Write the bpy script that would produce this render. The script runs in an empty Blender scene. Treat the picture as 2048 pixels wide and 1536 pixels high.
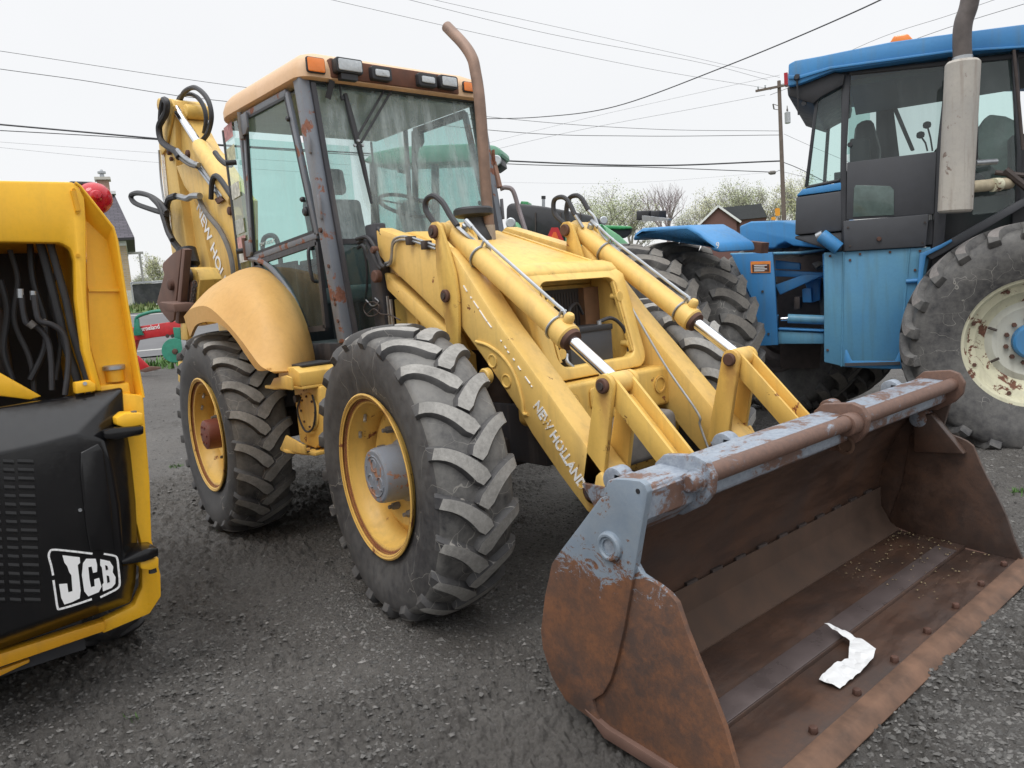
import bpy, bmesh, math, random
import numpy as np
from mathutils import Vector, Matrix
random.seed(7); np.random.seed(7)
R_ = math.radians
scene = bpy.context.scene
col = scene.collection

# ------------------------------------------------------------------ camera
CAM = np.array([5.254, -2.845, 1.489]); YAW, PIT, ROL = R_(139.38), R_(-6.879), R_(-4.593); FPX = 1527.3
fwd = np.array([math.cos(YAW)*math.cos(PIT), math.sin(YAW)*math.cos(PIT), math.sin(PIT)])
r0 = np.array([math.sin(YAW), -math.cos(YAW), 0.0]); u0 = np.cross(r0, fwd)
rgt = r0*math.cos(ROL)+u0*math.sin(ROL); upv = -r0*math.sin(ROL)+u0*math.cos(ROL)
cam_d = bpy.data.cameras.new('camera'); cam_o = bpy.data.objects.new('camera', cam_d); col.objects.link(cam_o)
cam_o.matrix_world = Matrix(((rgt[0], upv[0], -fwd[0], CAM[0]), (rgt[1], upv[1], -fwd[1], CAM[1]), (rgt[2], upv[2], -fwd[2], CAM[2]), (0, 0, 0, 1)))
cam_d.sensor_width = 36; cam_d.lens = FPX/2048*36; cam_d.clip_start = .05; cam_d.clip_end = 3000
scene.camera = cam_o
# ------------------------------------------------------------------ world, sun, exposure
world = bpy.data.worlds.new('World'); scene.world = world; world.use_nodes = True
wn = world.node_tree; wn.nodes.clear()
SUN_EL, SUN_AZ = R_(58), R_(-70)
sky = wn.nodes.new('ShaderNodeTexSky'); sky.sky_type = 'NISHITA'; sky.sun_disc = False
sky.sun_elevation = SUN_EL; sky.sun_rotation = R_(90)-SUN_AZ
geo = wn.nodes.new('ShaderNodeTexCoord'); sep = wn.nodes.new('ShaderNodeSeparateXYZ'); wn.links.new(geo.outputs['Generated'], sep.inputs[0])
rmp = wn.nodes.new('ShaderNodeValToRGB'); wn.links.new(sep.outputs['Z'], rmp.inputs[0])
rmp.color_ramp.elements[0].position = 0.0; rmp.color_ramp.elements[0].color = (7.6, 7.62, 7.66, 1)
em = rmp.color_ramp.elements.new(.45); em.color = (8.15, 8.2, 8.3, 1)
rmp.color_ramp.elements[2].position = 1.0; rmp.color_ramp.elements[2].color = (21.5, 21.7, 22.0, 1)
cn = wn.nodes.new('ShaderNodeTexNoise'); cn.inputs['Scale'].default_value = 2.2; cn.inputs['Detail'].default_value = 4
wn.links.new(geo.outputs['Generated'], cn.inputs['Vector'])
cm = wn.nodes.new('ShaderNodeMapRange'); wn.links.new(cn.outputs['Fac'], cm.inputs['Value']); cm.inputs['To Min'].default_value = .93; cm.inputs['To Max'].default_value = 1.05
mu = wn.nodes.new('ShaderNodeVectorMath'); mu.operation = 'SCALE'; wn.links.new(rmp.outputs[0], mu.inputs[0]); wn.links.new(cm.outputs[0], mu.inputs['Scale'])
mx = wn.nodes.new('ShaderNodeMix'); mx.data_type = 'RGBA'; mx.inputs[0].default_value = .93
wn.links.new(sky.outputs[0], mx.inputs[6]); wn.links.new(mu.outputs[0], mx.inputs[7])
bg = wn.nodes.new('ShaderNodeBackground'); bg.inputs[1].default_value = 0.105; wn.links.new(mx.outputs[2], bg.inputs[0])
wo = wn.nodes.new('ShaderNodeOutputWorld'); wn.links.new(bg.outputs[0], wo.inputs[0])
sl = bpy.data.lights.new('sun', 'SUN'); sl.energy = 1.0; sl.angle = R_(25); sl.color = (1, .97, .93)
so = bpy.data.objects.new('sun', sl); col.objects.link(so)
sd = Vector((math.cos(SUN_AZ)*math.cos(SUN_EL), math.sin(SUN_AZ)*math.cos(SUN_EL), math.sin(SUN_EL)))
so.rotation_euler = sd.to_track_quat('Z', 'Y').to_euler()
scene.view_settings.view_transform = 'Standard'; scene.view_settings.look = 'None'
scene.view_settings.exposure = 0.24; scene.view_settings.gamma = 1; scene.view_settings.use_curve_mapping = False
scene.render.engine = 'CYCLES'; scene.cycles.max_bounces = 8; scene.cycles.transparent_max_bounces = 16

# ------------------------------------------------------------------ tracing a photo point onto a plane of the place
def ray(px, py): return fwd+rgt*(px-1024)/FPX-upv*(py-768)/FPX
def at(px, py, x=None, y=None, z=None, d=None):
    q = ray(px, py)
    if d is not None: return CAM+q*d
    for i, v in enumerate((x, y, z)):
        if v is not None: return CAM+q*(v-CAM[i])/q[i]
def xz(pts, y):
    return [(p[0], p[2]) for p in (at(a, b, y=y) for a, b in pts)]

# ------------------------------------------------------------------ materials
MATS = {}
class NT:
    def __init__(s, name):
        s.m = bpy.data.materials.new(name); s.m.use_nodes = True; s.t = s.m.node_tree; s.t.nodes.clear()
        s.out = s.t.nodes.new('ShaderNodeOutputMaterial'); s.b = s.t.nodes.new('ShaderNodeBsdfPrincipled')
        s.t.links.new(s.b.outputs[0], s.out.inputs[0])
        s.tc = s.t.nodes.new('ShaderNodeTexCoord'); MATS[name] = s.m
    def n(s, k, **kw):
        o = s.t.nodes.new(k)
        for a, v in kw.items(): setattr(o, a, v)
        return o
    def l(s, a, b): s.t.links.new(a, b)
    def noise(s, scale, detail=6, rough=.6, vec=None, stretch=None, dist=0):
        o = s.n('ShaderNodeTexNoise'); o.inputs['Scale'].default_value = scale; o.inputs['Detail'].default_value = detail; o.inputs['Roughness'].default_value = rough
        o.inputs['Distortion'].default_value = dist
        v = vec or s.tc.outputs['Object']
        if stretch:
            mp = s.n('ShaderNodeMapping'); mp.inputs['Scale'].default_value = stretch; s.l(v, mp.inputs[0]); v = mp.outputs[0]
        s.l(v, o.inputs['Vector']); return o.outputs['Fac']
    def ramp(s, f, lo, hi, c0=0., c1=1.):
        o = s.n('ShaderNodeMapRange'); o.clamp = True; s.l(f, o.inputs['Value'])
        o.inputs['From Min'].default_value = lo; o.inputs['From Max'].default_value = hi; o.inputs['To Min'].default_value = c0; o.inputs['To Max'].default_value = c1
        return o.outputs[0]
    def mix(s, f, a, b):
        o = s.n('ShaderNodeMix', data_type='RGBA')
        if isinstance(f, (int, float)): o.inputs[0].default_value = f
        else: s.l(f, o.inputs[0])
        for i, v in ((6, a), (7, b)):
            if isinstance(v, tuple): o.inputs[i].default_value = (*v, 1) if len(v) == 3 else v
            else: s.l(v, o.inputs[i])
        return o.outputs[2]
    def math(s, op, a, b=0.):
        o = s.n('ShaderNodeMath', operation=op)
        for i, v in ((0, a), (1, b)):
            if isinstance(v, (int, float)): o.inputs[i].default_value = v
            else: s.l(v, o.inputs[i])
        return o.outputs[0]
    def axis(s, i):
        o = s.n('ShaderNodeSeparateXYZ'); s.l(s.tc.outputs['Object'], o.inputs[0]); return o.outputs[i]
    def bump(s, f, st=.2, dist=.01):
        o = s.n('ShaderNodeBump'); o.inputs['Strength'].default_value = st; o.inputs['Distance'].default_value = dist
        s.l(f, o.inputs['Height']); s.l(o.outputs[0], s.b.inputs['Normal']); return o
    def base(s, c):
        if isinstance(c, tuple): s.b.inputs['Base Color'].default_value = (*c, 1)
        else: s.l(c, s.b.inputs['Base Color'])
    def rough(s, v):
        if isinstance(v, (int, float)): s.b.inputs['Roughness'].default_value = v
        else: s.l(v, s.b.inputs['Roughness'])
    def metal(s, v):
        if isinstance(v, (int, float)): s.b.inputs['Metallic'].default_value = v
        else: s.l(v, s.b.inputs['Metallic'])

def plain(name, c, rough=.5, metal=0., var=.25, bump=.1, scale=14):
    s = NT(name); f = s.noise(scale, 8); f2 = s.noise(scale*.15, 3)
    a = tuple(v*(1-var) for v in c); b = tuple(min(1, v*(1+var)) for v in c)
    m = s.mix(s.ramp(f, .3, .7), a, b); m = s.mix(s.ramp(f2, .35, .65, 0, .35), m, tuple(v*.75 for v in c)); s.base(m)
    s.rough(s.ramp(f, .3, .7, max(0, rough-.08), min(1, rough+.1))); s.metal(metal)
    if bump: s.bump(f, bump, .004)
    return s.m
def paint(name, c, c2, rust=.62, rough=.42, streak=.35, dirt=(.16, .12, .07), rustc=(.13, .045, .02), chips=.70, spec=.4, edge=0, pins=()):
    s = NT(name)
    big = s.noise(1.1, 4); mid = s.noise(7, 9, .68, dist=.4); fine = s.noise(38, 8, .75)
    st = s.noise(1, 5, .6, stretch=(16, 16, 1.1))
    m = s.mix(s.ramp(big, .35, .65), c, c2)
    m = s.mix(s.ramp(st, .5, .78, 0, streak), m, dirt)
    m = s.mix(s.ramp(fine, .45, .8, 0, .28), m, tuple(v*.6 for v in c))
    rm = s.math('MAXIMUM', s.ramp(mid, rust, rust+.025), s.ramp(s.math('ADD', fine, s.math('MULTIPLY', s.math('SUBTRACT', mid, .5), .35)), chips, chips+.02))
    if edge:
        be = s.n('ShaderNodeBevel'); be.samples = 4; be.inputs['Radius'].default_value = .012; ge = s.n('ShaderNodeNewGeometry')
        dp = s.n('ShaderNodeVectorMath', operation='DOT_PRODUCT'); s.l(be.outputs[0], dp.inputs[0]); s.l(ge.outputs['Normal'], dp.inputs[1])
        k = s.math('ADD', s.math('MULTIPLY', s.math('SUBTRACT', 1., dp.outputs['Value']), 1.6), s.math('ADD', s.math('MULTIPLY', mid, .9), s.math('MULTIPLY', fine, .35)))
        rm = s.math('MAXIMUM', rm, s.ramp(k, edge, edge+.03))
    if pins:
        sx = s.axis(0); sz = s.axis(2); sk = None
        for px, pz in pins:
            dx = s.math('ABSOLUTE', s.math('SUBTRACT', sx, px)); dz = s.math('SUBTRACT', pz, sz)
            a_ = s.math('MULTIPLY', s.ramp(s.math('ADD', dx, s.math('MULTIPLY', s.math('SUBTRACT', mid, .5), .12)), .012, .05, 1, 0), s.math('MULTIPLY', s.ramp(dz, -.06, .02), s.ramp(dz, .05, .26, 1, 0)))
            sk = a_ if sk is None else s.math('MAXIMUM', sk, a_)
        m = s.mix(s.math('MULTIPLY', sk, .62), m, (.22, .085, .03))
    rc = s.mix(s.ramp(fine, .35, .65), rustc, tuple(v*2.0 for v in rustc))
    s.base(s.mix(rm, m, rc)); s.rough(s.math('MAXIMUM', s.ramp(fine, .3, .7, rough-.06, rough+.12), s.math('MULTIPLY', rm, .85)))
    s.b.inputs['Specular IOR Level'].default_value = spec
    s.bump(s.math('SUBTRACT', s.math('MULTIPLY', fine, .25), s.math('MULTIPLY', rm, .5)), .22, .004)
    return s.m
def glass(name, tint, rough=.02, film=0.12, filmc=(.55, .62, .62)):
    s = NT(name); s.t.nodes.remove(s.b)
    tr = s.n('ShaderNodeBsdfTransparent'); tr.inputs[0].default_value = (*tint, 1)
    gl = s.n('ShaderNodeBsdfGlossy'); gl.inputs['Roughness'].default_value = rough; gl.inputs[0].default_value = (.95, 1, 1, 1)
    ge = s.n('ShaderNodeNewGeometry'); dp = s.n('ShaderNodeVectorMath', operation='DOT_PRODUCT'); s.l(ge.outputs['Normal'], dp.inputs[0]); s.l(ge.outputs['Incoming'], dp.inputs[1])
    cs = s.math('SUBTRACT', 1.0, s.math('ABSOLUTE', dp.outputs['Value'])); fz = s.math('ADD', .05, s.math('MULTIPLY', .9, s.math('POWER', cs, 5.0)))
    m = s.n('ShaderNodeMixShader'); s.l(fz, m.inputs[0]); s.l(tr.outputs[0], m.inputs[1]); s.l(gl.outputs[0], m.inputs[2])
    df = s.n('ShaderNodeBsdfDiffuse'); df.inputs[0].default_value = (*filmc, 1)
    f = s.noise(1, 6, .65, stretch=(14, 14, 1.3)); f2 = s.noise(3, 5)
    k = s.math('MULTIPLY', s.ramp(f, .38, .72, .25, 1), s.ramp(f2, .35, .65, film*.4, film*1.4))
    m2 = s.n('ShaderNodeMixShader'); s.l(k, m2.inputs[0]); s.l(m.outputs[0], m2.inputs[1]); s.l(df.outputs[0], m2.inputs[2])
    s.l(m2.outputs[0], s.out.inputs[0]); return s.m

PINS = ((.905, 1.815), (.958, 1.494), (1.945, 1.078), (1.837, .615), (1.2, 1.096))
YEL = paint('yellow paint', (.78, .525, .15), (.70, .44, .115), rust=.67, chips=.71)
YELR = paint('rust edged yellow paint', (.74, .49, .125), (.66, .41, .10), rust=.62, chips=.685, edge=1.08, pins=PINS)
YARM = paint('loader yellow paint', (.78, .53, .165), (.70, .45, .13), rust=.66, chips=.70, streak=.3, pins=PINS)
FADE = paint('faded orange plastic', (.62, .375, .125), (.56, .32, .095), rust=.9, chips=.9, rough=.5, streak=.15)
ROOF = paint('faded roof plastic', (.68, .47, .31), (.62, .40, .22), rust=.9, chips=.9, rough=.5, streak=.2, dirt=(.4, .28, .2))
PALE = paint('sun bleached yellow panel', (.80, .58, .33), (.75, .50, .24), rust=.85, chips=.8)
PILL = paint('blue grey cab paint', (.165, .185, .215), (.135, .145, .165), rust=.555, chips=.65, rustc=(.13, .055, .035), streak=.35, edge=1.10)
SILL = paint('dark cab trim', (.035, .035, .042), (.05, .05, .055), rust=.68, chips=.72, streak=.5, dirt=(.15, .13, .12))
HUBG = paint('grey hub paint', (.25, .28, .32), (.20, .22, .26), rust=.565, chips=.63, rustc=(.2, .1, .06))
REDR = paint('red brown rusty hub', (.20, .05, .03), (.15, .045, .03), rust=.62)
JY = paint('deep orange yellow paint', (.90, .50, .032), (.87, .46, .024), rust=.8, chips=.78, rough=.3, streak=.12)
JY2 = paint('scuffed orange yellow paint', (.75, .38, .02), (.7, .33, .02), rust=.66, chips=.70, rough=.35, streak=.3)
JB = paint('gloss black panel paint', (.007, .007, .008), (.010, .010, .011), rust=.9, chips=.78, rough=.13, streak=.10, dirt=(.05, .045, .04), rustc=(.14, .13, .12), spec=.45)
BLU = paint('blue paint', (.055, .25, .52), (.045, .20, .45), rust=.76, chips=.73, rough=.42, streak=.45, dirt=(.11, .17, .19), rustc=(.12, .09, .07))
BLUS = paint('stained blue panel paint', (.085, .26, .45), (.13, .32, .44), rust=.74, chips=.74, rough=.4, streak=.75, dirt=(.10, .20, .24), rustc=(.16, .15, .10))
BLK = plain('black plastic', (.025, .026, .03), .5)
DKG = plain('dark grey panel', (.055, .058, .066), .6, var=.12)
RUB = plain('hose rubber', (.03, .03, .034), .55, scale=30)
STEEL = plain('galvanised steel', (.42, .44, .46), .38, .8, var=.2)
CHR = plain('chromed rod', (.80, .81, .84), .16, 1.0, var=.06, bump=0)
IRON = plain('dark iron', (.07, .055, .05), .6, .3, var=.35)
PIN = plain('rusty pin', (.11, .055, .04), .7, .2, var=.4)
CAST = plain('grey cast iron', (.17, .16, .15), .75, .1, var=.3)
BRUST = plain('brown rusted plate', (.15, .085, .065), .8, .1, var=.25, scale=6)
GREEN = plain('green paint', (.07, .33, .13), .35, var=.12)
PGRN = plain('pale green paint', (.22, .50, .28), .4, var=.1)
RGRN = plain('weathered green roof', (.13, .30, .21), .5, var=.1)
TEAL = plain('teal green paint', (.02, .20, .13), .45, var=.2)
RED = plain('red paint', (.52, .025, .03), .35, var=.15)
WHT = plain('white paint', (.75, .76, .76), .5, var=.05)
CREAM = None
ORL = plain('orange lens', (.85, .22, .02), .2, var=.1, bump=0); ORL.node_tree.nodes['Principled BSDF'].inputs['Coat Weight'].default_value = .6
REL = plain('red lens', (.48, .012, .025), .15, var=.1, bump=0)
LENS = plain('lamp lens', (.50, .53, .55), .18, .3, var=.15, scale=60)
SEAT = plain('grey seat fabric', (.10, .12, .13), .9, var=.2)
INT = plain('grey cab interior', (.12, .14, .14), .8, var=.1)
LINER = plain('pale grey headliner', (.62, .64, .63), .9, var=.08)
WOOD = plain('weathered pole wood', (.15, .12, .10), .9, var=.25, scale=5)
GLS = glass('tinted green glass', (.66, .86, .83), film=.12, filmc=(.50, .58, .58))
GLW = glass('dusty windscreen glass', (.62, .77, .75), film=.66, filmc=(.46, .53, .53), rough=.03)
GLB = glass('clear tinted glass', (.60, .80, .76), film=.10)
GLD = glass('dark tinted glass', (.10, .13, .13), film=.25, filmc=(.12, .13, .13))

def mk_tyre(name, dust):
    s = NT(name); big = s.noise(2.3, 5); f = s.noise(22, 9, .7); sc = s.noise(3.5, 3, .5, dist=1.8)
    m = s.mix(s.ramp(f, .35, .7), (.022, .022, .026), (.045, .044, .047))
    m = s.mix(s.ramp(s.math('ADD', s.math('MULTIPLY', big, .6), s.math('MULTIPLY', f, .4)), .36, .66, 0, dust), m, (.17, .165, .155))
    v = s.n('ShaderNodeTexVoronoi', feature='DISTANCE_TO_EDGE'); v.inputs['Scale'].default_value = 5.5
    w = s.n('ShaderNodeVectorMath', operation='ADD'); s.l(s.tc.outputs['Object'], w.inputs[0]); nn = s.n('ShaderNodeTexNoise'); nn.inputs['Scale'].default_value = 3; nn.inputs['Detail'].default_value = 3; s.l(s.tc.outputs['Object'], nn.inputs['Vector'])
    ww = s.n('ShaderNodeVectorMath', operation='SCALE'); ww.inputs['Scale'].default_value = .45; s.l(nn.outputs['Color'], ww.inputs[0]); s.l(ww.outputs[0], w.inputs[1]); s.l(w.outputs[0], v.inputs['Vector'])
    ln = s.math('MULTIPLY', s.ramp(v.outputs['Distance'], .003, .009, 1, 0), s.ramp(s.noise(1.7, 2), .5, .56))
    s.base(s.mix(s.math('MULTIPLY', ln, .5), m, (.42, .40, .36)))
    s.rough(s.ramp(f, .3, .7, .55, .8)); s.bump(f, .25, .006); return s.m
TYR = mk_tyre('weathered black tyre rubber', .42)
TYD = mk_tyre('dusty tyre rubber', .95)
def mk_lug(name, c):
    s = NT(name); f = s.noise(45, 9, .75); b = s.noise(6, 4)
    m = s.mix(s.ramp(f, .35, .7), tuple(v*.72 for v in c), tuple(v*1.15 for v in c)); s.base(s.mix(s.ramp(b, .45, .7, 0, .45), m, (.07, .068, .065))); s.rough(.9); s.bump(f, .35, .006); return s.m
LUG = mk_lug('dusty grey lug rubber', (.34, .33, .31))
TRD = mk_tyre('dusty tread rubber', 1.25)
LUGB = mk_lug('brown grey lug rubber', (.20, .185, .165))

def mk_rust(name, inside):
    s = NT(name); big = s.noise(2.2, 6, .6, dist=.5); mid = s.noise(11, 10, .78, dist=.12); fine = s.noise(55, 8, .8)
    m = s.mix(s.ramp(big, .38, .62), (.16, .072, .036), (.075, .046, .036))
    m = s.mix(s.ramp(mid, .44, .74, 0, .75 if not inside else .35), m, (.27, .105, .04)); m = s.mix(s.ramp(fine, .45, .75, 0, .6), m, (.045, .03, .026))
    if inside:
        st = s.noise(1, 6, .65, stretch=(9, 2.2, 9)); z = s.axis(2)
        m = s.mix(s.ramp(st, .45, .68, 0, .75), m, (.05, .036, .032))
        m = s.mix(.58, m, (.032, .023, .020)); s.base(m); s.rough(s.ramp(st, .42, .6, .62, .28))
    else:
        z = s.axis(2); y = s.axis(1); ns = s.noise(11, 10, .85, stretch=(1, 1, 1.4), dist=.8)
        k = s.math('ADD', s.math('MULTIPLY', s.math('SUBTRACT', z, .615), 1.15), s.math('SUBTRACT', ns, .5))
        pm = s.ramp(k, .0, .02)
        pc = s.mix(s.ramp(mid, .35, .7), (.17, .215, .27), (.23, .27, .31))
        pm = s.math('MULTIPLY', pm, s.ramp(s.math('ADD', s.math('MULTIPLY', mid, .5), s.math('MULTIPLY', fine, .5)), .58, .60, 1, 0))
        s.base(s.mix(pm, m, pc)); s.rough(s.math('SUBTRACT', .8, s.math('MULTIPLY', pm, .25)))
    s.bump(s.math('ADD', s.math('MULTIPLY', fine, .5), mid), .3, .004); return s.m
BRO = mk_rust('rusted bucket steel with worn blue grey paint', False)
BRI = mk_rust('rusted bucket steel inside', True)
def mk_lip(name, lo, hi):
    s = NT(name); mid = s.noise(6, 9, .72, dist=.6, stretch=(1, .5, 1)); fine = s.noise(45, 8, .8)
    r = s.mix(s.ramp(fine, .35, .7), (.17, .095, .068), (.10, .06, .048)); p = s.mix(s.ramp(fine, .4, .6), (.29, .33, .38), (.20, .23, .28))
    s.base(s.mix(s.ramp(s.math('ADD', mid, s.math('MULTIPLY', s.math('SUBTRACT', fine, .5), .4)), lo, hi), r, p)); s.rough(.55); s.metal(.15); s.bump(fine, .2, .003); return s.m
BLIP = mk_lip('worn blue grey steel', .44, .5)
BTUB = mk_lip('rubbed rusty steel tube', .63, .68)

def mk_worn(name, c, c2, th=.54):
    s = NT(name); f = s.noise(30, 9, .75)
    s.base(s.mix(s.ramp(f, th, th+.03), c, c2)); s.rough(.5); return s.m
DECAL = mk_worn('worn white decal', (.78, .78, .76), (.70, .43, .10), .53)
DECW = mk_worn('white decal', (.80, .80, .80), (.6, .6, .6), .7)
CHAFE = mk_worn('chipped cream rim paint', (.66, .62, .42), (.12, .05, .03), .56)

# ------------------------------------------------------------------ mesh builder
class MB:
    def __init__(s, frame=None): s.v = []; s.f = []; s.m = []; s.fr = frame; s.cur = 0
    def mat(s, i): s.cur = i; return s
    def add(s, vs, fs):
        o = len(s.v); s.v += [tuple(float(c) for c in p) for p in vs]
        for f in fs: s.f.append([o+i for i in f]); s.m.append(s.cur)
        return s
    def prism(s, poly, a, b, ax='y'):
        mp = {'y': lambda p, t: (p[0], t, p[1]), 'x': lambda p, t: (t, p[0], p[1]), 'z': lambda p, t: (p[0], p[1], t)}[ax]
        n = len(poly); area = sum(poly[i][0]*poly[(i+1) % n][1]-poly[(i+1) % n][0]*poly[i][1] for i in range(n))
        if area < 0: poly = poly[::-1]
        vs = [mp(p, a) for p in poly]+[mp(p, b) for p in poly]
        flip = (ax == 'y') ^ (a > b)
        fs = [list(range(n))[::-1], list(range(n, 2*n))]+[[i, (i+1) % n, n+(i+1) % n, n+i] for i in range(n)]
        if flip: fs = [f[::-1] for f in fs]
        return s.add(vs, fs)
    def box(s, lo, hi):
        return s.prism([(lo[0], lo[1]), (hi[0], lo[1]), (hi[0], hi[1]), (lo[0], hi[1])], lo[2], hi[2], 'z')
    def beam(s, p0, p1, w, h, up=(0, 0, 1)):
        p0, p1 = Vector(p0), Vector(p1); d = (p1-p0).normalized(); u = Vector(up)
        if abs(d.dot(u)) > .98: u = Vector((1, 0, 0))
        a = d.cross(u).normalized(); b = a.cross(d).normalized()
        vs = [p+a*(sx*w/2)+b*(sy*h/2) for p in (p0, p1) for sx, sy in ((-1, -1), (1, -1), (1, 1), (-1, 1))]
        return s.add(vs, [[3, 2, 1, 0], [4, 5, 6, 7], [0, 1, 5, 4], [1, 2, 6, 5], [2, 3, 7, 6], [3, 0, 4, 7]])
    def tube(s, pts, r, n=10, caps=True):
        pts = [Vector(p) for p in pts]; k = len(pts); rs = r if isinstance(r, (list, tuple)) else [r]*k
        t0 = (pts[1]-pts[0]).normalized(); ref = Vector((0, 0, 1)) if abs(t0.z) < .9 else Vector((1, 0, 0)); a = t0.cross(ref).normalized()
        vs = []
        for i, p in enumerate(pts):
            t = (pts[min(i+1, k-1)]-pts[max(i-1, 0)])
            t = t.normalized() if t.length > 1e-9 else t0
            a = (a-t*a.dot(t))
            a = a.normalized() if a.length > 1e-6 else t.orthogonal().normalized()
            b = t.cross(a)
            for j in range(n):
                q = 2*math.pi*j/n; vs.append(p+(a*math.cos(q)+b*math.sin(q))*rs[i])
        fs = [[i*n+j, i*n+(j+1) % n, (i+1)*n+(j+1) % n, (i+1)*n+j] for i in range(k-1) for j in range(n)]
        if caps: fs += [list(range(n))[::-1], list(range((k-1)*n, k*n))]
        return s.add(vs, fs)
    def cyl(s, p0, p1, r, r1=None, n=24): return s.tube([p0, p1], [r, r if r1 is None else r1], n)
    def lathe(s, prof, o, ax, n=32, caps=True):
        o = Vector(o); ax = Vector(ax).normalized(); a = ax.orthogonal().normalized(); b = ax.cross(a); k = len(prof)
        vs = [o+ax*t+(a*math.cos(2*math.pi*j/n)+b*math.sin(2*math.pi*j/n))*r for t, r in prof for j in range(n)]
        fs = [[i*n+j, i*n+(j+1) % n, (i+1)*n+(j+1) % n, (i+1)*n+j] for i in range(k-1) for j in range(n)]
        if caps: fs += [list(range(n))[::-1], list(range((k-1)*n, k*n))]
        return s.add(vs, fs)
    def grid(s, rows, thick=None):
        k = len(rows); n = len(rows[0]); vs = [p for r in rows for p in r]
        fs = [[i*n+j, i*n+j+1, (i+1)*n+j+1, (i+1)*n+j] for i in range(k-1) for j in range(n-1)]
        return s.add(vs, fs)
    def mirror_y(s):
        s.v = [(x, -y, z) for x, y, z in s.v]; s.f = [f[::-1] for f in s.f]; return s
    def build(s, name, mats, parent=None, bevel=0, seg=2, ang=32, label=None, cat=None, group=None, kind=None, solid=0, loc=None, rotz=0):
        if not isinstance(mats, (list, tuple)): mats = [mats]
        M = WM[parent.name] if parent is not None else Matrix.Translation(loc or (0, 0, 0)) @ Matrix.Rotation(rotz, 4, 'Z')
        T = M.inverted() @ (s.fr if s.fr is not None else Matrix.Identity(4))
        me = bpy.data.meshes.new(name); me.from_pydata([tuple(T @ Vector(p)) for p in s.v], [], s.f)
        for m in mats: me.materials.append(m)
        me.polygons.foreach_set('material_index', s.m)
        bm = bmesh.new(); bm.from_mesh(me)
        if solid:
            bmesh.ops.recalc_face_normals(bm, faces=bm.faces); bmesh.ops.solidify(bm, geom=bm.faces[:], thickness=solid)
        if bevel:
            ed = [e for e in bm.edges if len(e.link_faces) == 2 and e.calc_face_angle(0) > R_(28)]
            try: bmesh.ops.bevel(bm, geom=ed, offset=bevel, segments=seg, profile=.5, affect='EDGES', clamp_overlap=True)
            except Exception: pass
        for e in bm.edges: e.smooth = len(e.link_faces) != 2 or e.calc_face_angle(0) < R_(ang)
        for f in bm.faces: f.smooth = True
        bm.to_mesh(me); bm.free()
        o = bpy.data.objects.new(name, me); col.objects.link(o)
        if parent is not None: o.parent = parent
        else: o.matrix_world = M
        WM[o.name] = M
        if label: o['label'] = label
        if cat: o['category'] = cat
        if group: o['group'] = group
        if kind: o['kind'] = kind
        return o
WM = {}
def thing(name, label, cat, loc=(0, 0, 0), rotz=0, group=None):
    o = bpy.data.objects.new(name, None); o.empty_display_size = .2; col.objects.link(o)
    o.location = loc; o.rotation_euler = (0, 0, rotz); WM[o.name] = Matrix.Translation(loc) @ Matrix.Rotation(rotz, 4, 'Z')
    o['label'] = label; o['category'] = cat
    if group: o['group'] = group
    return o
def smooth_path(pts, n=8):
    P = [Vector(p) for p in pts]; P = [P[0]*2-P[1]]+P+[P[-1]*2-P[-2]]; out = []
    for i in range(1, len(P)-2):
        for k in range(n):
            t = k/n; a, b, c, d = P[i-1:i+3]
            out.append(.5*((2*b)+(c-a)*t+(2*a-5*b+4*c-d)*t*t+(3*b-a-3*c+d)*t*t*t))
    out.append(P[-2]); return out
def hose(pts, r, mat, parent, name='hose', n=8, **kw): return MB().tube(smooth_path(pts), r, n).build(name, mat, parent, **kw)
def rrect(x0, y0, x1, y1, r, n=4):
    p = []
    for cx, cy, a0 in ((x1-r, y1-r, 0), (x0+r, y1-r, 90), (x0+r, y0+r, 180), (x1-r, y0+r, 270)):
        for k in range(n+1):
            a = R_(a0+90*k/n); p.append((cx+r*math.cos(a), cy+r*math.sin(a)))
    return p
def text_obj(txt, o, right, up, size, mat, parent, name='lettering', ext=.0015, shear=0, bold=.0, spacing=1.0, sx=1.0, label=None):
    cu = bpy.data.curves.new('t', 'FONT'); cu.body = txt; cu.size = size; cu.extrude = ext; cu.offset = bold; cu.shear = shear; cu.space_character = spacing; cu.resolution_u = 3
    to = bpy.data.objects.new('t', cu); col.objects.link(to); bpy.context.view_layer.update()
    me = to.evaluated_get(bpy.context.evaluated_depsgraph_get()).to_mesh()
    r = Vector(right).normalized(); u = Vector(up); u = (u-r*u.dot(r)).normalized(); w = r.cross(u)
    vs = [Vector(o)+r*(v.co.x*sx)+u*v.co.y+w*v.co.z for v in me.vertices]; fs = [list(p.vertices) for p in me.polygons]
    b = MB(); b.add(vs, fs); to.to_mesh_clear(); bpy.data.objects.remove(to); bpy.data.curves.remove(cu)
    return b.build(name, mat, parent, label=label)
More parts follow.
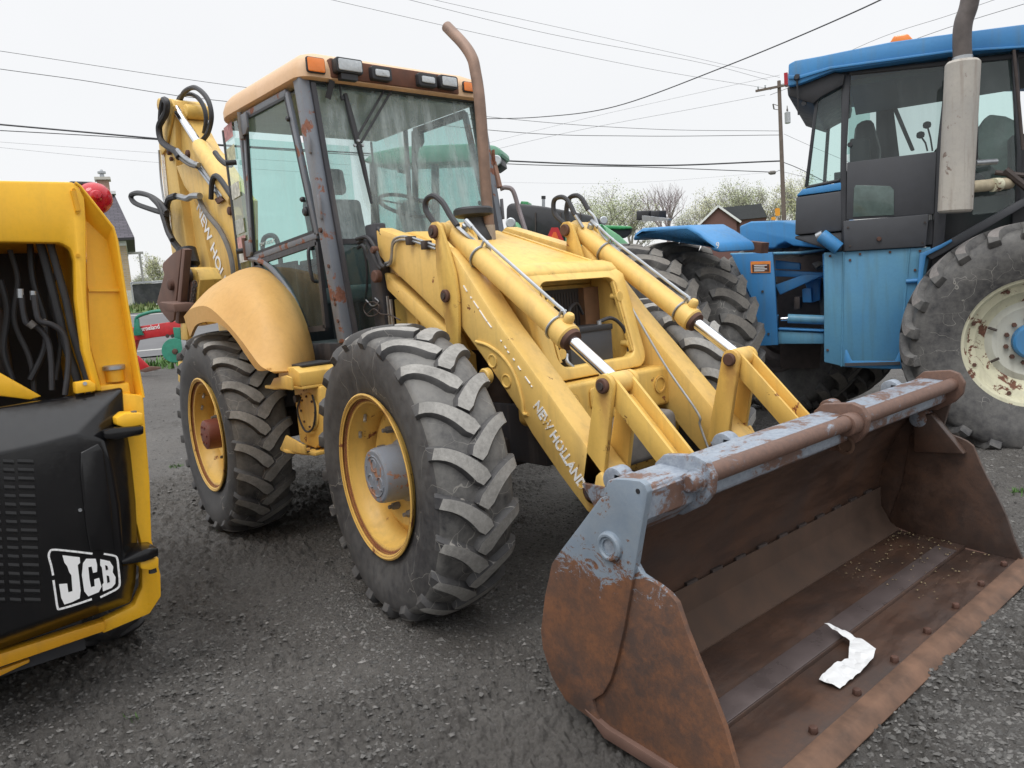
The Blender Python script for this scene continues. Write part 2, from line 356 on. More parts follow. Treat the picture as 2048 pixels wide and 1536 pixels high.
# ------------------------------------------------------------------ ground, road, grass
LD = np.array([-.965, .262])
TT = [-400, 0, 9, 12, 15, 20, 26, 32, 36, 60, 100, 400, 1500]; TZ = [0, 0, 0, .10, .26, .48, 1.10, 1.74, 2.05, 2.5, 3.1, 5.5, 9]
def gz(x, y):
    t = (np.asarray(x)-CAM[0])*LD[0]+(np.asarray(y)-CAM[1])*LD[1]
    return np.interp(t, TT, TZ)
def npmesh(name, v, f, mat, kind=None, smooth=True):
    me = bpy.data.meshes.new(name); v = np.asarray(v, dtype=np.float32); f = np.asarray(f, dtype=np.int32); k = f.shape[1]
    me.vertices.add(len(v)); me.vertices.foreach_set('co', v.ravel()); me.loops.add(f.size); me.loops.foreach_set('vertex_index', f.ravel())
    me.polygons.add(len(f)); me.polygons.foreach_set('loop_start', np.arange(0, f.size, k, dtype=np.int32))
    me.polygons.foreach_set('use_smooth', [smooth]*len(f)); me.update(calc_edges=True)
    for m in (mat if isinstance(mat, (list, tuple)) else [mat]): me.materials.append(m)
    o = bpy.data.objects.new(name, me); col.objects.link(o); WM[o.name] = Matrix.Identity(4)
    if kind: o['kind'] = kind
    return o
s = NT('wet dark gravel'); p = s.tc.outputs['Object']
big = s.noise(.35, 5, .6, dist=.5); mid = s.noise(2.3, 7, .65); fi = s.noise(28, 9, .8); vo = s.n('ShaderNodeTexVoronoi'); vo.inputs['Scale'].default_value = 55; vo.inputs['Randomness'].default_value = 1; s.l(p, vo.inputs['Vector'])
v2 = s.n('ShaderNodeTexVoronoi'); v2.inputs['Scale'].default_value = 130; s.l(p, v2.inputs['Vector'])
sp = s.n('ShaderNodeSeparateColor'); s.l(v2.outputs['Color'], sp.inputs[0]); sp1 = s.n('ShaderNodeSeparateColor'); s.l(vo.outputs['Color'], sp1.inputs[0])
mc = s.mix(s.ramp(mid, .35, .65), (.072, .066, .060), (.128, .120, .111)); mc = s.mix(s.ramp(big, .42, .6, 0, .75), mc, (.066, .061, .056))
mc = s.mix(s.math('MULTIPLY', s.ramp(sp.outputs[0], .5, 1, 0, .4), s.ramp(fi, .35, .6)), mc, (.15, .143, .135)); mc = s.mix(s.ramp(sp1.outputs[1], .95, 1, 0, .4), mc, (.16, .155, .15))
s.base(s.mix(s.ramp(fi, .45, .62, 0, .6), mc, (.042, .039, .037))); s.rough(s.ramp(s.math('ADD', mid, s.math('MULTIPLY', fi, .4)), .45, .85, .52, .9))
s.bump(s.math('ADD', s.math('ADD', s.math('MULTIPLY', vo.outputs['Distance'], -.45), s.math('MULTIPLY', fi, .9)), s.math('MULTIPLY', mid, 1.2)), .9, .018)
GRAV = s.m
rr = np.concatenate([np.linspace(.4, 14, 100), np.geomspace(14.5, 1400, 44)]); aa = np.linspace(0, 2*np.pi, 361)[:-1]
X = CAM[0]+rr[:, None]*np.cos(aa); Y = CAM[1]+rr[:, None]*np.sin(aa)
def lump(x, y): return .012*np.sin(x*3.1+np.sin(y*2.3)*1.4)*np.sin(y*2.7+np.sin(x*1.9))+.006*np.sin(x*8.3+2*np.sin(y*5))*np.sin(y*7.1+1.3)
def gz2(x, y): return gz(x, y)+lump(x, y)-.006
Z = gz2(X, Y)
V = np.stack([X, Y, Z], -1).reshape(-1, 3); n = 360; idx = np.arange(len(rr)*n).reshape(len(rr), n); i2 = np.roll(idx, -1, 1)
Fq = np.stack([idx[:-1], i2[:-1], i2[1:], idx[1:]], -1).reshape(-1, 4)
Fq = Fq[:, ::-1]
V = np.vstack([V, [[CAM[0], CAM[1], 0]]]); g = npmesh('gravel_ground', V, Fq, GRAV, 'structure')
# make sure it faces up
bm = bmesh.new(); bm.from_mesh(g.data); bm.verts.ensure_lookup_table(); c = bm.verts[len(V)-1]
for k in range(n): bm.faces.new((c, bm.verts[int(idx[0, k])], bm.verts[int(i2[0, k])]))
bmesh.ops.recalc_face_normals(bm, faces=bm.faces)
if sum(f.normal.z for f in bm.faces) < 0: bmesh.ops.reverse_faces(bm, faces=bm.faces)
bm.to_mesh(g.data); bm.free()
# finely modelled surface of the yard in front of the machines
def vnoise(x, y, seed):
    xi, yi = np.floor(x).astype(np.int64), np.floor(y).astype(np.int64); fx, fy = x-xi, y-yi; fx = fx*fx*(3-2*fx); fy = fy*fy*(3-2*fy)
    def h(a, b):
        n = (a*374761393+b*668265263+seed*974711) & 0x7fffffff; n = ((n ^ (n >> 13))*1274126177) & 0x7fffffff; return ((n ^ (n >> 16)) & 0xffff)/65535.
    return (h(xi, yi)*(1-fx)+h(xi+1, yi)*fx)*(1-fy)+(h(xi, yi+1)*(1-fx)+h(xi+1, yi+1)*fx)*fy
def relief(x, y):
    big = vnoise(x*1.3, y*1.3, 1); m = vnoise(x*5+3, y*5, 2); clump = np.clip((vnoise(x*.9+7, y*.9, 3)*.6+vnoise(x*3.1, y*3.1, 4)*.4-.38)*3.2, .12, 1)
    z = .022*(big-.5)+.012*(m-.5)
    for k, (sc, am) in enumerate(((14, .014), (31, .019), (62, .018), (120, .010))):
        v = vnoise(x*sc+k*5, y*sc, 10+k); z = z+am*clump*(v*v*1.6-.4)
    return z
NR, NA = 820, 640
rr2 = np.geomspace(1.3, 13, NR); an = R_(139.38)+np.linspace(-.72, .72, NA)
X2 = CAM[0]+rr2[:, None]*np.cos(an); Y2 = CAM[1]+rr2[:, None]*np.sin(an)
fade = np.clip((13-rr2)/2.5, 0, 1)[:, None]
Z2 = gz2(X2, Y2)+.012*fade-.02*(1-fade)+relief(X2, Y2)*fade
def groundz(x, y): 
    return gz2(x, y)+.012+relief(np.asarray(x, dtype=float), np.asarray(y, dtype=float))
i3 = np.arange(NR*NA).reshape(NR, NA); F3_ = np.stack([i3[:-1, :-1], i3[1:, :-1], i3[1:, 1:], i3[:-1, 1:]], -1).reshape(-1, 4)
npmesh('gravel_yard', np.stack([X2, Y2, Z2], -1).reshape(-1, 3), F3_, GRAV, 'structure')
# loose stones
def stones(N, rmin, rmax, smin, smax, amin, amax):
    r = rmin*(rmax/rmin)**np.random.rand(N); a = R_(139.38)+np.random.uniform(amin, amax, N)
    x = CAM[0]+r*np.cos(a); y = CAM[1]+r*np.sin(a); sz = smin*(smax/smin)**(np.random.rand(N)**2.2)
    ok = ~((x > 3.3) & (x < 4.2) & (y > -1.2) & (y < 1.2)); x, y, sz = x[ok], y[ok], sz[ok]
    dens = np.sin(x*1.7+np.sin(y*1.3)*2)+np.sin(y*2.1+1)+.8*np.sin(x*4.3+y*3.1)*np.sin(y*5.2-x)+np.random.rand(len(x))*2.2; ok = dens > .5; x, y, sz = x[ok], y[ok], sz[ok]; N = len(x)
    base = np.array([(1, 0, 0), (0, 1, 0), (-1, 0, 0), (0, -1, 0), (0, 0, .7), (0, 0, -.4), (.7, .7, .35), (-.7, .6, .3)])
    base = base[:6]; f = np.array([(0, 1, 4), (1, 2, 4), (2, 3, 4), (3, 0, 4), (1, 0, 5), (2, 1, 5), (3, 2, 5), (0, 3, 5)])
    vv = base[None]*sz[:, None, None]*np.random.uniform(.55, 1.15, (N, 6, 1)); th = np.random.rand(N)*6.28; c, s_ = np.cos(th), np.sin(th)
    xx = vv[..., 0]*c[:, None]-vv[..., 1]*s_[:, None]*.7; yy = vv[..., 0]*s_[:, None]+vv[..., 1]*c[:, None]*.7
    V = np.stack([xx+x[:, None], yy+y[:, None], vv[..., 2]*.7+(np.where(np.hypot(x-CAM[0], y-CAM[1]) < 10.5, groundz(x, y), gz2(x, y))+sz*.05)[:, None]], -1).reshape(-1, 3)
    return V, (f[None]+np.arange(N)[:, None, None]*6).reshape(-1, 3)
s = NT('loose stones'); gi = s.n('ShaderNodeNewGeometry'); cr = s.n('ShaderNodeValToRGB'); s.l(gi.outputs['Random Per Island'], cr.inputs[0])
for q, (a, b) in enumerate(((0, (.045, .043, .041)), (.6, (.11, .106, .10)), (.95, (.165, .16, .152)), (.996, (.21, .20, .19)), (1, (.38, .37, .35)))):
    e = cr.color_ramp.elements[q] if q < 2 else cr.color_ramp.elements.new(a); e.position = a; e.color = (*b, 1)
s.base(s.mix(s.ramp(s.noise(90, 5), .4, .7, 0, .35), cr.outputs[0], (.05, .048, .045))); s.rough(.75); STN = s.m
V1, F1 = stones(120000, 1.2, 9.5, .004, .020, -.72, .72); V2, F2 = stones(15000, 6, 16, .008, .03, -.75, .75); V3, F3 = stones(26000, 1.3, 8, .009, .022, -.72, .72)
npmesh('loose_gravel', np.vstack([V1, V2, V3]), np.vstack([F1, F2+len(V1), F3+len(V1)+len(V2)]), STN, 'stuff', smooth=False)
# road and grass verge beyond it, laid on the rising ground
def strip(name, t0, t1, dz, mat, nt=10, s0=-160, s1=160):
    P_ = np.array([-LD[1], LD[0]]); ts = np.linspace(t0, t1, nt); ss = np.linspace(s0, s1, 60); rows = []
    for t in ts: rows.append([(CAM[0]+LD[0]*t+P_[0]*q, CAM[1]+LD[1]*t+P_[1]*q, float(np.interp(t, TT, TZ))+dz) for q in ss])
    b = MB(); b.grid(rows); o = b.build(name, mat, kind='structure'); return o
ASPH = plain('worn asphalt', (.13, .13, .135), .9, var=.15, scale=3)
s = NT('verge grass'); f = s.noise(3, 8, .7); f2 = s.noise(.5, 4); s.base(s.mix(s.ramp(f2, .4, .6), s.mix(s.ramp(f, .3, .7), (.045, .10, .018), (.10, .17, .04)), (.13, .15, .06))); s.rough(.95); s.bump(f, .8, .05); VGR = s.m
strip('road', 21, 32.5, .03, ASPH); strip('grass_verge', 32.5, 70, .05, VGR, 12)
LINE = plain('faded road line', (.42, .42, .40), .9)
strip('road_edge_line', 22, 22.18, .036, LINE, 2); strip('road_far_line', 31.4, 31.6, .036, LINE, 2)
def blades(cx, cy, rad, n, h, zf):
    b = MB()
    for _ in range(n):
        a = random.random()*6.28; r = rad*math.sqrt(random.random()); x, y = cx+r*math.cos(a), cy+r*math.sin(a); z = float(zf(x, y)); hh = h*random.uniform(.4, 1.1); q = random.random()*6.28; w = h*random.uniform(.06, .16)
        dx, dy = math.cos(q), math.sin(q); le = random.uniform(.2, .9)*hh
        b.add([(x-dy*w, y+dx*w, z), (x+dy*w, y-dx*w, z), (x+dx*le*.6+dy*w*.7, y+dy*le*.6-dx*w*.7, z+hh*.6), (x+dx*le, y+dy*le, z+hh)], [[0, 1, 2], [0, 2, 3]])
    return b
WEED = plain('weed leaves', (.07, .16, .03), .7, var=.35)
def weed(px, py, rad, n, h, label, zf=None, z0=0.):
    zf = zf or groundz; p = at(px, py, z=z0); o = blades(p[0], p[1], rad, n, h, zf).build('weed', WEED, loc=(p[0], p[1], float(zf(p[0], p[1]))), label=label, cat='weed', group='weeds growing in the gravel')
weed(352, 935, .07, 60, .035, 'small green weed in the gravel left of the rear yellow wheel')
weed(450, 1063, .05, 50, .035, 'small green weed just below the rear tyre of the yellow backhoe')
weed(1845, 745, .16, 90, .10, 'green weed beside the blue tractor step')
weed(265, 1432, .03, 30, .02, 'tiny faint weed in the gravel near the bottom left corner')
weed(2040, 985, .05, 40, .04, 'small weed at the right edge beyond the bucket')
# tufts by the plough
for (px, py, d, lab) in ((335, 722, 17.5, 'green grass tuft under the teal plough disc'), (405, 600, 19, 'green grass tuft behind the rear fender')):
    p = at(px, py, d=d); blades(p[0], p[1], .9, 260, .22, gz).build('grass_tuft', WEED, loc=(p[0], p[1], float(gz(p[0], p[1]))), label=lab, cat='grass tuft', group='grass tufts at the road edge')
b = MB(); P_ = np.array([-LD[1], LD[0]]); random.seed(3)
for _ in range(5200):
    t = random.uniform(32.6, 39); q = random.uniform(-14, 14); x, y = CAM[0]+LD[0]*t+P_[0]*q, CAM[1]+LD[1]*t+P_[1]*q; z = float(gz(x, y)); a = random.random()*6.28; w = .05; h = random.uniform(.1, .3)
    b.add([(x-w*math.sin(a), y+w*math.cos(a), z), (x+w*math.sin(a), y-w*math.cos(a), z), (x+.1*math.cos(a), y+.1*math.sin(a), z+h)], [[0, 1, 2]])
b.build('verge_grass_blades', VGR, kind='stuff')

# ------------------------------------------------------------------ background: trees, houses, pole, wires
BARK = plain('grey bark', (.30, .28, .26), .95, var=.2, scale=4)
BARE = plain('bare twigs', (.30, .25, .26), .95, var=.15)
LEAF = [plain('haze paled spring leaves %s' % w, c, .8, var=.3, scale=3) for w, c in (('yellow green', (.52, .52, .30)), ('fresh green', (.45, .49, .28)), ('grey green', (.42, .45, .32)))]  # spring greens, made paler in the colour itself to stand in for distant haze
def tree(px, ytop, wpx, d, leaf, nleaf, label, seed, kind='tree'):
    rnd = random.Random(seed); g = at(px, 560, d=d); x0, y0 = g[0], g[1]; z0 = float(gz(x0, y0)); top = at(px, ytop, d=d)[2]; H = top-z0; Wd = wpx/FPX*d
    t = thing(kind, label, 'tree', (x0, y0, z0), 0, 'trees along the horizon'); b = MB(); tips = []
    def br(p, v, L, r, lv):
        q = p+v*L; m = p+v*L*.5+Vector((rnd.uniform(-1, 1), rnd.uniform(-1, 1), rnd.uniform(-.3, .6)))*L*.07
        b.tube([p, m, q], [r, r*.8, r*.55], 5 if lv < 2 else 3, caps=False)
        if lv >= 4: tips.append(q); return
        if lv >= 2: tips.append(m)
        for k in range(4 if lv else 6):
            w = Vector((rnd.uniform(-1, 1), rnd.uniform(-1, 1), rnd.uniform(.05, .9))).normalized(); w = (v*.75+w*.95).normalized()
            br(p.lerp(q, rnd.uniform(.45, 1)), w, L*rnd.uniform(.6, .85), r*.5, lv+1)
    base = Vector((x0, y0, z0)); nst = 1 if kind != 'bush' else 4
    for k in range(nst): br(base+Vector((rnd.uniform(-.5, .5)*(nst > 1), rnd.uniform(-.5, .5)*(nst > 1), 0)), Vector((rnd.uniform(-.1, .1), rnd.uniform(-.1, .1), 1)).normalized(), H*.30, H*.022, 0)
    vs = np.array(b.v); cz = vs[:, 2].max()-z0; rad = np.percentile(np.hypot(vs[:, 0]-x0, vs[:, 1]-y0), 97)
    sc = np.array([Wd/2/rad, Wd/2/rad, H/cz]); o3 = np.array([x0, y0, z0]); b.v = [tuple(p) for p in (vs-o3)*sc+o3]
    b.build('trunk', BARE if nleaf == 0 else BARK, t)
    if nleaf:
        T = (np.array([tuple(p) for p in tips])-o3)*sc+o3; lb = MB(); sz = .062*d/70
        for k in range(int(nleaf*2.0)):
            p = T[int(len(T)*rnd.random()**1.35)]; q = p+np.array([rnd.gauss(0, 1), rnd.gauss(0, 1), rnd.gauss(0, .9)])*Wd*.04
            u = Vector((rnd.uniform(-1, 1), rnd.uniform(-1, 1), rnd.uniform(-1, 1))).normalized(); w = u.orthogonal().normalized(); s_ = sz*rnd.uniform(.5, 1.2); q = Vector(q)
            lb.mat(0 if rnd.random() < .6 else 1).add([q+u*s_, q+w*s_*.6, q-u*s_, q-w*s_*.6], [[0, 1, 2, 3]])
        lb.build('crown', [leaf, LEAF[2]], t)
tree(1222, 376, 175, 70, LEAF[1], 3600, 'broad pale green tree directly right of the yellow loader hoses', 1)
tree(1275, 392, 110, 78, LEAF[0], 2000, 'lower tree in new leaf behind the broad pale green one', 2)
tree(1336, 362, 105, 72, None, 0, 'bare purple grey tree without leaves on the horizon', 5)
tree(1432, 378, 120, 112, LEAF[0], 2600, 'light green tree standing left behind the red brick house', 4)
tree(1492, 356, 125, 108, LEAF[1], 3000, 'tallest pale green tree right behind the red brick house', 9)
tree(1556, 382, 90, 110, LEAF[0], 1500, 'thin yellow green tree behind the utility pole', 6)
tree(1603, 340, 110, 65, LEAF[0], 2400, 'green tree between the utility pole and the blue cab', 7)
tree(1390, 415, 90, 118, LEAF[2], 1200, 'small far tree low behind the blue fender', 8)
tree(318, 505, 60, 60, LEAF[0], 1400, 'thin budding tree above the black mesh trailer', 11)
tree(425, 470, 60, 60, LEAF[0], 1200, 'budding tree seen behind the lettered yellow boom', 12)
for q, (px, yt, w, d, lf) in enumerate(((285, 546, 60, 90, 2), (325, 552, 70, 95, 1), (370, 556, 70, 100, 2))):
    tree(px, yt, w, d, LEAF[lf], 1500, ['soft green bush right of the brick house', 'low bush above the trailer', 'low bush behind the rusty stabiliser pad'][q], 20+q, 'bush')

# brick house at left
HO = at(268, 607, d=38); hz = HO[2]-.05
hv = Vector((LD[0], LD[1], 0)); hp = Vector((-LD[1], LD[0], 0)); 
HF = Matrix(((hp.x, hv.x, 0, HO[0]), (hp.y, hv.y, 0, HO[1]), (0, 0, 1, hz), (0, 0, 0, 1)))    # local x grows to image right? checked below
if (HF @ Vector((1, 0, 0))-HF @ Vector((0, 0, 0))).dot(Vector(tuple(rgt))) < 0: HF = Matrix(((-hp.x, hv.x, 0, HO[0]), (-hp.y, hv.y, 0, HO[1]), (0, 0, 1, hz), (0, 0, 0, 1)))
hr = math.atan2(HF[1][0], HF[0][0])
s = NT('tan brick wall'); br = s.n('ShaderNodeTexBrick'); mp = s.n('ShaderNodeMapping'); mp.inputs['Rotation'].default_value = (R_(90), 0, 0); s.l(s.tc.outputs['Object'], mp.inputs[0]); s.l(mp.outputs[0], br.inputs['Vector'])
br.inputs['Scale'].default_value = 1; br.inputs['Brick Width'].default_value = .24; br.inputs['Row Height'].default_value = .09; br.inputs['Mortar Size'].default_value = .012
br.inputs['Color1'].default_value = (.45, .33, .20, 1); br.inputs['Color2'].default_value = (.36, .26, .16, 1); br.inputs['Mortar'].default_value = (.40, .37, .32, 1)
s.base(s.mix(s.ramp(s.noise(2, 5), .4, .7, 0, .4), br.outputs[0], (.42, .36, .28))); s.rough(.9); BRK = s.m
s = NT('dark roof shingles'); br = s.n('ShaderNodeTexBrick'); s.l(s.tc.outputs['Object'], br.inputs['Vector']); br.inputs['Scale'].default_value = 1; br.inputs['Brick Width'].default_value = .35; br.inputs['Row Height'].default_value = .14; br.inputs['Mortar Size'].default_value = .012
br.inputs['Color1'].default_value = (.075, .07, .085, 1); br.inputs['Color2'].default_value = (.11, .10, .12, 1); br.inputs['Mortar'].default_value = (.04, .04, .045, 1); s.base(br.outputs[0]); s.rough(.9); SHN = s.m
WTS = plain('white painted stone', (.55, .53, .48), .85, var=.15)
th = thing('brick_house', 'tan brick house with a dark hipped roof and brick chimney beyond the road', 'house', tuple(HO[:2])+(hz,), hr)
wz = 3.25
MB(HF).box((-8, 0, .7), (0, 7, wz)).build('wall', BRK, th)
MB(HF).box((-8.05, -.05, -.6), (.05, 7.05, .7)).build('foundation', WTS, th)
MB(HF).box((-8.03, -.03, wz-.35), (.03, 7.03, wz+.01)).build('frieze_board', WHT, th)
e = .42; rz = wz+2.72
b = MB(HF); b.add([(-8-e, -e, wz), (e, -e, wz), (e, 7+e, wz), (-8-e, 7+e, wz), (-6.8, 3.5, rz), (-.25, 3.5, rz), (-8-e, -e, wz-.12), (e, -e, wz-.12), (e, 7+e, wz-.12), (-8-e, 7+e, wz-.12)],
  [[0, 1, 5, 4], [1, 2, 5], [2, 3, 4, 5], [3, 0, 4], [0, 6, 7, 1], [1, 7, 8, 2], [2, 8, 9, 3], [3, 9, 6, 0], [9, 8, 7, 6]]); rf = b.build('roof', SHN, th)
CHB = plain('chimney brick', (.33, .22, .17), .9, var=.25, scale=8)
MB(HF).box((-.95, 3.1, rz-.7), (-.40, 3.7, rz+.62)).build('chimney', CHB, rf); MB(HF).box((-1.05, 3.0, rz+.62), (-.30, 3.8, rz+.76)).build('chimney_cap', WTS, rf)
MB(HF).lathe([(0, .12), (.2, .10), (.22, .2), (.32, .2), (.34, .08), (.42, .06)], (-.68, 3.4, rz+.76), (0, 0, 1), 12).build('flue_cowl', STEEL, rf)
MB(HF).box((-1.25, 3.0, rz-.12), (-.15, 3.6, rz+.03)).build('flashing', WHT, rf)
wf = MB(HF).box((-4.6, -.06, 1.4), (-3.4, .02, 2.6)).build('window', WHT, th); MB(HF).box((-4.5, -.075, 1.5), (-3.5, -.065, 2.5)).build('pane', GLD, wf)
# white post frame, mesh sided trailer
def frame_at(px, py, d, az):
    p = at(px, py, d=d); return Matrix.Translation(Vector(p)) @ Matrix.Rotation(R_(az), 4, 'Z'), p
F, p = frame_at(272, 607, 42, math.degrees(hr)); zb = float(gz(p[0], p[1]))
t = thing('post_frame', 'plain white wooden post and beam frame right of the brick house', 'post frame', (p[0], p[1], zb), hr)
F2_ = Matrix.Translation((p[0], p[1], zb)) @ Matrix.Rotation(hr, 4, 'Z'); PF = plain('weathered white wood', (.50, .50, .50), .8)
for x in (-.35, .45): MB(F2_).box((x, -.07, 0), (x+.12, .07, 2.9)).build('post', PF, t)
MB(F2_).box((-.5, -.09, 2.9), (.7, .09, 3.02)).build('beam', PF, t)
p = at(302, 603, d=35); zb = float(gz(p[0], p[1])); TF = Matrix.Translation((p[0], p[1], zb)) @ Matrix.Rotation(hr, 4, 'Z')
t = thing('trailer', 'low black mesh sided trailer with a metal rail beside the brick house', 'trailer', (p[0], p[1], zb), hr)
s = NT('black mesh'); f = s.noise(3, 4); s.base(s.mix(s.ramp(f, .4, .6), (.02, .022, .025), (.05, .052, .055))); s.rough(.8); MSH = s.m
b = MB(TF); rows = []
for k in range(9):
    z = .12+k*.115; rows.append([(x, -.5+.03*math.sin(x*9+k*.8)*(1-abs(k-4)/5), z) for x in np.linspace(-.68, 1.1, 26)])
b.grid(rows); b.build('mesh_side', MSH, t, solid=.02)
MB(TF).box((-.68, -.45, .3), (1.1, 1.2, .95)).build('bed', BLK, t)
b = MB(TF)
b.beam((-.72, -.5, 1.10), (1.15, -.5, 1.10), .06, .06).beam((-.72, -.5, .1), (-.72, -.5, 1.12), .06, .06).beam((-.72, .9, 1.2), (1.15, .9, 1.2), .05, .05).beam((-.72, -.5, 1.10), (-.72, .9, 1.2), .05, .05); b.build('rail', STEEL, t)
MB(TF).box((.15, -.3, 1.0), (1.0, .7, 1.16)).build('white_cover', WHT, t)
for x in (-.3, .7): MB(TF).cyl((x, -.3, .25), (x, -.5, .25), .25, n=16).build('wheel', BLK, t)

# red brick house far right
p = at(1405, 500, d=95); zb = float(gz(p[0], p[1])); HF2 = Matrix.Translation((p[0], p[1], zb)) @ Matrix.Rotation(R_(55), 4, 'Z')
q = Vector(tuple(rgt)); 
th = thing('red_house', 'red brick house with a grey gable roof among the pale trees', 'house', (p[0], p[1], zb), R_(36))
HF2 = Matrix.Translation((p[0], p[1], zb)) @ Matrix.Rotation(R_(36), 4, 'Z')
za = at(1432, 415, d=95)[2]-zb; ze = at(1407, 446, d=95)[2]-zb
RB = plain('dark red brick', (.16, .085, .075), .9)
MB(HF2).prism([(0, 0), (4.2, 0), (4.2, ze), (2.1, za), (0, ze)], 0, 6, 'y').build('wall', RB, th)
GRF = plain('grey roof', (.075, .078, .085), .9)
b = MB(HF2)
for sg in (-1, 1):
    x0, x1 = 2.1, 2.1+sg*2.6; z1 = za-(za-ze)*2.6/2.1
    b.add([(x0, -.3, za+.15), (x1, -.3, z1+.15), (x1, 6.3, z1+.15), (x0, 6.3, za+.15), (x0, -.3, za), (x1, -.3, z1), (x1, 6.3, z1), (x0, 6.3, za)], [[0, 1, 2, 3], [7, 6, 5, 4], [0, 4, 5, 1], [1, 5, 6, 2], [2, 6, 7, 3], [3, 7, 4, 0]])
b.build('roof', GRF, th)
b = MB(HF2); b.beam((2.1, -.33, za+.05), (-.5, -.33, za-(za-ze)*2.6/2.1+.05), .08, .25).beam((2.1, -.33, za+.05), (4.7, -.33, za-(za-ze)*2.6/2.1+.05), .08, .25); b.build('barge_board', WHT, th)
MB(HF2).box((4.2, 1, 0), (7.8, 5.5, ze)).build('side_wall', RB, th); MB(HF2).prism([(4.0, ze), (7.9, ze), (7.2, za-.1), (2.6, za-.1)], .7, 5.8).build('side_roof', GRF, th)
# utility pole
pp = at(1568, 440, d=45); pt = at(1563.5, 169, d=45); px0, py0 = pp[0], pp[1]; zg = float(gz(px0, py0))
t = thing('utility_pole', 'wooden utility pole with a crossarm, grey transformer and street lamp', 'utility pole', (px0, py0, zg))
MB().tube([(px0, py0, zg-.3), (px0, py0, pt[2])], [.14, .10], 12).build('pole', WOOD, t)
rv = Vector(tuple(rgt)); rv.z = 0; rv.normalize(); ad = (rv*.93+Vector((fwd[0], fwd[1], 0))*-.55).normalized()
P0 = Vector((px0, py0, pt[2]-.35)); MB().beam(P0-ad*1.25+Vector((0, -.15, 0)), P0+ad*.5+Vector((0, -.15, 0)), .11, .12).build('crossarm', WOOD, t)
for k in (-1.1, -.7, .4):
    q = P0+ad*k+Vector((0, -.15, .06)); MB().lathe([(0, .03), (.06, .05), (.1, .03), (.14, .055), (.2, .02)], q, (0, 0, 1), 10).build('insulator', STEEL, t)
q = Vector(at(1575.5, 247, d=44.7)); tk = MB().lathe([(0, .12), (.03, .165), (.62, .165), (.66, .12)], q, (0, 0, 1), 16).build('transformer', plain('pale grey can', (.42, .44, .45), .5), t)
MB().lathe([(0, .04), (.1, .06), (.2, .03), (.35, .02)], q+Vector((0, 0, .66)), (0, 0, 1), 8).build('bushing', CAST, tk)
q = Vector((px0, py0, at(1566, 343, d=45)[2])); sla = MB().tube([q, q-rv*.2+Vector((0, 0, .05)), q-rv*.4-Vector((0, 0, .04))], .025, 8).build('lamp_bracket', STEEL, t)
MB().lathe([(0, .05), (.05, .11), (.3, .12), (.42, .06)], q-rv*.38-Vector((0, 0, .06)), -rv, 12).build('lamp_head', CAST, t)
q = Vector(at(1546, 208, d=44.9)); b = MB(); b.beam(q, q+rv*.3-Vector((0, 0, .12)), .03, .03).beam(q, q-Vector((0, 0, .3))+rv*.05, .06, .06).beam(q-Vector((0, 0, .3))+rv*.05, q-Vector((0, 0, .36))+rv*.35, .03, .03); b.build('cutout_fuse', CAST, t)
# wires
def wire(pts, r, label, c=IRON):
    P3 = [Vector(at(x, y, d=d)) for x, y, d in pts]; MB().tube(smooth_path(P3, 10), r, 6).build('overhead_wire', WIRE, label=label, cat='wire', group='overhead wires', loc=tuple(P3[0]))
WIRE = plain('dark cable', (.05, .05, .06), .6, bump=0); 
wire([(-300, 58, 38), (0, 102, 40), (470, 172, 42), (1000, 236, 44), (1300, 258, 45), (1560, 262, 45)], .013, 'thin wire, topmost of those running left from the cab roof')
wire([(-300, 95, 38), (0, 138, 40), (160, 160, 41), (320, 186, 41), (445, 202, 42), (1000, 262, 44), (1270, 272, 45), (1560, 270, 45)], .017, 'twisted wire, second from the top above the left boom')
wire([(-300, 222, 38), (0, 249, 40), (310, 277, 41), (460, 291, 42), (1000, 321, 44), (1300, 331, 45), (1560, 322, 45)], .045, 'thick black bundled cable crossing behind the cab')
wire([(-300, 246, 38), (0, 261, 40), (310, 279, 41), (460, 293, 42), (1000, 327, 44), (1280, 334, 45), (1540, 344, 45)], .024, 'cable running just beneath the thick bundled cable')
wire([(-300, 262, 38), (0, 284, 40), (315, 306, 42), (700, 330, 43)], .006, 'faint thin wire below the thick cables at the left')
wire([(-300, 262, 38), (0, 295, 40), (315, 325, 42), (700, 350, 43)], .006, 'lowest and faintest wire at the left')
wire([(940, 238, 43), (1080, 234, 40), (1230, 213, 36), (1450, 133, 30), (1700, 28, 24), (1900, -70, 20)], .022, 'heavy wire climbing from behind the exhaust to the top right')
wire([(560, -26, 30), (665, 0, 32), (1000, 76, 37), (1300, 138, 42), (1530, 176, 45)], .008, 'thin wire sloping from the top centre to the crossarm, lowest of its three')
wire([(700, -32, 30), (820, 0, 32), (1100, 68, 37), (1400, 125, 42), (1536, 160, 45)], .008, 'thin wire sloping to the crossarm, middle of its three')
wire([(780, -25, 30), (870, 0, 32), (1150, 62, 37), (1400, 118, 42), (1560, 155, 45)], .007, 'thin wire sloping to the crossarm, highest of its three')
wire([(960, 306, 60), (1150, 262, 55), (1400, 215, 50), (1530, 190, 45)], .009, 'faint wire rising gently to the crossarm left end')
wire([(960, 290, 60), (1150, 242, 55), (1400, 185, 50), (1560, 150, 45)], .007, 'fainter wire parallel above the rising one')
wire([(1540, 180, 45), (1740, 84, 38), (1900, 30, 34), (2060, -25, 30)], .009, 'wire leaving the crossarm above the blue cab roof')
wire([(1540, 190, 45), (1840, 75, 38), (2048, 8, 32), (2150, -20, 30)], .012, 'wire passing right behind the blue tractor exhaust')
wire([(1568, 325, 45), (1600, 338, 44), (1700, 385, 42), (1900, 450, 38)], .022, 'dark cable dropping right from the pole behind the blue cab')
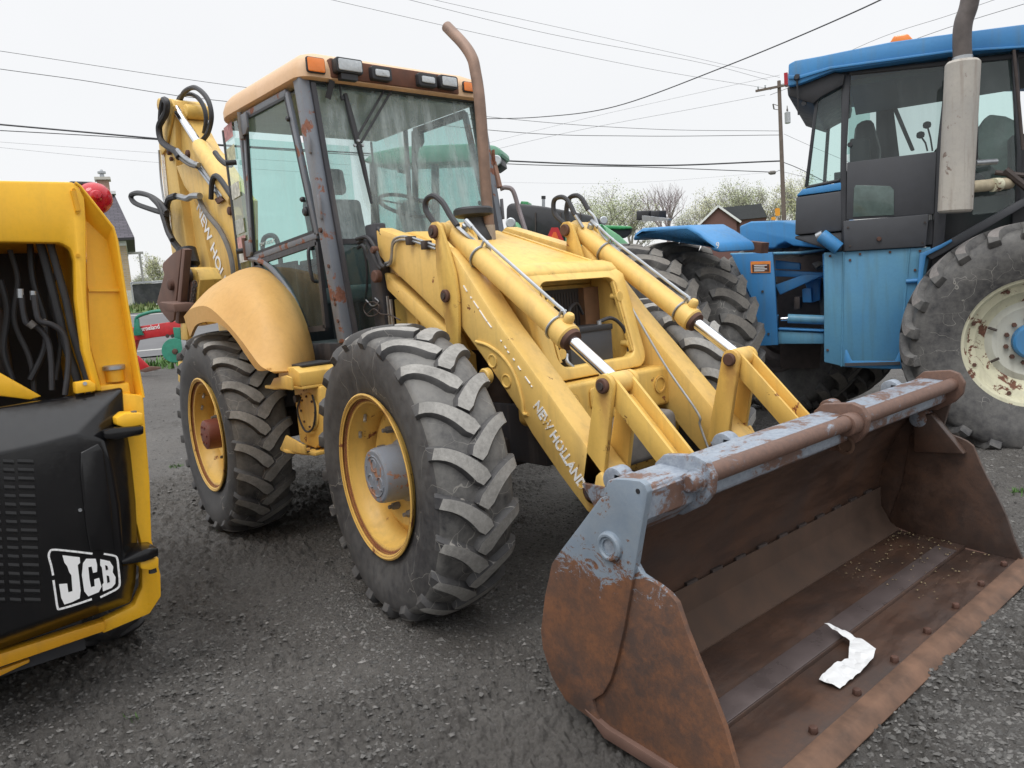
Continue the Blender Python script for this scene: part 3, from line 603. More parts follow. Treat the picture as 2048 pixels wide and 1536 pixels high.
wire([(1568, 268, 45), (1640, 300, 44), (1750, 345, 42), (1900, 400, 38)], .01, 'thin wire dropping right from the pole behind the blue cab')
wire([(1568, 344, 45), (1640, 360, 44), (1750, 372, 42), (2000, 390, 38)], .01, 'lowest wire right of the pole')
wire([(960, 364, 44), (1250, 366, 44), (1540, 345, 45)], .004, 'hair thin sagging wire under the thick cable')
# far vehicles and sign
def sign(px, py, d, w, h, label, c):
    p = at(px, py, d=d); z = float(gz(p[0], p[1])); t = thing('road_sign', label, 'sign', (p[0], p[1], z), R_(139.38-90))
    Fm = Matrix.Translation((p[0], p[1], 0)) @ Matrix.Rotation(R_(49.38), 4, 'Z')
    MB(Fm).box((-.03, .02, z), (.03, .06, p[2]+h/2)).build('post', STEEL, t); MB(Fm).prism(rrect(-w/2, p[2]-h/2, w/2, p[2]+h/2, .08), -.01, .015).build('sign_panel', c, t)
SGN = plain('amber sign', (.75, .33, .03), .5, var=.1)
sign(1555, 424, 50, .32, .50, 'amber rectangular sign left of the utility pole', SGN)
sign(1547, 437, 52, .3, .22, 'small amber sign just under the larger amber one', SGN)
# ------------------------------------------------------------------ wheels
def wheel_frame(x, y, z, steer, base=None):
    M = Matrix.Translation((x, y, z)) @ Matrix.Rotation(steer, 4, 'Z')
    return base @ M if base is not None else M
def build_tyre(fr, R, W, rim, nl, lh, lw, side, parent, mats, flat=None, sweep=.15, ulow=.60, curve=.75, name='tyre', noth=0):
    Rc = R-lh; h = Rc-rim
    key = [(-.39, 0.0), (-.44, .18), (-.495, .45), (-.50, .62), (-.475, .80), (-.42, .91), (-.30, .965), (-.15, .99), (0, 1.0)]
    key = [(a*W, rim+b*h) for a, b in key]; key = key+[(-a, b) for a, b in key[:-1][::-1]]
    prof = [(p.x, p.y) for p in smooth_path([(a, b, 0) for a, b in key], 3)]
    L = [0.]
    for i in range(1, len(prof)): L.append(L[-1]+math.hypot(prof[i][0]-prof[i-1][0], prof[i][1]-prof[i-1][1]))
    L = np.array(L)/L[-1]*2-1; py_ = np.array([p[0] for p in prof]); pr_ = np.array([p[1] for p in prof])
    NT_ = 96; b = MB(fr); vs = []
    for j in range(NT_):
        a = 2*math.pi*j/NT_
        for y, r in prof: vs.append((r*math.cos(a), y, r*math.sin(a)))
    k = len(prof); fs = [[j*k+i, ((j+1) % NT_)*k+i, ((j+1) % NT_)*k+i+1, j*k+i+1] for j in range(NT_) for i in range(k-1)]
    us0 = abs(float(np.interp(rim+h*.86, pr_[int(np.argmin(py_)):k//2], L[int(np.argmin(py_)):k//2])))
    b.add(vs, fs)
    if len(mats) > 2: b.m = [2 if abs((L[i]+L[i+1])/2) < us0 else 0 for j in range(NT_) for i in range(k-1)]
    def P(u, th, hh):
        y = np.interp(u, L, py_); r = np.interp(u, L, pr_); y2 = np.interp(u+.02, L, py_); r2 = np.interp(u+.02, L, pr_); y1 = np.interp(u-.02, L, py_); r1 = np.interp(u-.02, L, pr_)
        ty, tr = y2-y1, r2-r1; q = math.hypot(ty, tr); ny, nr = -tr/q, ty/q
        if nr < 0 and abs(u) < .5: ny, nr = -ny, -nr
        return y+ny*hh, r+nr*hh
    K = 12; ks = int(np.argmin(py_)); us = float(np.interp(Rc*0+rim+h*.86, pr_[ks:k//2], L[ks:k//2])); ulow = -us+.06      # shoulder
    rnd = random.Random(nl)
    for sg in (-1, 1):
        for q in range(nl):
            th0 = 2*math.pi*(q+(.5 if sg > 0 else 0))/nl+rnd.uniform(-.006, .006); rings = []
            Lt = sum(math.hypot(prof[i+1][0]-prof[i][0], prof[i+1][1]-prof[i][1]) for i in range(len(prof)-1))/2
            def cl(t):
                u = -ulow+(ulow+.03)*t; s_ = max(0., (u-us)/(.03-us)) if u > us else 0.
                return u, -sweep*((1-curve)*s_+curve*s_*s_), s_
            for i in range(K):
                t = i/(K-1); u, off, s_ = cl(t); ua, oa, _ = cl(min(1, t+.04)); ub, ob, _ = cl(max(0, t-.04))
                ta, to = (ua-ub)*Lt, oa-ob; q_ = math.hypot(ta, to); na, no = -to/q_, ta/q_
                pre = min(1., max(0., (u+ulow)/(ulow+us)*1.0)) if u < us else 1.
                hh = lh*(pre**.8)*(1.0+.10*(u < us)); ww = lw*(.92+.42*min(1, s_*1.1)**2)*(1.10 if u < us else 1.)
                if i == K-1: ww *= .72
                row = []
                for dx, fh in ((-.66, -.35), (-.53, .78), (-.44, 1.), (.44, 1.), (.53, .78), (.66, -.35)):
                    u2 = u+na*dx*ww/Lt; yy, r = P(u2, 0, hh*fh if fh > 0 else -.006); th = th0+(off+no*dx*ww)/R
                    row.append((r*math.cos(th), yy*(-sg if sg > 0 else 1), r*math.sin(th)))
                rings.append(row)
            vs = [p for row in rings for p in row]; fs = []; o = len(b.v)
            fl = sg > 0
            for i in range(K-1):
                u = -ulow+(ulow+.05)*(i+.5)/(K-1)
                for j in range(5):
                    f = [i*6+j, i*6+j+1, (i+1)*6+j+1, (i+1)*6+j]; b.v += [] ; fs.append((f[::-1] if not fl else f, 1 if (j in (1, 2, 3) and u > us+.04 and j in (2,)) else 0))
            fs.append(([0, 1, 2, 3, 4, 5] if not fl else [5, 4, 3, 2, 1, 0], 0)); e = (K-1)*6; fs.append(([e+5, e+4, e+3, e+2, e+1, e] if not fl else [e, e+1, e+2, e+3, e+4, e+5], 0))
            b.v += vs
            for f, m in fs: b.f.append([o+i for i in f]); b.m.append(m)
    if side > 0: b.mirror_y()
    if flat is not None: b.v = [(x, y*(1+.10*max(0, 1-(z+flat)/.22)) if z < -flat+.22 else y, max(z, -flat+random.uniform(0, .004))) for x, y, z in b.v]
    return b.build(name, mats, parent, ang=38)
def lathe_y(b, prof, side=-1, n=48, cx=0, cz=0, caps=False):
    if side < 0: return b.lathe(prof, (cx, 0, cz), (0, 1, 0), n, caps)
    return b.lathe([(-a, r) for a, r in prof][::-1], (cx, 0, cz), (0, 1, 0), n, caps)
def bh_wheel(x, yc, z, steer, side, parent, front):
    fr = wheel_frame(x, yc, z, steer)
    b = MB(fr); s_ = side
    prof = [(-.166, .372), (-.172, .384), (-.168, .392), (-.158, .388), (-.150, .365), (-.144, .352), (-.10, .348), (-.075, .325), (-.02, .318), (.10, .318), (.16, .36), (.17, .385)]
    inner = [(a+.004, r-.010) for a, r in prof][::-1]
    lathe_y(b, [(prof[0][0]+.004, prof[0][1]-.006)]+prof+inner[:-1], s_, 64)
    w = b.build('wheel', YELR, parent, ang=40)
    dx = .005; b = MB(fr)
    lathe_y(b, [(dx-.012, .0), (dx-.012, .20), (dx-.03, .235), (dx-.035, .26), (dx-.008, .31), (dx+.01, .322), (dx+.02, .31), (dx+.0, .0)], s_, 48); b.build('disc', YEL, w)
    for k in range(8):
        a = 2*math.pi*k/8+.35; r = .205; b = MB(fr); o = (r*math.cos(a), s_*(-dx+.014)*-1 if False else s_*.02, r*math.sin(a))
        y0 = s_*.01; b.cyl((r*math.cos(a), y0, r*math.sin(a)), (r*math.cos(a), y0+s_*.035, r*math.sin(a)), .019, .017, 6); b.cyl((r*math.cos(a), y0+s_*.03, r*math.sin(a)), (r*math.cos(a), y0+s_*.055, r*math.sin(a)), .011, .010, 8)
        b.build('wheel_nut', CAST, w)
    b = MB(fr)
    if front:
        lathe_y(b, [(-.155, 0), (-.155, .118), (-.150, .126), (-.135, .130), (-.03, .134), (-.01, .150), (0, .152)], s_, 48)
        hb = b.build('hub', HUBG, w)
        b = MB(fr); yy = s_*.156
        for cx_, cz_, rr_ in ((0, .052, .030), (-.05, -.028, .030), (.05, -.028, .030)):
            b.tube([(cx_+rr_*math.cos(t), yy, cz_+rr_*math.sin(t)) for t in np.linspace(0, 5.2, 18)], .0035, 6)
        b.tube([(.095*math.cos(t), yy, .095*math.sin(t)) for t in np.linspace(.2, 2.3, 16)], .003, 6); b.tube([(.095*math.cos(t), yy, .095*math.sin(t)) for t in np.linspace(2.7, 5.9, 20)], .003, 6)
        b.build('cast_emblem', HUBG, w)
    else:
        lathe_y(b, [(-.175, 0), (-.175, .085), (-.168, .098), (-.15, .102), (-.03, .104), (-.01, .12), (0, .122)], s_, 40); hb = b.build('hub', REDR, w)
        for k in range(6):
            a = k*1.047; MB(fr).cyl((.06*math.cos(a), s_*.172, .06*math.sin(a)), (.06*math.cos(a), s_*.182, .06*math.sin(a)), .009, n=6).build('hub_bolt', REDR, w)
    b = MB(fr)   # valve stems
    for a in (2.6, 2.2):
        b.cyl((.325*math.cos(a), s_*.09, .325*math.sin(a)), (.29*math.cos(a), s_*.105, .29*math.sin(a)), .009, n=8)
    b.build('valve', STEEL, w)
    build_tyre(fr @ Matrix.Translation((0, -s_*.015, 0)), .694, .385, .362, 21, .029, .058, -1 if s_ < 0 else 1, w, [TYR, LUG, TRD], flat=z-.004, sweep=.155)
    return w
# NOTE: side=-1 is the machine's right-hand side (outer face towards -y)

# ------------------------------------------------------------------ the yellow backhoe loader
BH = thing('backhoe_loader', 'faded yellow backhoe loader with equal wheels, glass cab and rusty front bucket', 'backhoe loader', (1.2, 0, 0))
YW = .935
bh_wheel(2.198, -YW, .690, -.115, -1, BH, True); bh_wheel(0, -YW, .690, -.068, -1, BH, False)
bh_wheel(2.198, YW, .690, -.115, 1, BH, True); bh_wheel(0, YW, .690, -.068, 1, BH, False)
# axles and frame
MB().beam((2.198, -.75, .66), (2.198, .75, .66), .16, .16).build('front_axle', IRON, BH, bevel=.02)
MB().beam((0, -.75, .68), (0, .75, .68), .2, .2).build('rear_axle', IRON, BH, bevel=.02)
MB().box((-.7, -.34, .62), (2.55, .34, .92)).build('chassis', SILL, BH, bevel=.01)
MB().box((1.35, -.33, .9), (2.3, .33, 1.2)).build('engine_block', IRON, BH, bevel=.02)
# hood
def poly_b(pts, y0, y1, name, mat, bevel=.012, parent=BH, **kw): return MB().prism(pts, y0, y1, 'y').build(name, mat, parent, bevel=bevel, **kw)
HW = .335
hood = poly_b([(1.30, 1.885), (1.55, 1.875), (2.335, 1.618), (2.335, 1.50), (1.30, 1.50)], -HW, HW, 'hood', YEL, .02)
poly_b([(1.28, 1.50), (2.325, 1.50), (2.325, 1.06), (1.28, 1.06)], -HW+.012, HW-.012, 'hood_side', YEL, .008)
poly_b([(1.25, 1.86), (1.50, 1.865), (1.98, 1.70), (1.98, 1.62), (1.25, 1.62)], -.46, -HW-.004, 'hood_shoulder', PALE, .015)
MB().beam((1.60, HW-.02, 1.862), (2.33, HW-.02, 1.622), .022, .012).build('hood_edge', YEL, hood, bevel=.006)
# nose with its open grille
HN = .36
nose = poly_b([(2.325, 1.625), (2.40, 1.622), (2.46, 1.605), (2.50, 1.57), (2.50, 1.53), (2.325, 1.525)], -HN-.02, HN-.02, 'nose_cowl', YEL, .04, seg=3)
for sg in (-1, 1):
    y0, y1 = (-HN, -HN+.085) if sg < 0 else (HN-.085, HN)
    poly_b([(2.34, 1.56), (2.485, 1.555), (2.57, 1.25), (2.61, 1.10), (2.61, 1.06), (2.34, 1.06)], y0, y1, 'nose_cheek', YEL, .018)
    for zz in (1.42, 1.17):
        xx = 2.575 if zz > 1.3 else 2.628; b = MB().cyl((xx-.06, (HN-.108)*sg, zz), (xx-.005, (HN-.108)*sg, zz), .017, n=12).cyl((xx-.01, (HN-.108)*sg, zz), (xx-.003, (HN-.108)*sg, zz), .026, n=12); b.build('grille_lug', YEL, BH)
poly_b([(2.45, 1.08), (2.60, 1.09), (2.60, 1.055), (2.45, 1.04)], -HN+.02, HN-.05, 'nose_floor', YEL, .008)
for yy in (-HN+.075, HN-.115): MB().beam((2.53, yy, 1.50), (2.635, yy, 1.13), .018, .018).build('grille_frame', YELR, BH)
MB().box((2.335, -.285, 1.05), (2.36, .285, 1.48)).build('radiator', plain('dark radiator core', (.045, .042, .04), .8, scale=60), BH)
b = MB()
for k in range(26): b.box((2.36, -.27+k*.021, 1.10), (2.364, -.264+k*.021, 1.46))
b.build('radiator_fins', IRON, BH)
MB().box((2.36, .16, 1.05), (2.40, .285, 1.48)).build('radiator_shroud', plain('brown stained panel', (.20, .11, .06), .8), BH)
bt = MB().box((2.44, -.17, 1.085), (2.60, .14, 1.27)).build('battery', DKG, BH, bevel=.006); MB().box((2.435, -.175, 1.255), (2.605, .145, 1.285)).build('battery_lid', BLK, bt, bevel=.005)
for yy in (-.11, .08): MB().cyl((2.57, yy, 1.28), (2.57, yy, 1.305), .012, n=10).build('terminal', STEEL, bt)
hose([(2.57, .08, 1.30), (2.58, .17, 1.31), (2.60, .235, 1.25), (2.61, .255, 1.16), (2.60, .25, 1.08)], .010, RUB, BH, 'cable')
hose([(2.57, -.11, 1.30), (2.50, -.06, 1.37), (2.44, .06, 1.40), (2.42, .12, 1.34)], .008, RUB, BH, 'cable')
hose([(2.60, -.20, 1.16), (2.63, -.23, 1.13), (2.64, -.19, 1.09), (2.60, -.15, 1.08)], .010, STEEL, BH, 'pipe')
# rounded frame around the grille opening
def nfx(z): return 2.525+(1.56-z)*.28-max(0, z-1.545)*1.1
oo, ii = rrect(-HN-.024, 1.045, HN-.016, 1.603, .085, 6), rrect(-.300, 1.105, .260, 1.522, .06, 6); n_ = len(oo)
V_ = [(nfx(z), y, z) for y, z in oo]+[(nfx(z)+.004, y, z) for y, z in ii]+[(nfx(z)-.055, y, z) for y, z in ii]+[(nfx(z)-.055, y, z) for y, z in oo]
MB().add(V_, [[k*n_+i, k*n_+(i+1) % n_, ((k+1) % 4)*n_+(i+1) % n_, ((k+1) % 4)*n_+i] for k in range(4) for i in range(n_)]).build('nose_frame', YEL, BH, bevel=.012, seg=3)
# counterweight and front bumper casting
CW = MB(); CW.prism(rrect(-.44, .83, .44, 1.035, .045), 2.47, 2.74, 'x'); cwo = CW.build('counterweight', YELR, BH, bevel=.02, seg=3)
MBp = MB(); 
for yy in (-.33, .33): MB().lathe([(0, .043), (.012, .048), (.014, .036), (-.02, .034), (-.02, 0)], (2.735, yy, .945), (1, 0, 0), 24, caps=False).build('weight_hole', YELR, cwo)
MB().prism(rrect(-.21, .90, .16, 1.0, .02), 2.742, 2.752, 'x').build('weight_boss', YELR, cwo, bevel=.006)
b = MB(); b.prism(rrect(-.30, .60, .31, .83, .05), 2.50, 2.86, 'x'); bp = b.build('bumper_casting', CAST, BH, bevel=.03, seg=3)
for yy in (-.20, .235): MB().lathe([(0, .03), (.006, .032), (.008, .024)], (2.858, yy, .72), (1, 0, 0), 20).build('tow_hole', IRON, bp)

# loader arm, one builder for both sides
def side_b(pts, y0, y1, sg, name, mat, bevel=.008, parent=None, label=None):
    b = MB().prism(pts, y0, y1, 'y')
    if sg > 0: b.mirror_y()
    return b.build(name, mat, parent if parent is not None else BH, bevel=bevel, label=label)
def my(p, sg): return (p[0], p[1]*(-sg), p[2])      # written for the right-hand side (y<0), mirrored for the left
def stadium(p, q, r0, r1, n=7):
    p, q = np.array(p), np.array(q); a = math.atan2(*(q-p)[::-1]); o = []
    for k in range(n+1): t = a+math.pi/2+math.pi*k/n; o.append((p[0]+r0*math.cos(t), p[1]+r0*math.sin(t)))
    for k in range(n+1): t = a-math.pi/2+math.pi*k/n; o.append((q[0]+r1*math.cos(t), q[1]+r1*math.sin(t)))
    return o
def cylinder(b, p0, p1, r): return b.cyl(p0, p1, r, n=28)
for sg in (-1, 1):
    sgm = 1 if sg > 0 else -1
    Y = lambda y: y*(-sgm)*-1 if sg < 0 else -y
    def T(b):
        return b.mirror_y() if sg > 0 else b
    def bd(b, name, mat, bevel=0, parent=None, **kw): return T(b).build(name, mat, parent if parent is not None else BH, bevel=bevel, **kw)
    # front beam: box with its own end shape
    top = [(2.17, 1.735), (2.235, 1.672), (2.40, 1.475), (2.525, 1.328), (2.77, 1.078), (3.008, .828), (3.10, .735), (3.19, .655)]
    bot = [(3.17, .575), (3.09, .53), (3.007, .509), (2.84, .665), (2.676, .835), (2.60, .935), (2.494, 1.05), (2.36, 1.19), (2.246, 1.30), (2.15, 1.40)]
    arm = bd(MB().prism(top+bot, -.545, -.400), 'loader_arm', YARM, .018)
    # stiffener rib and pressed circles
    rp = [at(a, b_, y=-.548) for a, b_ in ((952, 683), (978, 692), (1008, 716), (1030, 752), (1044, 800), (1047, 826), (1056, 829))]
    bd(MB().tube(smooth_path(rp, 6), .008, 8), 'rib', YEL, parent=arm)
    for a, b_ in ((985, 722), (1013, 762)):
        q = at(a, b_, y=-.545); bd(MB().lathe([(0, .034), (.004, .034), (.006, .030), (.0045, .026), (.001, .024), (.001, 0)], (q[0], -.545, q[2]), (0, -1, 0), 24), 'pressed_ring', YEL, parent=arm)
    q = at(975, 752, y=-.55); pb = bd(MB().lathe([(0, .040), (.025, .040), (.032, .034)], (q[0], -.545, q[2]), (0, -1, 0), 24), 'lift_pin_boss', YEL, parent=arm); bd(MB().cyl((q[0], -.576, q[2]), (q[0], -.59, q[2]), .024, n=20), 'pin', PIN, parent=pb)
    # rear upper arm
    bd(MB().prism([(1.46, 1.885), (1.50, 1.905), (2.04, 1.735), (2.17, 1.70), (2.16, 1.33), (2.075, 1.335), (2.054, 1.374), (1.80, 1.54), (1.545, 1.70), (1.48, 1.76)], -.53, -.42), 'upper_arm', YARM, .02)
    bd(MB().prism([(1.50, 1.655), (1.54, 1.64), (2.09, 1.295), (2.14, 1.20), (2.08, 1.18), (1.80, 1.37), (1.515, 1.555)], -.515, -.43), 'guard_bar', YARM, .015)
    bd(MB().prism([(1.55, 1.50), (2.10, 1.18), (2.10, .80), (1.55, .80)], -.42, -.37), 'side_panel', YEL, .006)
    for xx in (1.66, 1.84): bd(MB().box((xx, -.436, .9), (xx+.02, -.421, 1.42)), 'panel_rib', YEL, .004)
    # lever plates
    lev = [(2.105, 1.77), (2.058, 1.80), (2.06, 1.84), (2.085, 1.862), (2.125, 1.862), (2.155, 1.84), (2.20, 1.72), (2.238, 1.60), (2.248, 1.48), (2.235, 1.36), (2.215, 1.22), (2.14, 1.22), (2.125, 1.36), (2.105, 1.50), (2.09, 1.64)]
    for y0, y1 in ((-.572, -.552), (-.376, -.356)): bd(MB().prism(lev, y0, y1), 'lever_plate', YELR, .004)
    # pins
    for (x, z), r in (((2.105, 1.815), .034), ((2.158, 1.494), .032), ((3.145, 1.078), .032), ((3.037, .615), .036)):
        yo = -.572 if x < 2.5 else -.545
        pp_ = bd(MB().lathe([(0, r), (.014, r), (.018, r-.005)], (x, yo, z), (0, -1, 0), 24), 'pivot_pin', PIN); bd(MB().cyl((x, yo-.018, z), (x, yo-.026, z), r*.5, n=16), 'pin_centre', IRON, parent=pp_)
        yi = -.356 if x < 2.5 else -.37
        bd(MB().lathe([(0, r), (.014, r), (.018, r-.005)], (x, yi, z), (0, 1, 0), 24), 'pivot_pin', PIN); bd(MB().cyl((x, yo, z), (x, yi, z), r*.8, n=16), 'pin_shaft', PIN)
    # bucket cylinder
    p0 = Vector((2.105, -.4565, 1.815)); p1 = Vector((3.145, -.4565, 1.078)); dv = p1-p0; dn = dv.normalized()
    cyl = bd(MB().lathe([(-.045, .030), (-.04, .042), (.0, .052), (.05, .0545), (.88*.98, .0545), (.895, .062), (.945, .062), (.955, .052), (.955, .03)], p0, dn, 36), 'bucket_cylinder', YARM)
    bd(MB().cyl(p0-Vector((0, .075, 0)), p0+Vector((0, .075, 0)), .045, n=24), 'cylinder_eye', YARM, .006, cyl)
    bd(MB().cyl(p0+dn*.953, p0+dn*.972, .055, .05, n=28), 'gland_nut', PIN, parent=cyl)
    bd(MB().cyl(p0+dn*.96, p1-dn*.03, .029, n=24), 'piston_rod', CHR, parent=cyl)
    bd(MB().cyl(p1-Vector((0, .055, 0)), p1+Vector((0, .055, 0)), .048, n=24), 'rod_eye', YARM, .006, cyl)
    up_ = dn.cross(Vector((0, 1, 0))); up_ = up_ if up_.z > 0 else -up_
    q = p0+dn*.905+up_*.055; bd(MB().lathe([(0, .024), (.03, .024), (.045, .016)], q, up_, 14), 'port_boss', YARM, .003, cyl)
    pin_ = [p0+up_*.055+dn*.015, p0+up_*.13+dn*.04, p0+up_*.10+dn*.10, p0+up_*.085+dn*.25, p0+up_*.085+dn*.5, p0+up_*.085+dn*.8, p0+up_*.085+dn*.86, p0+up_*.06+dn*.90]
    bd(MB().tube(smooth_path([p-Vector((0, .0, 0)) for p in pin_[2:]], 6), .0085, 8), 'hydraulic_pipe', STEEL, parent=cyl)
    bd(MB().tube([p0+up_*.098+dn*.07, p0+up_*.092+dn*.13], .014, 8), 'pipe_fitting', STEEL, parent=cyl)
    bd(MB().lathe([(0, .018), (.03, .020), (.035, .012)], p0+up_*.05+dn*.08, up_, 12), 'grease_boss', STEEL, parent=cyl)
    for tt in (.25, .86):
        c0 = p0+dn*tt; e1_, e2_ = up_, Vector((0, 1, 0)); pts = [c0+e1_*.060*math.cos(a)+e2_*.060*math.sin(a) for a in np.linspace(.25, 6.03, 26)]
        bd(MB().tube([c0+e1_*.088+e2_*.012]+pts+[c0+e1_*.088-e2_*.012], .006, 6), 'pipe_clamp', STEEL, parent=cyl)
    # links
    for y0, y1 in ((-.545, -.520), (-.395, -.37)):
        a = stadium((3.145, 1.078), (3.037, .615), .048, .058); bd(MB().prism(a, y0, y1), 'link_plate', YELR, .004)
    ch = stadium((3.145, 1.078), (3.52, .69), .045, .045)
    for y0, y1 in ((-.517, -.501), (-.414, -.398)):
        bd(MB().prism(ch, y0, y1), 'bucket_link', YELR, .003)
    d2 = (Vector((3.52, 0, .69))-Vector((3.145, 0, 1.078))); n2 = Vector((d2.z, 0, -d2.x)).normalized()
    for k in (.012,):
        a0 = Vector((3.19, -.4575, 1.032))+n2*k; a1 = Vector((3.50, -.4575, .71))+n2*k; bd(MB().beam(a0, a1, .085, .012, tuple(n2)), 'link_web', YELR)
    bd(MB().cyl((3.145, -.5175, 1.078), (3.145, -.398, 1.078), .047, n=24), 'link_boss', YARM, .004)
    bd(MB().prism([(3.19, .60), (3.12, .72), (3.09, .70), (3.06, .60)], -.572, -.547), 'arm_nose_plate', YARM, .01)
# hoses on the cylinders
def px_hose(pts, r, y, mat=None, name='hydraulic_hose'): return hose([at(a, b, y=y) for a, b in pts], r, mat or RUB, BH, name)
px_hose([(884, 462), (868, 445), (852, 420), (853, 400), (868, 392), (885, 405), (900, 430), (915, 452)], .015, -.50)
px_hose([(1132, 450), (1110, 428), (1108, 402), (1122, 394), (1136, 402), (1150, 430)], .014, .40)
px_hose([(1142, 462), (1133, 425), (1138, 398), (1152, 391), (1164, 398), (1176, 420)], .014, .46)
hose([at(1176, 420, y=.46), at(1190, 436, y=.46), at(1205, 470, y=.46), at(1240, 505, y=.46)], .008, STEEL, BH, 'hydraulic_pipe')
hose([at(1150, 430, y=.40), at(1166, 455, y=.42)], .010, STEEL, BH, 'hydraulic_pipe')
hose([at(912, 452, y=-.50), at(935, 472, y=-.48), at(948, 482, y=-.46), at(965, 500, y=-.44)], .011, STEEL, BH, 'hydraulic_pipe')
# steel pipes on the upper arm, hose bundle at the cab corner
for dz in (0, .016):
    hose([at(770, 533, y=-.545)+np.array([0, 0, dz]), at(782, 525, y=-.55)+np.array([0, 0, dz]), at(786, 490, y=-.55)+np.array([0, 0, dz]), at(800, 480, y=-.54)+np.array([0, 0, dz]), at(820, 481, y=-.54)+np.array([0, 0, dz]), at(850, 490, y=-.54)+np.array([0, 0, dz]), at(872, 498, y=-.54)+np.array([0, 0, dz])], .007, STEEL, BH, 'hydraulic_pipe')
for px, py in ((822, 482), (853, 491)):
    q = at(px, py, y=-.54); MB().box((q[0]-.018, -.565, q[2]-.02), (q[0]+.018, -.515, q[2]+.025)).build('pipe_clamp', IRON, BH, bevel=.004)
for k, pts in enumerate(([(713, 478), (735, 475), (752, 500), (762, 528), (770, 534)], [(716, 486), (730, 482), (745, 508), (756, 530), (764, 538)], [(738, 460), (745, 452), (757, 458), (764, 470)], [(716, 496), (726, 492), (736, 515), (748, 535), (755, 560), (757, 600)], [(753, 470), (762, 462), (772, 460), (781, 470), (782, 476)], [(728, 500), (733, 530), (734, 570), (730, 600)], [(746, 540), (751, 590), (750, 625)])):
    px_hose(pts, .011 if k < 4 else .008, -.56+.02*k)
px_hose([(733, 604), (728, 620), (738, 632), (755, 628), (758, 612), (748, 604), (736, 606)], .004, -.55, IRON, 'wire_loom'); px_hose([(735, 628), (748, 618), (762, 628), (780, 630), (800, 640)], .004, -.55, IRON, 'wire_loom'); px_hose([(732, 600), (745, 612), (757, 604), (750, 596)], .004, -.54, STEEL, 'wire_loom')
for px, py, r in ((749, 553, .035), (745, 500, .02)):
    q = at(px, py, y=-.58); MB().lathe([(0, r), (.03, r), (.036, r*.8)], (q[0], -.55, q[2]), (0, -1, 0), 18).build('rear_pin', PIN, BH)
MB().beam((1.44, -.5, 1.35), (1.44, -.5, 1.93), .07, .12).build('tower_post', SILL, BH, bevel=.01)
MB().beam((1.52, -.515, .85), (1.52, -.515, 1.52), .012, .012).build('hydraulic_pipe', STEEL, BH); MB().beam((1.55, -.515, .85), (1.55, -.515, 1.50), .012, .012).build('hydraulic_pipe', STEEL, BH)
# arm hydraulic line at the left arm
hose([at(1260, 610, y=.345), at(1330, 730, y=.345), at(1395, 825, y=.345), at(1400, 850, y=.345), at(1418, 900, y=.345)], .006, STEEL, BH, 'hydraulic_pipe')
# lettering on the right arm and white stripe
o0 = at(1066, 812, y=-.5475); o1 = at(1156, 972, y=-.5475); rv_ = Vector(o1-o0); ln = rv_.length
cr_ = math.atan2(rv_.z, rv_.x); upd = Vector((-rv_.z, 0, rv_.x)).normalized()
tx = text_obj('NEW HOLLAND', o0, rv_, upd, .072, DECAL, BH, bold=.002, sx=.84)
b = MB()
for i, (a, c) in enumerate((((927, 571), (934, 583)), ((941, 593), (943, 597)), ((947, 602), (957, 617)), ((959, 620), (974, 643)), ((975, 644), (983, 655)), ((1001, 680), (1003, 683)), ((1009, 692), (1012, 697)), ((1015, 702), (1018, 706)), ((1026, 717), (1029, 721)), ((1036, 732), (1041, 740)), ((1050, 753), (1060, 767)), ((1062, 771), (1064, 774)))):
    b.beam(at(*a, y=-.5475), at(*c, y=-.5475), .004, .006, (0, 1, 0))
b.build('pinstripe', DECW, BH, kind='stuff')
# exhaust stack
q0, q1, q2, q3 = at(981, 492, y=.08), at(946, 120, y=.08), at(930, 85, y=.08), at(898, 55, y=.08)
EX = plain('brown heat stained steel', (.26, .175, .135), .55, .35, var=.3, scale=9)
x0, y0_, z0 = q0[0], .08, q0[2]
ex = MB().tube(smooth_path([(x0, .08, z0-.1), (x0, .08, z0+.3), (q1[0]+.03, .08, z0+.8), (q1[0]+.012, .08, q1[2]-.06), (q1[0]-.01, .08, q1[2]+.02), (q2[0]-.02, .08, q2[2]), (q3[0]-.02, .08, q3[2]+.01)], 6), .033, 20, caps=False).build('exhaust_stack', EX, BH)
MB().tube([(x0, .08, z0-.1), (x0, .08, z0+.12)], .036, 20).build('exhaust_sleeve', plain('bare exhaust clamp', (.42, .36, .30), .5, .5), ex)
MB().lathe([(0, .055), (.004, .055)], (x0+.012, .08, z0-.02), (-.33, 0, 1), 20).build('exhaust_hole', BLK, ex)
# pre-cleaner
q = at(950, 450, y=.0); cx_ = q[0]; zc_ = 1.80
MB().lathe([(0, .10), (.03, .105), (.08, .085), (.13, .06), (.155, .058), (.16, .10), (.17, .118), (.20, .118), (.212, .108), (.216, 0)], (cx_-.03, .02, zc_-.02), (0, 0, 1), 32).build('air_precleaner', BLK, BH)
BRI2 = plain('dry brown inner plate', (.08, .048, .033), .85, .1, var=.3, scale=7)
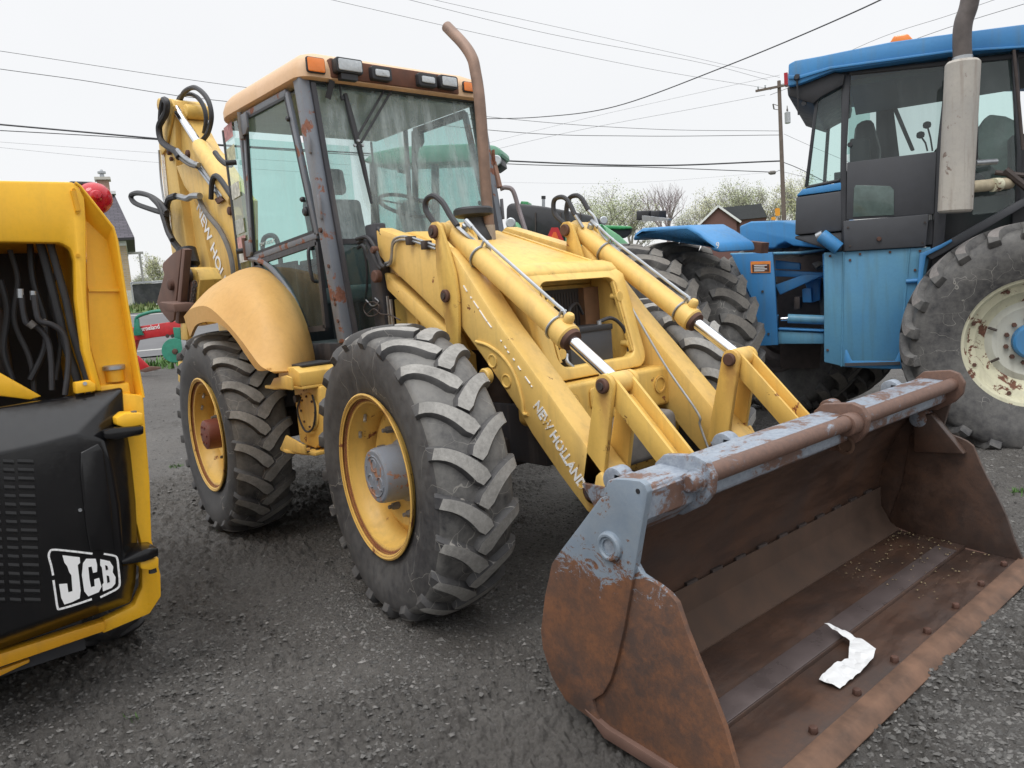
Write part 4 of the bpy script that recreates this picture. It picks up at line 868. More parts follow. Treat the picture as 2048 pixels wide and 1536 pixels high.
# ------------------------------------------------------------------ bucket
def crp(pts): return [(1080+a/2.493, 920+b/2.493) for a, b in pts]
op = crp([(335, 125), (372, 95), (440, 98), (500, 105), (525, 125), (537, 160), (530, 215), (505, 350), (480, 500), (448, 680), (418, 850), (385, 990), (352, 1100), (315, 1165), (262, 1198), (275, 1260), (300, 1312), (250, 1288), (130, 1200), (60, 1080), (15, 940), (5, 850), (25, 680), (60, 515), (105, 450), (200, 325), (300, 190), (335, 180), (318, 150)])
OP = xz(op, -1.19)
ip = crp([(462, 470), (487, 520), (515, 570), (560, 600), (600, 625), (650, 665), (688, 710), (735, 850), (790, 990), (860, 1160), (925, 1330), (985, 1540)])
IP = xz(ip, -1.172)+[(4.16, .045), (4.10, .03), (3.66, .055), (3.58, .07), (3.55, .15), (3.62, .35), (3.66, .6), (3.78, .70)]
for sg in (-1, 1):
    def T(b): return b.mirror_y() if sg > 0 else b
    sp = T(MB().prism(OP, -1.192, -1.166)).build('bucket_side_plate', BRO if sg < 0 else BRI, BH, bevel=.003)
    T(MB().prism(IP, -1.178, -1.158)).build('side_cutter', BRO if sg < 0 else BRI, sp, bevel=.003)
    T(MB().prism([(3.56, .115), (3.64, .045), (4.10, .005), (4.165, .012), (4.165, .036), (3.66, .085)], -1.196, -1.150)).build('side_runner', BRUST, sp, bevel=.004)
    q = at(1222, 1092, y=-1.19)
    rg = T(MB().lathe([(-.03, .024), (.012, .024), (.012, .030), (.018, .034), (.018, .040), (.012, .046), (0, .048), (-.03, .048)], (q[0], -1.19, q[2]), (0, -1, 0), 32)).build('hitch_ring', BRO, sp)
    T(MB().cyl((q[0], -1.19, q[2]), (q[0], -1.196, q[2]), .026, n=24)).build('pin_end', BLIP, sp)
    T(MB().lathe([(0, .052), (.03, .052), (.04, .045), (.07, .040), (.075, .03)], (q[0], -1.165, q[2]), (0, 1, 0), 28)).build('inner_boss', BLIP, sp)
    if sg > 0: T(MB().prism([(3.70, .72), (3.785, .73), (3.93, .545), (3.70, .53)], -1.155, -1.10)).build('gusset', BRI, sp, bevel=.008)
q = at(1277, 982, y=-1.19); MB().cyl((q[0], -1.193, q[2]), (q[0], -1.1935, q[2]), .008, n=12).build('bolt_hole', BLK, BH)
# shell: back and floor
shin = [(3.845, .80), (3.74, .755), (3.64, .665), (3.565, .54), (3.515, .40), (3.492, .28), (3.505, .19), (3.55, .115), (3.60, .082), (3.66, .070), (4.05, .045)]
sm = [(p.x, p.y) for p in smooth_path([(a, b, 0) for a, b in shin], 5)]
nrm = []
out = []
for i, (a, c) in enumerate(sm):
    x1, z1 = sm[min(i+1, len(sm)-1)]; x_, z_ = sm[max(i-1, 0)]; L_ = math.hypot(x1-x_, z1-z_); out.append((a-(-(z1-z_))/L_*-.016 if False else a+(z1-z_)/L_*.016, c-(x1-x_)/L_*.016))
b = MB(); k = len(sm); ys = np.linspace(-1.165, 1.165, 9); vs = [(a, y, c) for y in ys for a, c in sm]+[(a, y, c) for y in ys for a, c in out]; o = len(ys)*k; fs = []
for j in range(len(ys)-1):
    for i in range(k-1):
        fs.append([j*k+i, j*k+i+1, (j+1)*k+i+1, (j+1)*k+i]); fs.append([o+j*k+i, o+(j+1)*k+i, o+(j+1)*k+i+1, o+j*k+i+1])
    fs.append([j*k, (j+1)*k, o+(j+1)*k, o+j*k]); fs.append([(j)*k+k-1, o+j*k+k-1, o+(j+1)*k+k-1, (j+1)*k+k-1])
b.add(vs, fs); sh = b.build('bucket_shell', BRI, BH)
# overlapping strip low on the back, with stitch welds
st = [(3.497, .345), (3.503, .352), (3.51, .22), (3.553, .125), (3.60, .094), (3.592, .086)]
b = MB(); st = [(3.4985, .31), (3.510, .312), (3.512, .21), (3.558, .13), (3.60, .10), (3.60, .084), (3.55, .118), (3.505, .195)]
b.prism(st, -1.155, 1.155, 'y').build('wear_strip', BRI2, sh, bevel=.002)
b = MB()
for k2 in range(13):
    y = -1.02+k2*.17; b.beam((3.503, y-.035, .318), (3.503, y+.035, .318), .014, .012)
b.build('stitch_weld', IRON, sh)
WETB = plain('wet worn floor steel', (.115, .092, .09), .30, .25, var=.3, scale=5)
MB().prism([(3.60, .083), (3.60, .094), (3.915, .072), (3.915, .052)], -1.155, 1.155, 'y').build('floor_plate', BRI, sh, bevel=.002)
MB().prism([(3.82, .0795), (3.82, .0845), (3.912, .0775), (3.912, .073)], -1.12, 1.05, 'y').build('wet_strip', WETB, sh, bevel=.0015)
lp = MB().prism([(3.90, .030), (3.90, .056), (4.165, .044), (4.165, .016)], -1.16, 1.16, 'y').build('lip_plate', BRI, BH, bevel=.002)
EDGE = mk_lip('orange rust cutting edge', .66, .72)
EDGE2 = plain('orange brown rust edge', (.135, .075, .048), .7, .1, var=.55, scale=9)
MB().prism([(4.135, .045), (4.138, .056), (4.182, .050), (4.225, .018), (4.222, .010), (4.135, .014)], -1.175, 1.19, 'y').build('cutting_edge', EDGE2, lp, bevel=.003)
for k2 in range(8):
    y = 1.048-.298*k2; MB().cyl((4.112, y, .046), (4.112, y, .066), .016, .014, 6).build('edge_bolt', PIN, lp, bevel=.002)
# top torque box, tube and ears
MB().prism([(3.66, .80), (3.70, .895), (3.73, .905), (3.835, .895), (3.845, .885), (3.845, .795), (3.79, .765)], -1.163, 1.163, 'y').build('top_beam', BLIP, BH, bevel=.012)
MB().prism([(3.848, .80), (3.853, .88), (3.848, .885), (3.80, .76), (3.74, .72), (3.77, .735)], -1.163, -.93, 'y').build('corner_gusset', BLIP, BH)
tub = MB()
tub.cyl((3.868, -.905, .876), (3.868, .10, .876), .031, n=24).cyl((3.868, .14, .876), (3.868, 1.15, .876), .031, n=24); tub.build('lip_tube', BTUB, BH)
ear = [(3.70, .90), (3.74, .935), (3.86, .945), (3.90, .93), (3.925, .885), (3.915, .83), (3.88, .79), (3.80, .745), (3.72, .74)]
for (y0, y1, kk) in ((-.935, -.905, 0), (.105, .14, 1), (1.13, 1.16, 2)):
    e_ = MB().prism(ear, y0, y1).build('ear_plate', BLIP if kk == 0 else BTUB, BH, bevel=.006)
    if kk == 0: MB().lathe([(0, .038), (.012, .038), (.014, .032), (.045, .032), (.052, .024), (.052, 0)], (3.865, y0, .868), (0, -1, 0), 20, caps=False).build('hitch_bolt', BLIP, e_)
    if kk == 1:
        MB().cyl((3.868, .03, .868), (3.868, .104, .868), .044, n=28).build('tube_socket', BTUB, e_, bevel=.004); MB().lathe([(0, .036), (.006, .040), (.008, .028), (.002, .026)], (3.835, y0-.002, .775), (0, -1, 0), 20).build('ear_hole', EDGE2, e_)
for yy in (-1.03, -.42, .40, 1.03): MB().cyl((3.63, yy-.03, .86), (3.63, yy+.03, .86), .045, n=24).build('hook_boss', BLIP, BH, bevel=.006)
for yy in (-1.03, -.42, .40, 1.03): MB().beam((3.63, yy, .86), (3.72, yy, .85), .06, .06).build('hook_bracket', BLIP, BH, bevel=.006)
for sg in (-1, 1):
    for yy in (.575, .36): MB().prism([(3.02, .66), (3.20, .40), (3.44, .30), (3.50, .50), (3.57, .64), (3.40, .72), (3.24, .66)], sg*yy-.012, sg*yy+.012).build('bucket_bracket', BLIP, BH, bevel=.004)
    MB().cyl((3.15, sg*.36, .56), (3.15, sg*.58, .56), .03, n=16).build('hinge_pin', PIN, BH)
# crumpled paper lying in the bucket
WPAP = plain('white paper', (.72, .73, .74), .9, var=.06, scale=5)
pts2 = [(1648, 1247, .04), (1662, 1249, .045), (1680, 1258, .04), (1697, 1266, .03), (1712, 1277, .03), (1728, 1281, .045), (1752, 1298, .05), (1746, 1318, .045), (1720, 1345, .02), (1700, 1362, .01), (1680, 1377, .005), (1660, 1369, .012), (1638, 1360, .006), (1650, 1345, .03), (1668, 1328, .035), (1697, 1318, .02), (1698, 1300, .045), (1700, 1284, .035), (1685, 1272, .03), (1665, 1259, .035)]
def flz(x): return float(np.interp(x, [3.6, 3.912, 3.914, 4.165], [.098, .082, .062, .05]))
V3 = []
for px, py, h in pts2:
    p = at(px, py, z=.075); p = at(px, py, z=flz(p[0])+h*.5+.002); V3.append(Vector(p))
random.seed(5)
bm = bmesh.new(); vv = [bm.verts.new(p) for p in V3]; f = bm.faces.new(vv); bmesh.ops.triangulate(bm, faces=[f]); bmesh.ops.subdivide_edges(bm, edges=bm.edges[:], cuts=3, use_grid_fill=True)
bmesh.ops.triangulate(bm, faces=bm.faces[:])
for v in bm.verts:
    n_ = math.sin(v.co.x*70+v.co.y*31)*.5+math.sin(v.co.y*83-v.co.x*47)*.5; v.co.z += abs(n_)*.006+.001*math.sin(v.co.x*190+v.co.y*120)
me = bpy.data.meshes.new('crumpled_paper'); bmesh.ops.recalc_face_normals(bm, faces=bm.faces); bmesh.ops.solidify(bm, geom=bm.faces[:], thickness=.0006); bm.to_mesh(me); bm.free(); me.materials.append(WPAP)
po = bpy.data.objects.new('crumpled_paper', me); col.objects.link(po); po['label'] = 'torn crumpled white paper lying on the wet floor of the rusty bucket'; po['category'] = 'paper'

# crumbs and dried soil left in the far floor corner
b = MB(); rd = random.Random(4)
for _ in range(150):
    x, y = 3.62+.42*rd.random()**1.5, 1.13-.75*rd.random()**1.6; z = flz(x)+.001; q = rd.uniform(.002, .007); a = rd.random()*6
    b.add([(x+q*math.cos(a+k*2.1), y+q*math.sin(a+k*2.1), z) for k in range(3)]+[(x, y, z+q*.8)], [[0, 1, 3], [1, 2, 3], [2, 0, 3]])
b.build('dry_soil_crumbs', plain('tan soil crumbs', (.20, .155, .09), .95, var=.4), kind='stuff')
# ------------------------------------------------------------------ cab
AX0, AZ0, AX1, AZ1 = 1.235, 1.27, 1.03, 2.83
def wsx(z): return AX0+(AX1-AX0)*(z-AZ0)/(AZ1-AZ0)
CY = .65
for sg in (-1, 1):
    y = sg*CY
    pl = MB().beam((AX0, y, AZ0), (AX1, y, AZ1), .07, .085, (1, 0, 0)).build('cab_pillar', PILL, BH, bevel=.012)
    MB().beam((wsx(1.32)+.047, y-sg*.045, 1.32), (wsx(2.78)+.047, y-sg*.045, 2.78), .03, .02, (1, 0, 0)).build('windscreen_seal', SILL, pl)
    # small hinges and latch plates on the pillar
    for zz, hh in ((2.42, .10), (2.06, .14)):
        MB().box((wsx(zz)+.030, y+sg*.036 if sg > 0 else y-.046, zz-hh/2), (wsx(zz)+.060, y+.046 if sg > 0 else y-.036, zz+hh/2)).build('latch_plate', PILL, pl, bevel=.004)
    q = MB().lathe([(0, .016), (.012, .014)], (wsx(1.93), y+sg*.035, 1.93), (0, sg, 0), 12).build('pillar_bolt', PIN, pl)
    for zz in (1.50, 1.53, 1.72, 1.40): MB().cyl((wsx(zz)+.02, y+sg*.034, zz), (wsx(zz)+.02, y+sg*.042, zz), .011, n=10).build('rusty_rivet', PIN, pl)
# sills
MB().box((.62, -.66, 1.16), (1.28, .66, 1.27)).build('cab_sill', SILL, BH, bevel=.012)
MB().box((.70, -.645, .98), (1.27, .645, 1.15)).build('cab_floor_side', SILL, BH, bevel=.01)
MB().box((-.55, -.60, 1.0), (1.2, .60, 1.10)).build('cab_floor', INT, BH)
# roof
def rr_ring(x0, x1, hw, rf_, rb, z, inset, n=8):
    o = []
    cs = [(x1-rf_, hw-rf_, 0, rf_), (x0+rb, hw-rb, 90, rb), (x0+rb, -hw+rb, 180, rb), (x1-rf_, -hw+rf_, 270, rf_)]
    for cx, cy, a0, r in cs:
        for k in range(n+1): a = R_(a0+90*k/n); o.append((cx+(r-inset)*math.cos(a), cy+(r-inset)*math.sin(a), z))
    return o
rings = [rr_ring(-.28, 1.115, .70, .09, .30, 2.80, .09), rr_ring(-.28, 1.115, .70, .09, .30, 2.80, .02), rr_ring(-.28, 1.115, .70, .09, .30, 2.812, 0), rr_ring(-.28, 1.115, .70, .09, .30, 2.86, 0), rr_ring(-.28, 1.115, .70, .09, .30, 2.91, .02), rr_ring(-.28, 1.115, .70, .09, .30, 2.945, .055), rr_ring(-.18, 1.02, .58, .05, .22, 2.972, 0), rr_ring(-.02, .86, .38, .05, .1, 2.99, 0)]
b = MB()
def tilt(p): x, y, z = p; return (x, y, z+(.035 if x > -.5 else 0)*(-(x-.3)*.55 if x > .3 else -(.3-x)**2*.9)*(1)+(.012 if x < .3 else .012))
n_ = len(rings[0]); vs = [tilt(p) for r in rings for p in r]
fs = [[i*n_+j, i*n_+(j+1) % n_, (i+1)*n_+(j+1) % n_, (i+1)*n_+j] for i in range(len(rings)-1) for j in range(n_)]; fs.append([(len(rings)-1)*n_+j for j in range(n_)]); b.add(vs, fs)
rf = b.build('cab_roof', ROOF, BH, ang=50)
MB().prism([(.98, 2.79), (1.08, 2.79), (1.08, 2.83), (.98, 2.83)], -.62, .62, 'y').build('roof_header', BLK, BH)
MB().box((-.2, -.60, 2.775), (1.0, .60, 2.80)).build('headliner', LINER, BH, bevel=.01)
# brown recess with work lamps
RB2 = plain('brown lamp recess', (.13, .055, .035), .8, var=.3)
MB().box((1.08, -.50, 2.815), (1.126, .44, 2.925)).build('lamp_recess', RB2, BH, bevel=.008)
def lamp(y0, y1, z0, z1, mat, name, depth=.03, x=1.12, rim=.012, tiltz=0, cas=BLK):
    c_ = MB().prism(rrect(y0, z0, y1, z1, .014), x, x+depth, 'x').build(name, cas, BH, bevel=.004)
    MB().prism(rrect(y0+rim, z0+rim, y1-rim, z1-rim, .010), x+depth+.001, x+depth+.008, 'x').build('lens', mat, c_, bevel=.003); return c_
lamp(-.655, -.535, 2.825, 2.915, ORL, 'marker_lamp', .012, 1.116, .006); lamp(.475, .575, 2.835, 2.905, ORL, 'marker_lamp', .012, 1.116, .006)
lamp(-.49, -.315, 2.835, 2.92, LENS, 'work_lamp', .06, 1.12, .010); lamp(-.245, -.105, 2.825, 2.905, LENS, 'work_lamp', .045, 1.12, .02)
lamp(.095, .235, 2.825, 2.905, LENS, 'work_lamp', .045, 1.12, .02); lamp(.26, .40, 2.83, 2.912, LENS, 'work_lamp', .05, 1.12, .012)
MB().box((1.125, -.46, 2.80), (1.17, -.35, 2.833)).build('lamp_bracket', BLK, BH); MB().beam((1.11, -.49, 2.80), (1.09, -.52, 2.70), .035, .006, (1, 0, 0)).build('mirror_bracket', BLK, BH)
# glass
def pane(pts, mat, name, th_=.005, parent=BH): return MB().add([tuple(p) for p in pts], [list(range(len(pts)))]).build(name, mat, parent)
zb = 1.875
ws = pane([(wsx(zb)+.012, -.612, zb), (wsx(zb)+.012, .612, zb), (wsx(2.80)+.012, .612, 2.80), (wsx(2.80)+.012, -.612, 2.80)], GLW, 'windscreen')
MB().beam((wsx(1.86)+.01, -.615, 1.86), (wsx(1.86)+.01, .615, 1.86), .035, .03).build('windscreen_sill', SILL, BH)
for sg in (-1, 1):
    a, c = (-.612, -.345) if sg < 0 else (.345, .612)
    pane([(wsx(1.28)+.01, a, 1.285), (wsx(1.28)+.01, c, 1.285), (wsx(1.84)+.01, c, 1.84), (wsx(1.84)+.01, a, 1.84)], GLB, 'lower_front_pane')
    MB().beam((wsx(1.3)+.01, (c if sg < 0 else a), 1.28), (wsx(1.84)+.01, (c if sg < 0 else a), 1.85), .03, .03).build('pane_frame', SILL, BH)
MB().box((1.13, -.36, 1.2), (1.20, .36, 1.845)).build('firewall', SILL, BH)
# doors: upper and lower glazed leaf
for sg in (-1, 1):
    def T(b): return b.mirror_y() if sg > 0 else b
    yo = -.668
    P_ = [at(a, c, y=-.655) for a, c in ((494, 232), (579, 186), (640, 470), (511, 516))]
    TL, TR, BR_, BL = [(p[0], yo, p[2]) for p in P_]
    fb = MB()
    for a, c in ((TL, TR), (TR, BR_), (BR_, BL), (BL, TL)): fb.beam(a, c, .03, .042, (0, 1, 0)) if False else fb.beam(a, c, .042, .026, (0, 1, 0))
    dr = T(fb).build('cab_door', PILL, BH, bevel=.005)
    T(MB().add([TL, TR, BR_, BL], [[0, 1, 2, 3]])).build('door_glass', GLS, dr)
    ins = MB(); ctr = (np.array(TL)+TR+BR_+BL)/4
    I_ = [tuple(np.array(p)+(ctr-np.array(p))*.055+np.array([0, -.004, 0])) for p in (TL, TR, BR_, BL)]
    for i in range(4): ins.beam(I_[i], I_[(i+1) % 4], .016, .02, (0, 1, 0))
    T(ins).build('door_seal', BLK, dr)
    low = [at(a, c, y=-.655) for a, c in ((515, 527), (640, 484), (657, 655), (612, 660), (600, 632), (578, 590), (550, 553))]
    low = [(p[0], yo, p[2]) for p in low]
    lb = MB()
    for i in range(len(low)): lb.beam(low[i], low[(i+1) % len(low)], .034, .026, (0, 1, 0))
    T(lb).build('lower_door_frame', PILL if False else SILL, dr); T(MB().add(low, [list(range(len(low)))])).build('lower_door_glass', GLB, dr)
    arc = [at(a, c, y=-.665) for a, c in ((500, 516), (530, 524), (560, 553), (590, 598), (610, 650), (616, 676))]
    T(MB().tube([(p[0], -.675, p[2]) for p in smooth_path(arc, 5)], .019, 8)).build('fender_rail', PILL, dr)
    # hinges, knobs, handle
    for (px, py, hh, m_) in ((490, 248, .13, SILL), (498, 497, .11, YELR)):
        q = at(px, py, y=-.69); h_ = T(MB().prism([(q[0]-.045, q[2]+hh/2), (q[0]+.05, q[2]+hh/2), (q[0]+.05, q[2]-hh*.25), (q[0]+.015, q[2]-hh/2), (q[0]-.045, q[2]-hh/2)], -.70, -.682)).build('door_hinge', PILL, dr, bevel=.004)
        T(MB().cyl((q[0]-.055, -.695, q[2]-hh/2-.02), (q[0]-.055, -.695, q[2]+hh/2+.02), .016, n=12)).build('hinge_pin', CAST if m_ is SILL else PIN, h_)
    for px, py, r in ((578, 238, .016), (606, 399, .016), (612, 423, .028)):
        q = at(px, py, y=-.68); T(MB().lathe([(0, r), (.018, r), (.026, r*.6)], (q[0], -.672, q[2]), (0, -1, 0), 16)).build('door_knob', BLK, dr)
    q = at(632, 530, y=-.655); T(MB().tube(smooth_path([(q[0], -.66, q[2]+.10), (q[0]+.01, -.70, q[2]+.08), (q[0]+.02, -.70, q[2]-.08), (q[0]+.01, -.66, q[2]-.10)], 5), .011, 8)).build('door_handle', BLK, dr)
    # rear quarter glass running inwards, rubber stops, stickers
    z0, z1 = 1.80, 2.80; xr, xf = TL[0]-.05, TL[0]-.05
    A_, B_ = (.08, yo+.01), (-.30, -.61)
    pane([(A_[0], A_[1]*(-sg), z0), (B_[0], B_[1]*(-sg), z0), (B_[0], B_[1]*(-sg), z1), (A_[0], A_[1]*(-sg), z1)], GLS, 'rear_quarter_glass')
    T(MB().beam((A_[0], A_[1], z0-.05), (A_[0]+.06, A_[1], z1+.04), .03, .03)).build('rear_pillar', PILL, BH, bevel=.005)
    T(MB().beam((B_[0], B_[1], z0-.6), (B_[0], B_[1], z1), .02, .02)).build('rear_corner_pillar', SILL, BH, bevel=.01)
    for zz in (2.52, 1.92): T(MB().cyl((-.01, -.66, zz), (-.03, -.73, zz-.004), .018, n=12)).build('rubber_stop', BLK, BH)
    T(MB().box((-.40, -.58, 1.1), (.55 if sg < 0 else 1.05, -.56, 1.8 if sg < 0 else 1.72))).build('cab_side_panel', SILL, BH)
text_obj('POWERSHIFT', at(519, 493, y=-.674), Vector(at(575, 478, y=-.674)-at(519, 493, y=-.674)), (0, 0, 1), .032, mk_worn('worn white script', (.8, .8, .8), (.28, .36, .35), .44), BH, spacing=1.4)
MB().beam((-.42, -.5, 1.8), (-.42, .5, 1.8), .05, .06).build('rear_cross_frame', SILL, BH); pane([(-.43, -.48, 1.82), (-.43, .48, 1.82), (-.43, .48, 2.78), (-.43, -.48, 2.78)], GLB, 'rear_window')
MB().box((-.44, -.5, 1.1), (-.42, .5, 1.8)).build('rear_panel', SILL, BH)
# stickers on the rear quarter glass
for k, (zz, c) in enumerate(((2.70, (.45, .22, .22)), (2.55, (.45, .45, .30)), (2.30, (.5, .5, .44)), (2.05, (.40, .42, .38)), (1.93, (.5, .28, .26)), (1.85, (.48, .48, .44)))):
    d_ = Vector((-.38, .048, 0)).normalized(); o_ = Vector((-.03, -.652, zz)); w_ = .22
    MB().add([tuple(o_), tuple(o_+d_*w_), tuple(o_+d_*w_+Vector((0, 0, .10))), tuple(o_+Vector((0, 0, .10)))], [[0, 1, 2, 3]]).build('faded_sticker', plain('faded sticker %s' % ['pink', 'olive', 'cream', 'grey', 'rose', 'white'][k], c, .7, var=.5, scale=25), BH)
# wipers
def wsp(px, py, off=.03):
    d = ray(px, py); n = Vector((AZ1-AZ0, 0, AX0-AX1)).normalized(); p0 = Vector((wsx(2)+.012, 0, 2.0))+n*off; t = (p0-Vector(CAM)).dot(n)/Vector(d).dot(n); return Vector(CAM+d*t)
b = MB().tube([wsp(678, 160), wsp(683, 198)], .006, 6).cyl(wsp(683, 192), wsp(686, 200), .012, n=8); b.build('wiper_rod', BLK, BH)
b = MB().tube([wsp(690, 188), wsp(703, 240), wsp(716, 290)], [.014, .021, .018], 8).tube([wsp(716, 285), wsp(730, 345), wsp(743, 407)], [.018, .014, .008], 8); wp = b.build('wiper_blade', BLK, BH)
MB().tube([wsp(792, 166), wsp(722, 285)], .0075, 6).tube([wsp(777, 166), wsp(713, 276)], .0075, 6).build('wiper_arm', BLK, BH)
for a, c in ((709, 291), (725, 291), (716, 282)): MB().lathe([(0, .010), (.01, .008)], wsp(a, c, .045), (1, 0, .13), 10).build('wiper_bolt', STEEL, wp)
MB().tube([wsp(700, 230), wsp(714, 285), wsp(726, 345), wsp(738, 390)], .004, 6).build('wiper_linkage', BLK, BH)
# interior: seat, steering column and wheel, console
st_ = MB().prism(rrect(.16, 1.50, .62, 1.62, .04), -.24, .24, 'y').build('seat', SEAT, BH, bevel=.03)
MB().prism([(.12, 1.60), (.22, 1.60), (.10, 2.28), (.0, 2.26)], -.23, .23, 'y').build('backrest', SEAT, st_, bevel=.04); MB().prism([(.09, 2.32), (.01, 2.30), (-.01, 2.5), (.06, 2.5)], -.13, .13).build('headrest', SEAT, st_, bevel=.03)
MB().box((.15, -.15, 1.1), (.55, .15, 1.5)).build('seat_base', BLK, st_)
for y in (-.3, .3): MB().beam((.1, y, 1.80), (.45, y, 1.80), .07, .05).build('armrest', BLK, st_, bevel=.01)
sw = MB().tube([(.80+.19*math.cos(t)*.85, .16+.19*math.sin(t), 2.13-.19*math.cos(t)*.5+0) for t in np.linspace(0, 2*math.pi, 33)], .013, 8, caps=False).build('steering_wheel', BLK, BH)
for t in (0, 2.1, 4.2): MB().beam((.80, .16, 2.13), (.80+.18*math.cos(t)*.85, .16+.18*math.sin(t), 2.13-.18*math.cos(t)*.5), .02, .008).build('spoke', BLK, sw)
MB().beam((.80, .16, 2.13), (1.08, .16, 1.5), .12, .12).build('steering_column', INT, BH, bevel=.02)
MB().box((.98, -.30, 1.10), (1.13, .40, 1.84)).build('dashboard', INT, BH, bevel=.03)
MB().box((.35, .36, 1.1), (.95, .56, 1.72)).build('side_console', INT, BH, bevel=.03); MB().beam((.6, .42, 1.72), (.66, .40, 1.95), .02, .02).build('gear_lever', BLK, BH)
MB().tube(smooth_path([(-.30, -.42, 1.75), (-.28, -.42, 2.0), (-.10, -.42, 2.03), (-.02, -.42, 1.95), (-.02, -.42, 1.72)], 5), .018, 8).build('grab_rail', DKG, BH)
# mirror rail at the left of the cab
hose([at(1000, 378, y=.72), at(1012, 375, y=.75), at(1026, 382, y=.78), at(1038, 420, y=.80), at(1053, 468, y=.80)], .016, plain('grey purple tube', (.22, .19, .20), .5), BH, 'grab_handle')
b = MB(); b.beam(at(986, 325, y=.70), at(998, 375, y=.70), .03, .04).build('mirror_arm', plain('brown stained bracket', (.25, .14, .10), .7), BH)
# lower cab band, fender
def fpt(px, py, y): p = at(px, py, y=y); return Vector((p[0], y, p[2]))
def arcs(kind):
    if kind == 'low': return [(1.19, -1.12, 1.165), (1.07, -1.13, 1.165), (.96, -1.135, 1.235), (.82, -1.135, 1.335), (.655, -1.135, 1.418), (.455, -1.135, 1.452), (.18, -1.13, 1.44), (-.01, -1.12, 1.36)]
    if kind == 'crease': return [(1.225, -1.12, 1.16), (1.12, -1.13, 1.19), (1.03, -1.135, 1.25), (.90, -1.135, 1.335), (.68, -1.135, 1.450), (.42, -1.135, 1.548), (.12, -1.13, 1.545), (-.08, -1.12, 1.50)]
    if kind == 'mid': return [(1.16, -.96, 1.14), (1.12, -.97, 1.24), (1.05, -.98, 1.35), (.91, -.985, 1.50), (.70, -.985, 1.62), (.42, -.985, 1.69), (.12, -.98, 1.68), (-.15, -.97, 1.62)]
    if kind == 'mid2': return [(1.02, -.80, 1.12), (1.01, -.80, 1.25), (.95, -.80, 1.40), (.82, -.80, 1.56), (.62, -.80, 1.69), (.38, -.80, 1.765), (.10, -.80, 1.77), (-.20, -.80, 1.72)]
    return [(.87, -.675, 1.10), (.865, -.675, 1.22), (.81, -.675, 1.39), (.68, -.675, 1.56), (.50, -.675, 1.68), (.30, -.675, 1.765), (.05, -.675, 1.80), (-.25, -.675, 1.78)]
for sg in (-1, 1):
    cols = [smooth_path(arcs(k), 4) for k in ('low', 'crease', 'mid', 'mid2', 'inner')]; rows = []
    for i in range(len(cols[0])):
        c4 = [c[i] for c in cols]; hi = smooth_path(c4[1:], 5); rows.append([c4[0]+Vector((0, .02, 0)), c4[0], (c4[0]+c4[1])/2, c4[1]]+hi[1:])
    b = MB(); b.grid([[tuple(p) for p in r] for r in rows])
    if sg > 0: b.mirror_y()
    fd = b.build('fender', FADE, BH, solid=.012, ang=30)
    if sg < 0: b = MB().box((-.3, -1.0, .95), (.82, -.66, 1.08)); 
MB().box((-.6, -.62, .95), (.8, .62, 1.12)).build('rear_body', SILL, BH)
# step with two treads
SX = .80
sb = MB().prism([(1.02, 1.06), (1.32, 1.06), (1.32, 1.14), (1.24, 1.17), (1.05, 1.16)], -1.0, -.70, 'y').build('step_box', YELR, BH, bevel=.012)
MB().box((1.06, -.96, 1.165), (1.27, -.74, 1.178)).build('grip_pad', BLK, sb, bevel=.004)
stp = MB().prism([(1.32, -.72), (1.32, -.99), (1.10, -1.06), (.95, -1.05), (1.02, -.74)], 1.045, 1.062, 'z').build('step_tread', YELR, BH, bevel=.004)
MB().prism([(1.02, 1.055), (1.10, 1.11), (1.26, 1.13), (1.32, 1.12), (1.32, 1.05)], -1.055, -1.04, 'y').build('step_guard', YELR, stp, bevel=.004)
tank = MB().prism([(1.0, 1.05), (1.34, 1.05), (1.34, .76), (1.20, .68), (1.0, .70)], -.90, -.55, 'y').build('side_tank', YELR, BH, bevel=.015)
MB().lathe([(0, .11), (.006, .11), (.010, .105), (.010, 0)], (1.19, -.90, .90), (0, -1, 0), 32, caps=False).build('access_cover', YEL, tank)
for k in range(8): a = k*math.pi/4; MB().cyl((1.19+.088*math.cos(a), -.91, .90+.088*math.sin(a)), (1.19+.088*math.cos(a), -.918, .90+.088*math.sin(a)), .007, n=6).build('cover_bolt', PIN, tank)
MB().cyl((1.07, -.90, .97), (1.07, -.93, .97), .022, n=14).build('filler_plug', IRON, tank)
ls = MB().prism([(1.28, -.70), (1.28, -.94), (1.02, -1.0), (.90, -.98), (1.0, -.70)], .655, .675, 'z').build('step_tread', YELR, BH, bevel=.004)
b = MB()
for i in range(4):
    for j in range(3): b.cyl((1.0+i*.07, -.95+j*.06, .675), (1.0+i*.07, -.95+j*.06, .679), .012, n=10)
b.build('tread_studs', IRON, ls)
MB().prism([(.92, .67), (1.02, .76), (1.25, .72), (1.25, .67)], -.99, -.975, 'y').build('step_guard', YELR, ls, bevel=.004)
hose([(1.10, -.905, .98), (1.09, -.93, .90), (1.13, -.925, .80), (1.19, -.92, .785), (1.26, -.92, .83), (1.29, -.915, .93), (1.26, -.91, 1.0)], .006, RUB, BH, 'hose')

# ------------------------------------------------------------------ backhoe boom, dipper, stabiliser
def bx(pts, y0, y1, name, mat, bevel=.01, parent=BH): return MB().prism(xz(pts, y0), y0, y1, 'y').build(name, mat, parent, bevel=bevel)
YB = -.30
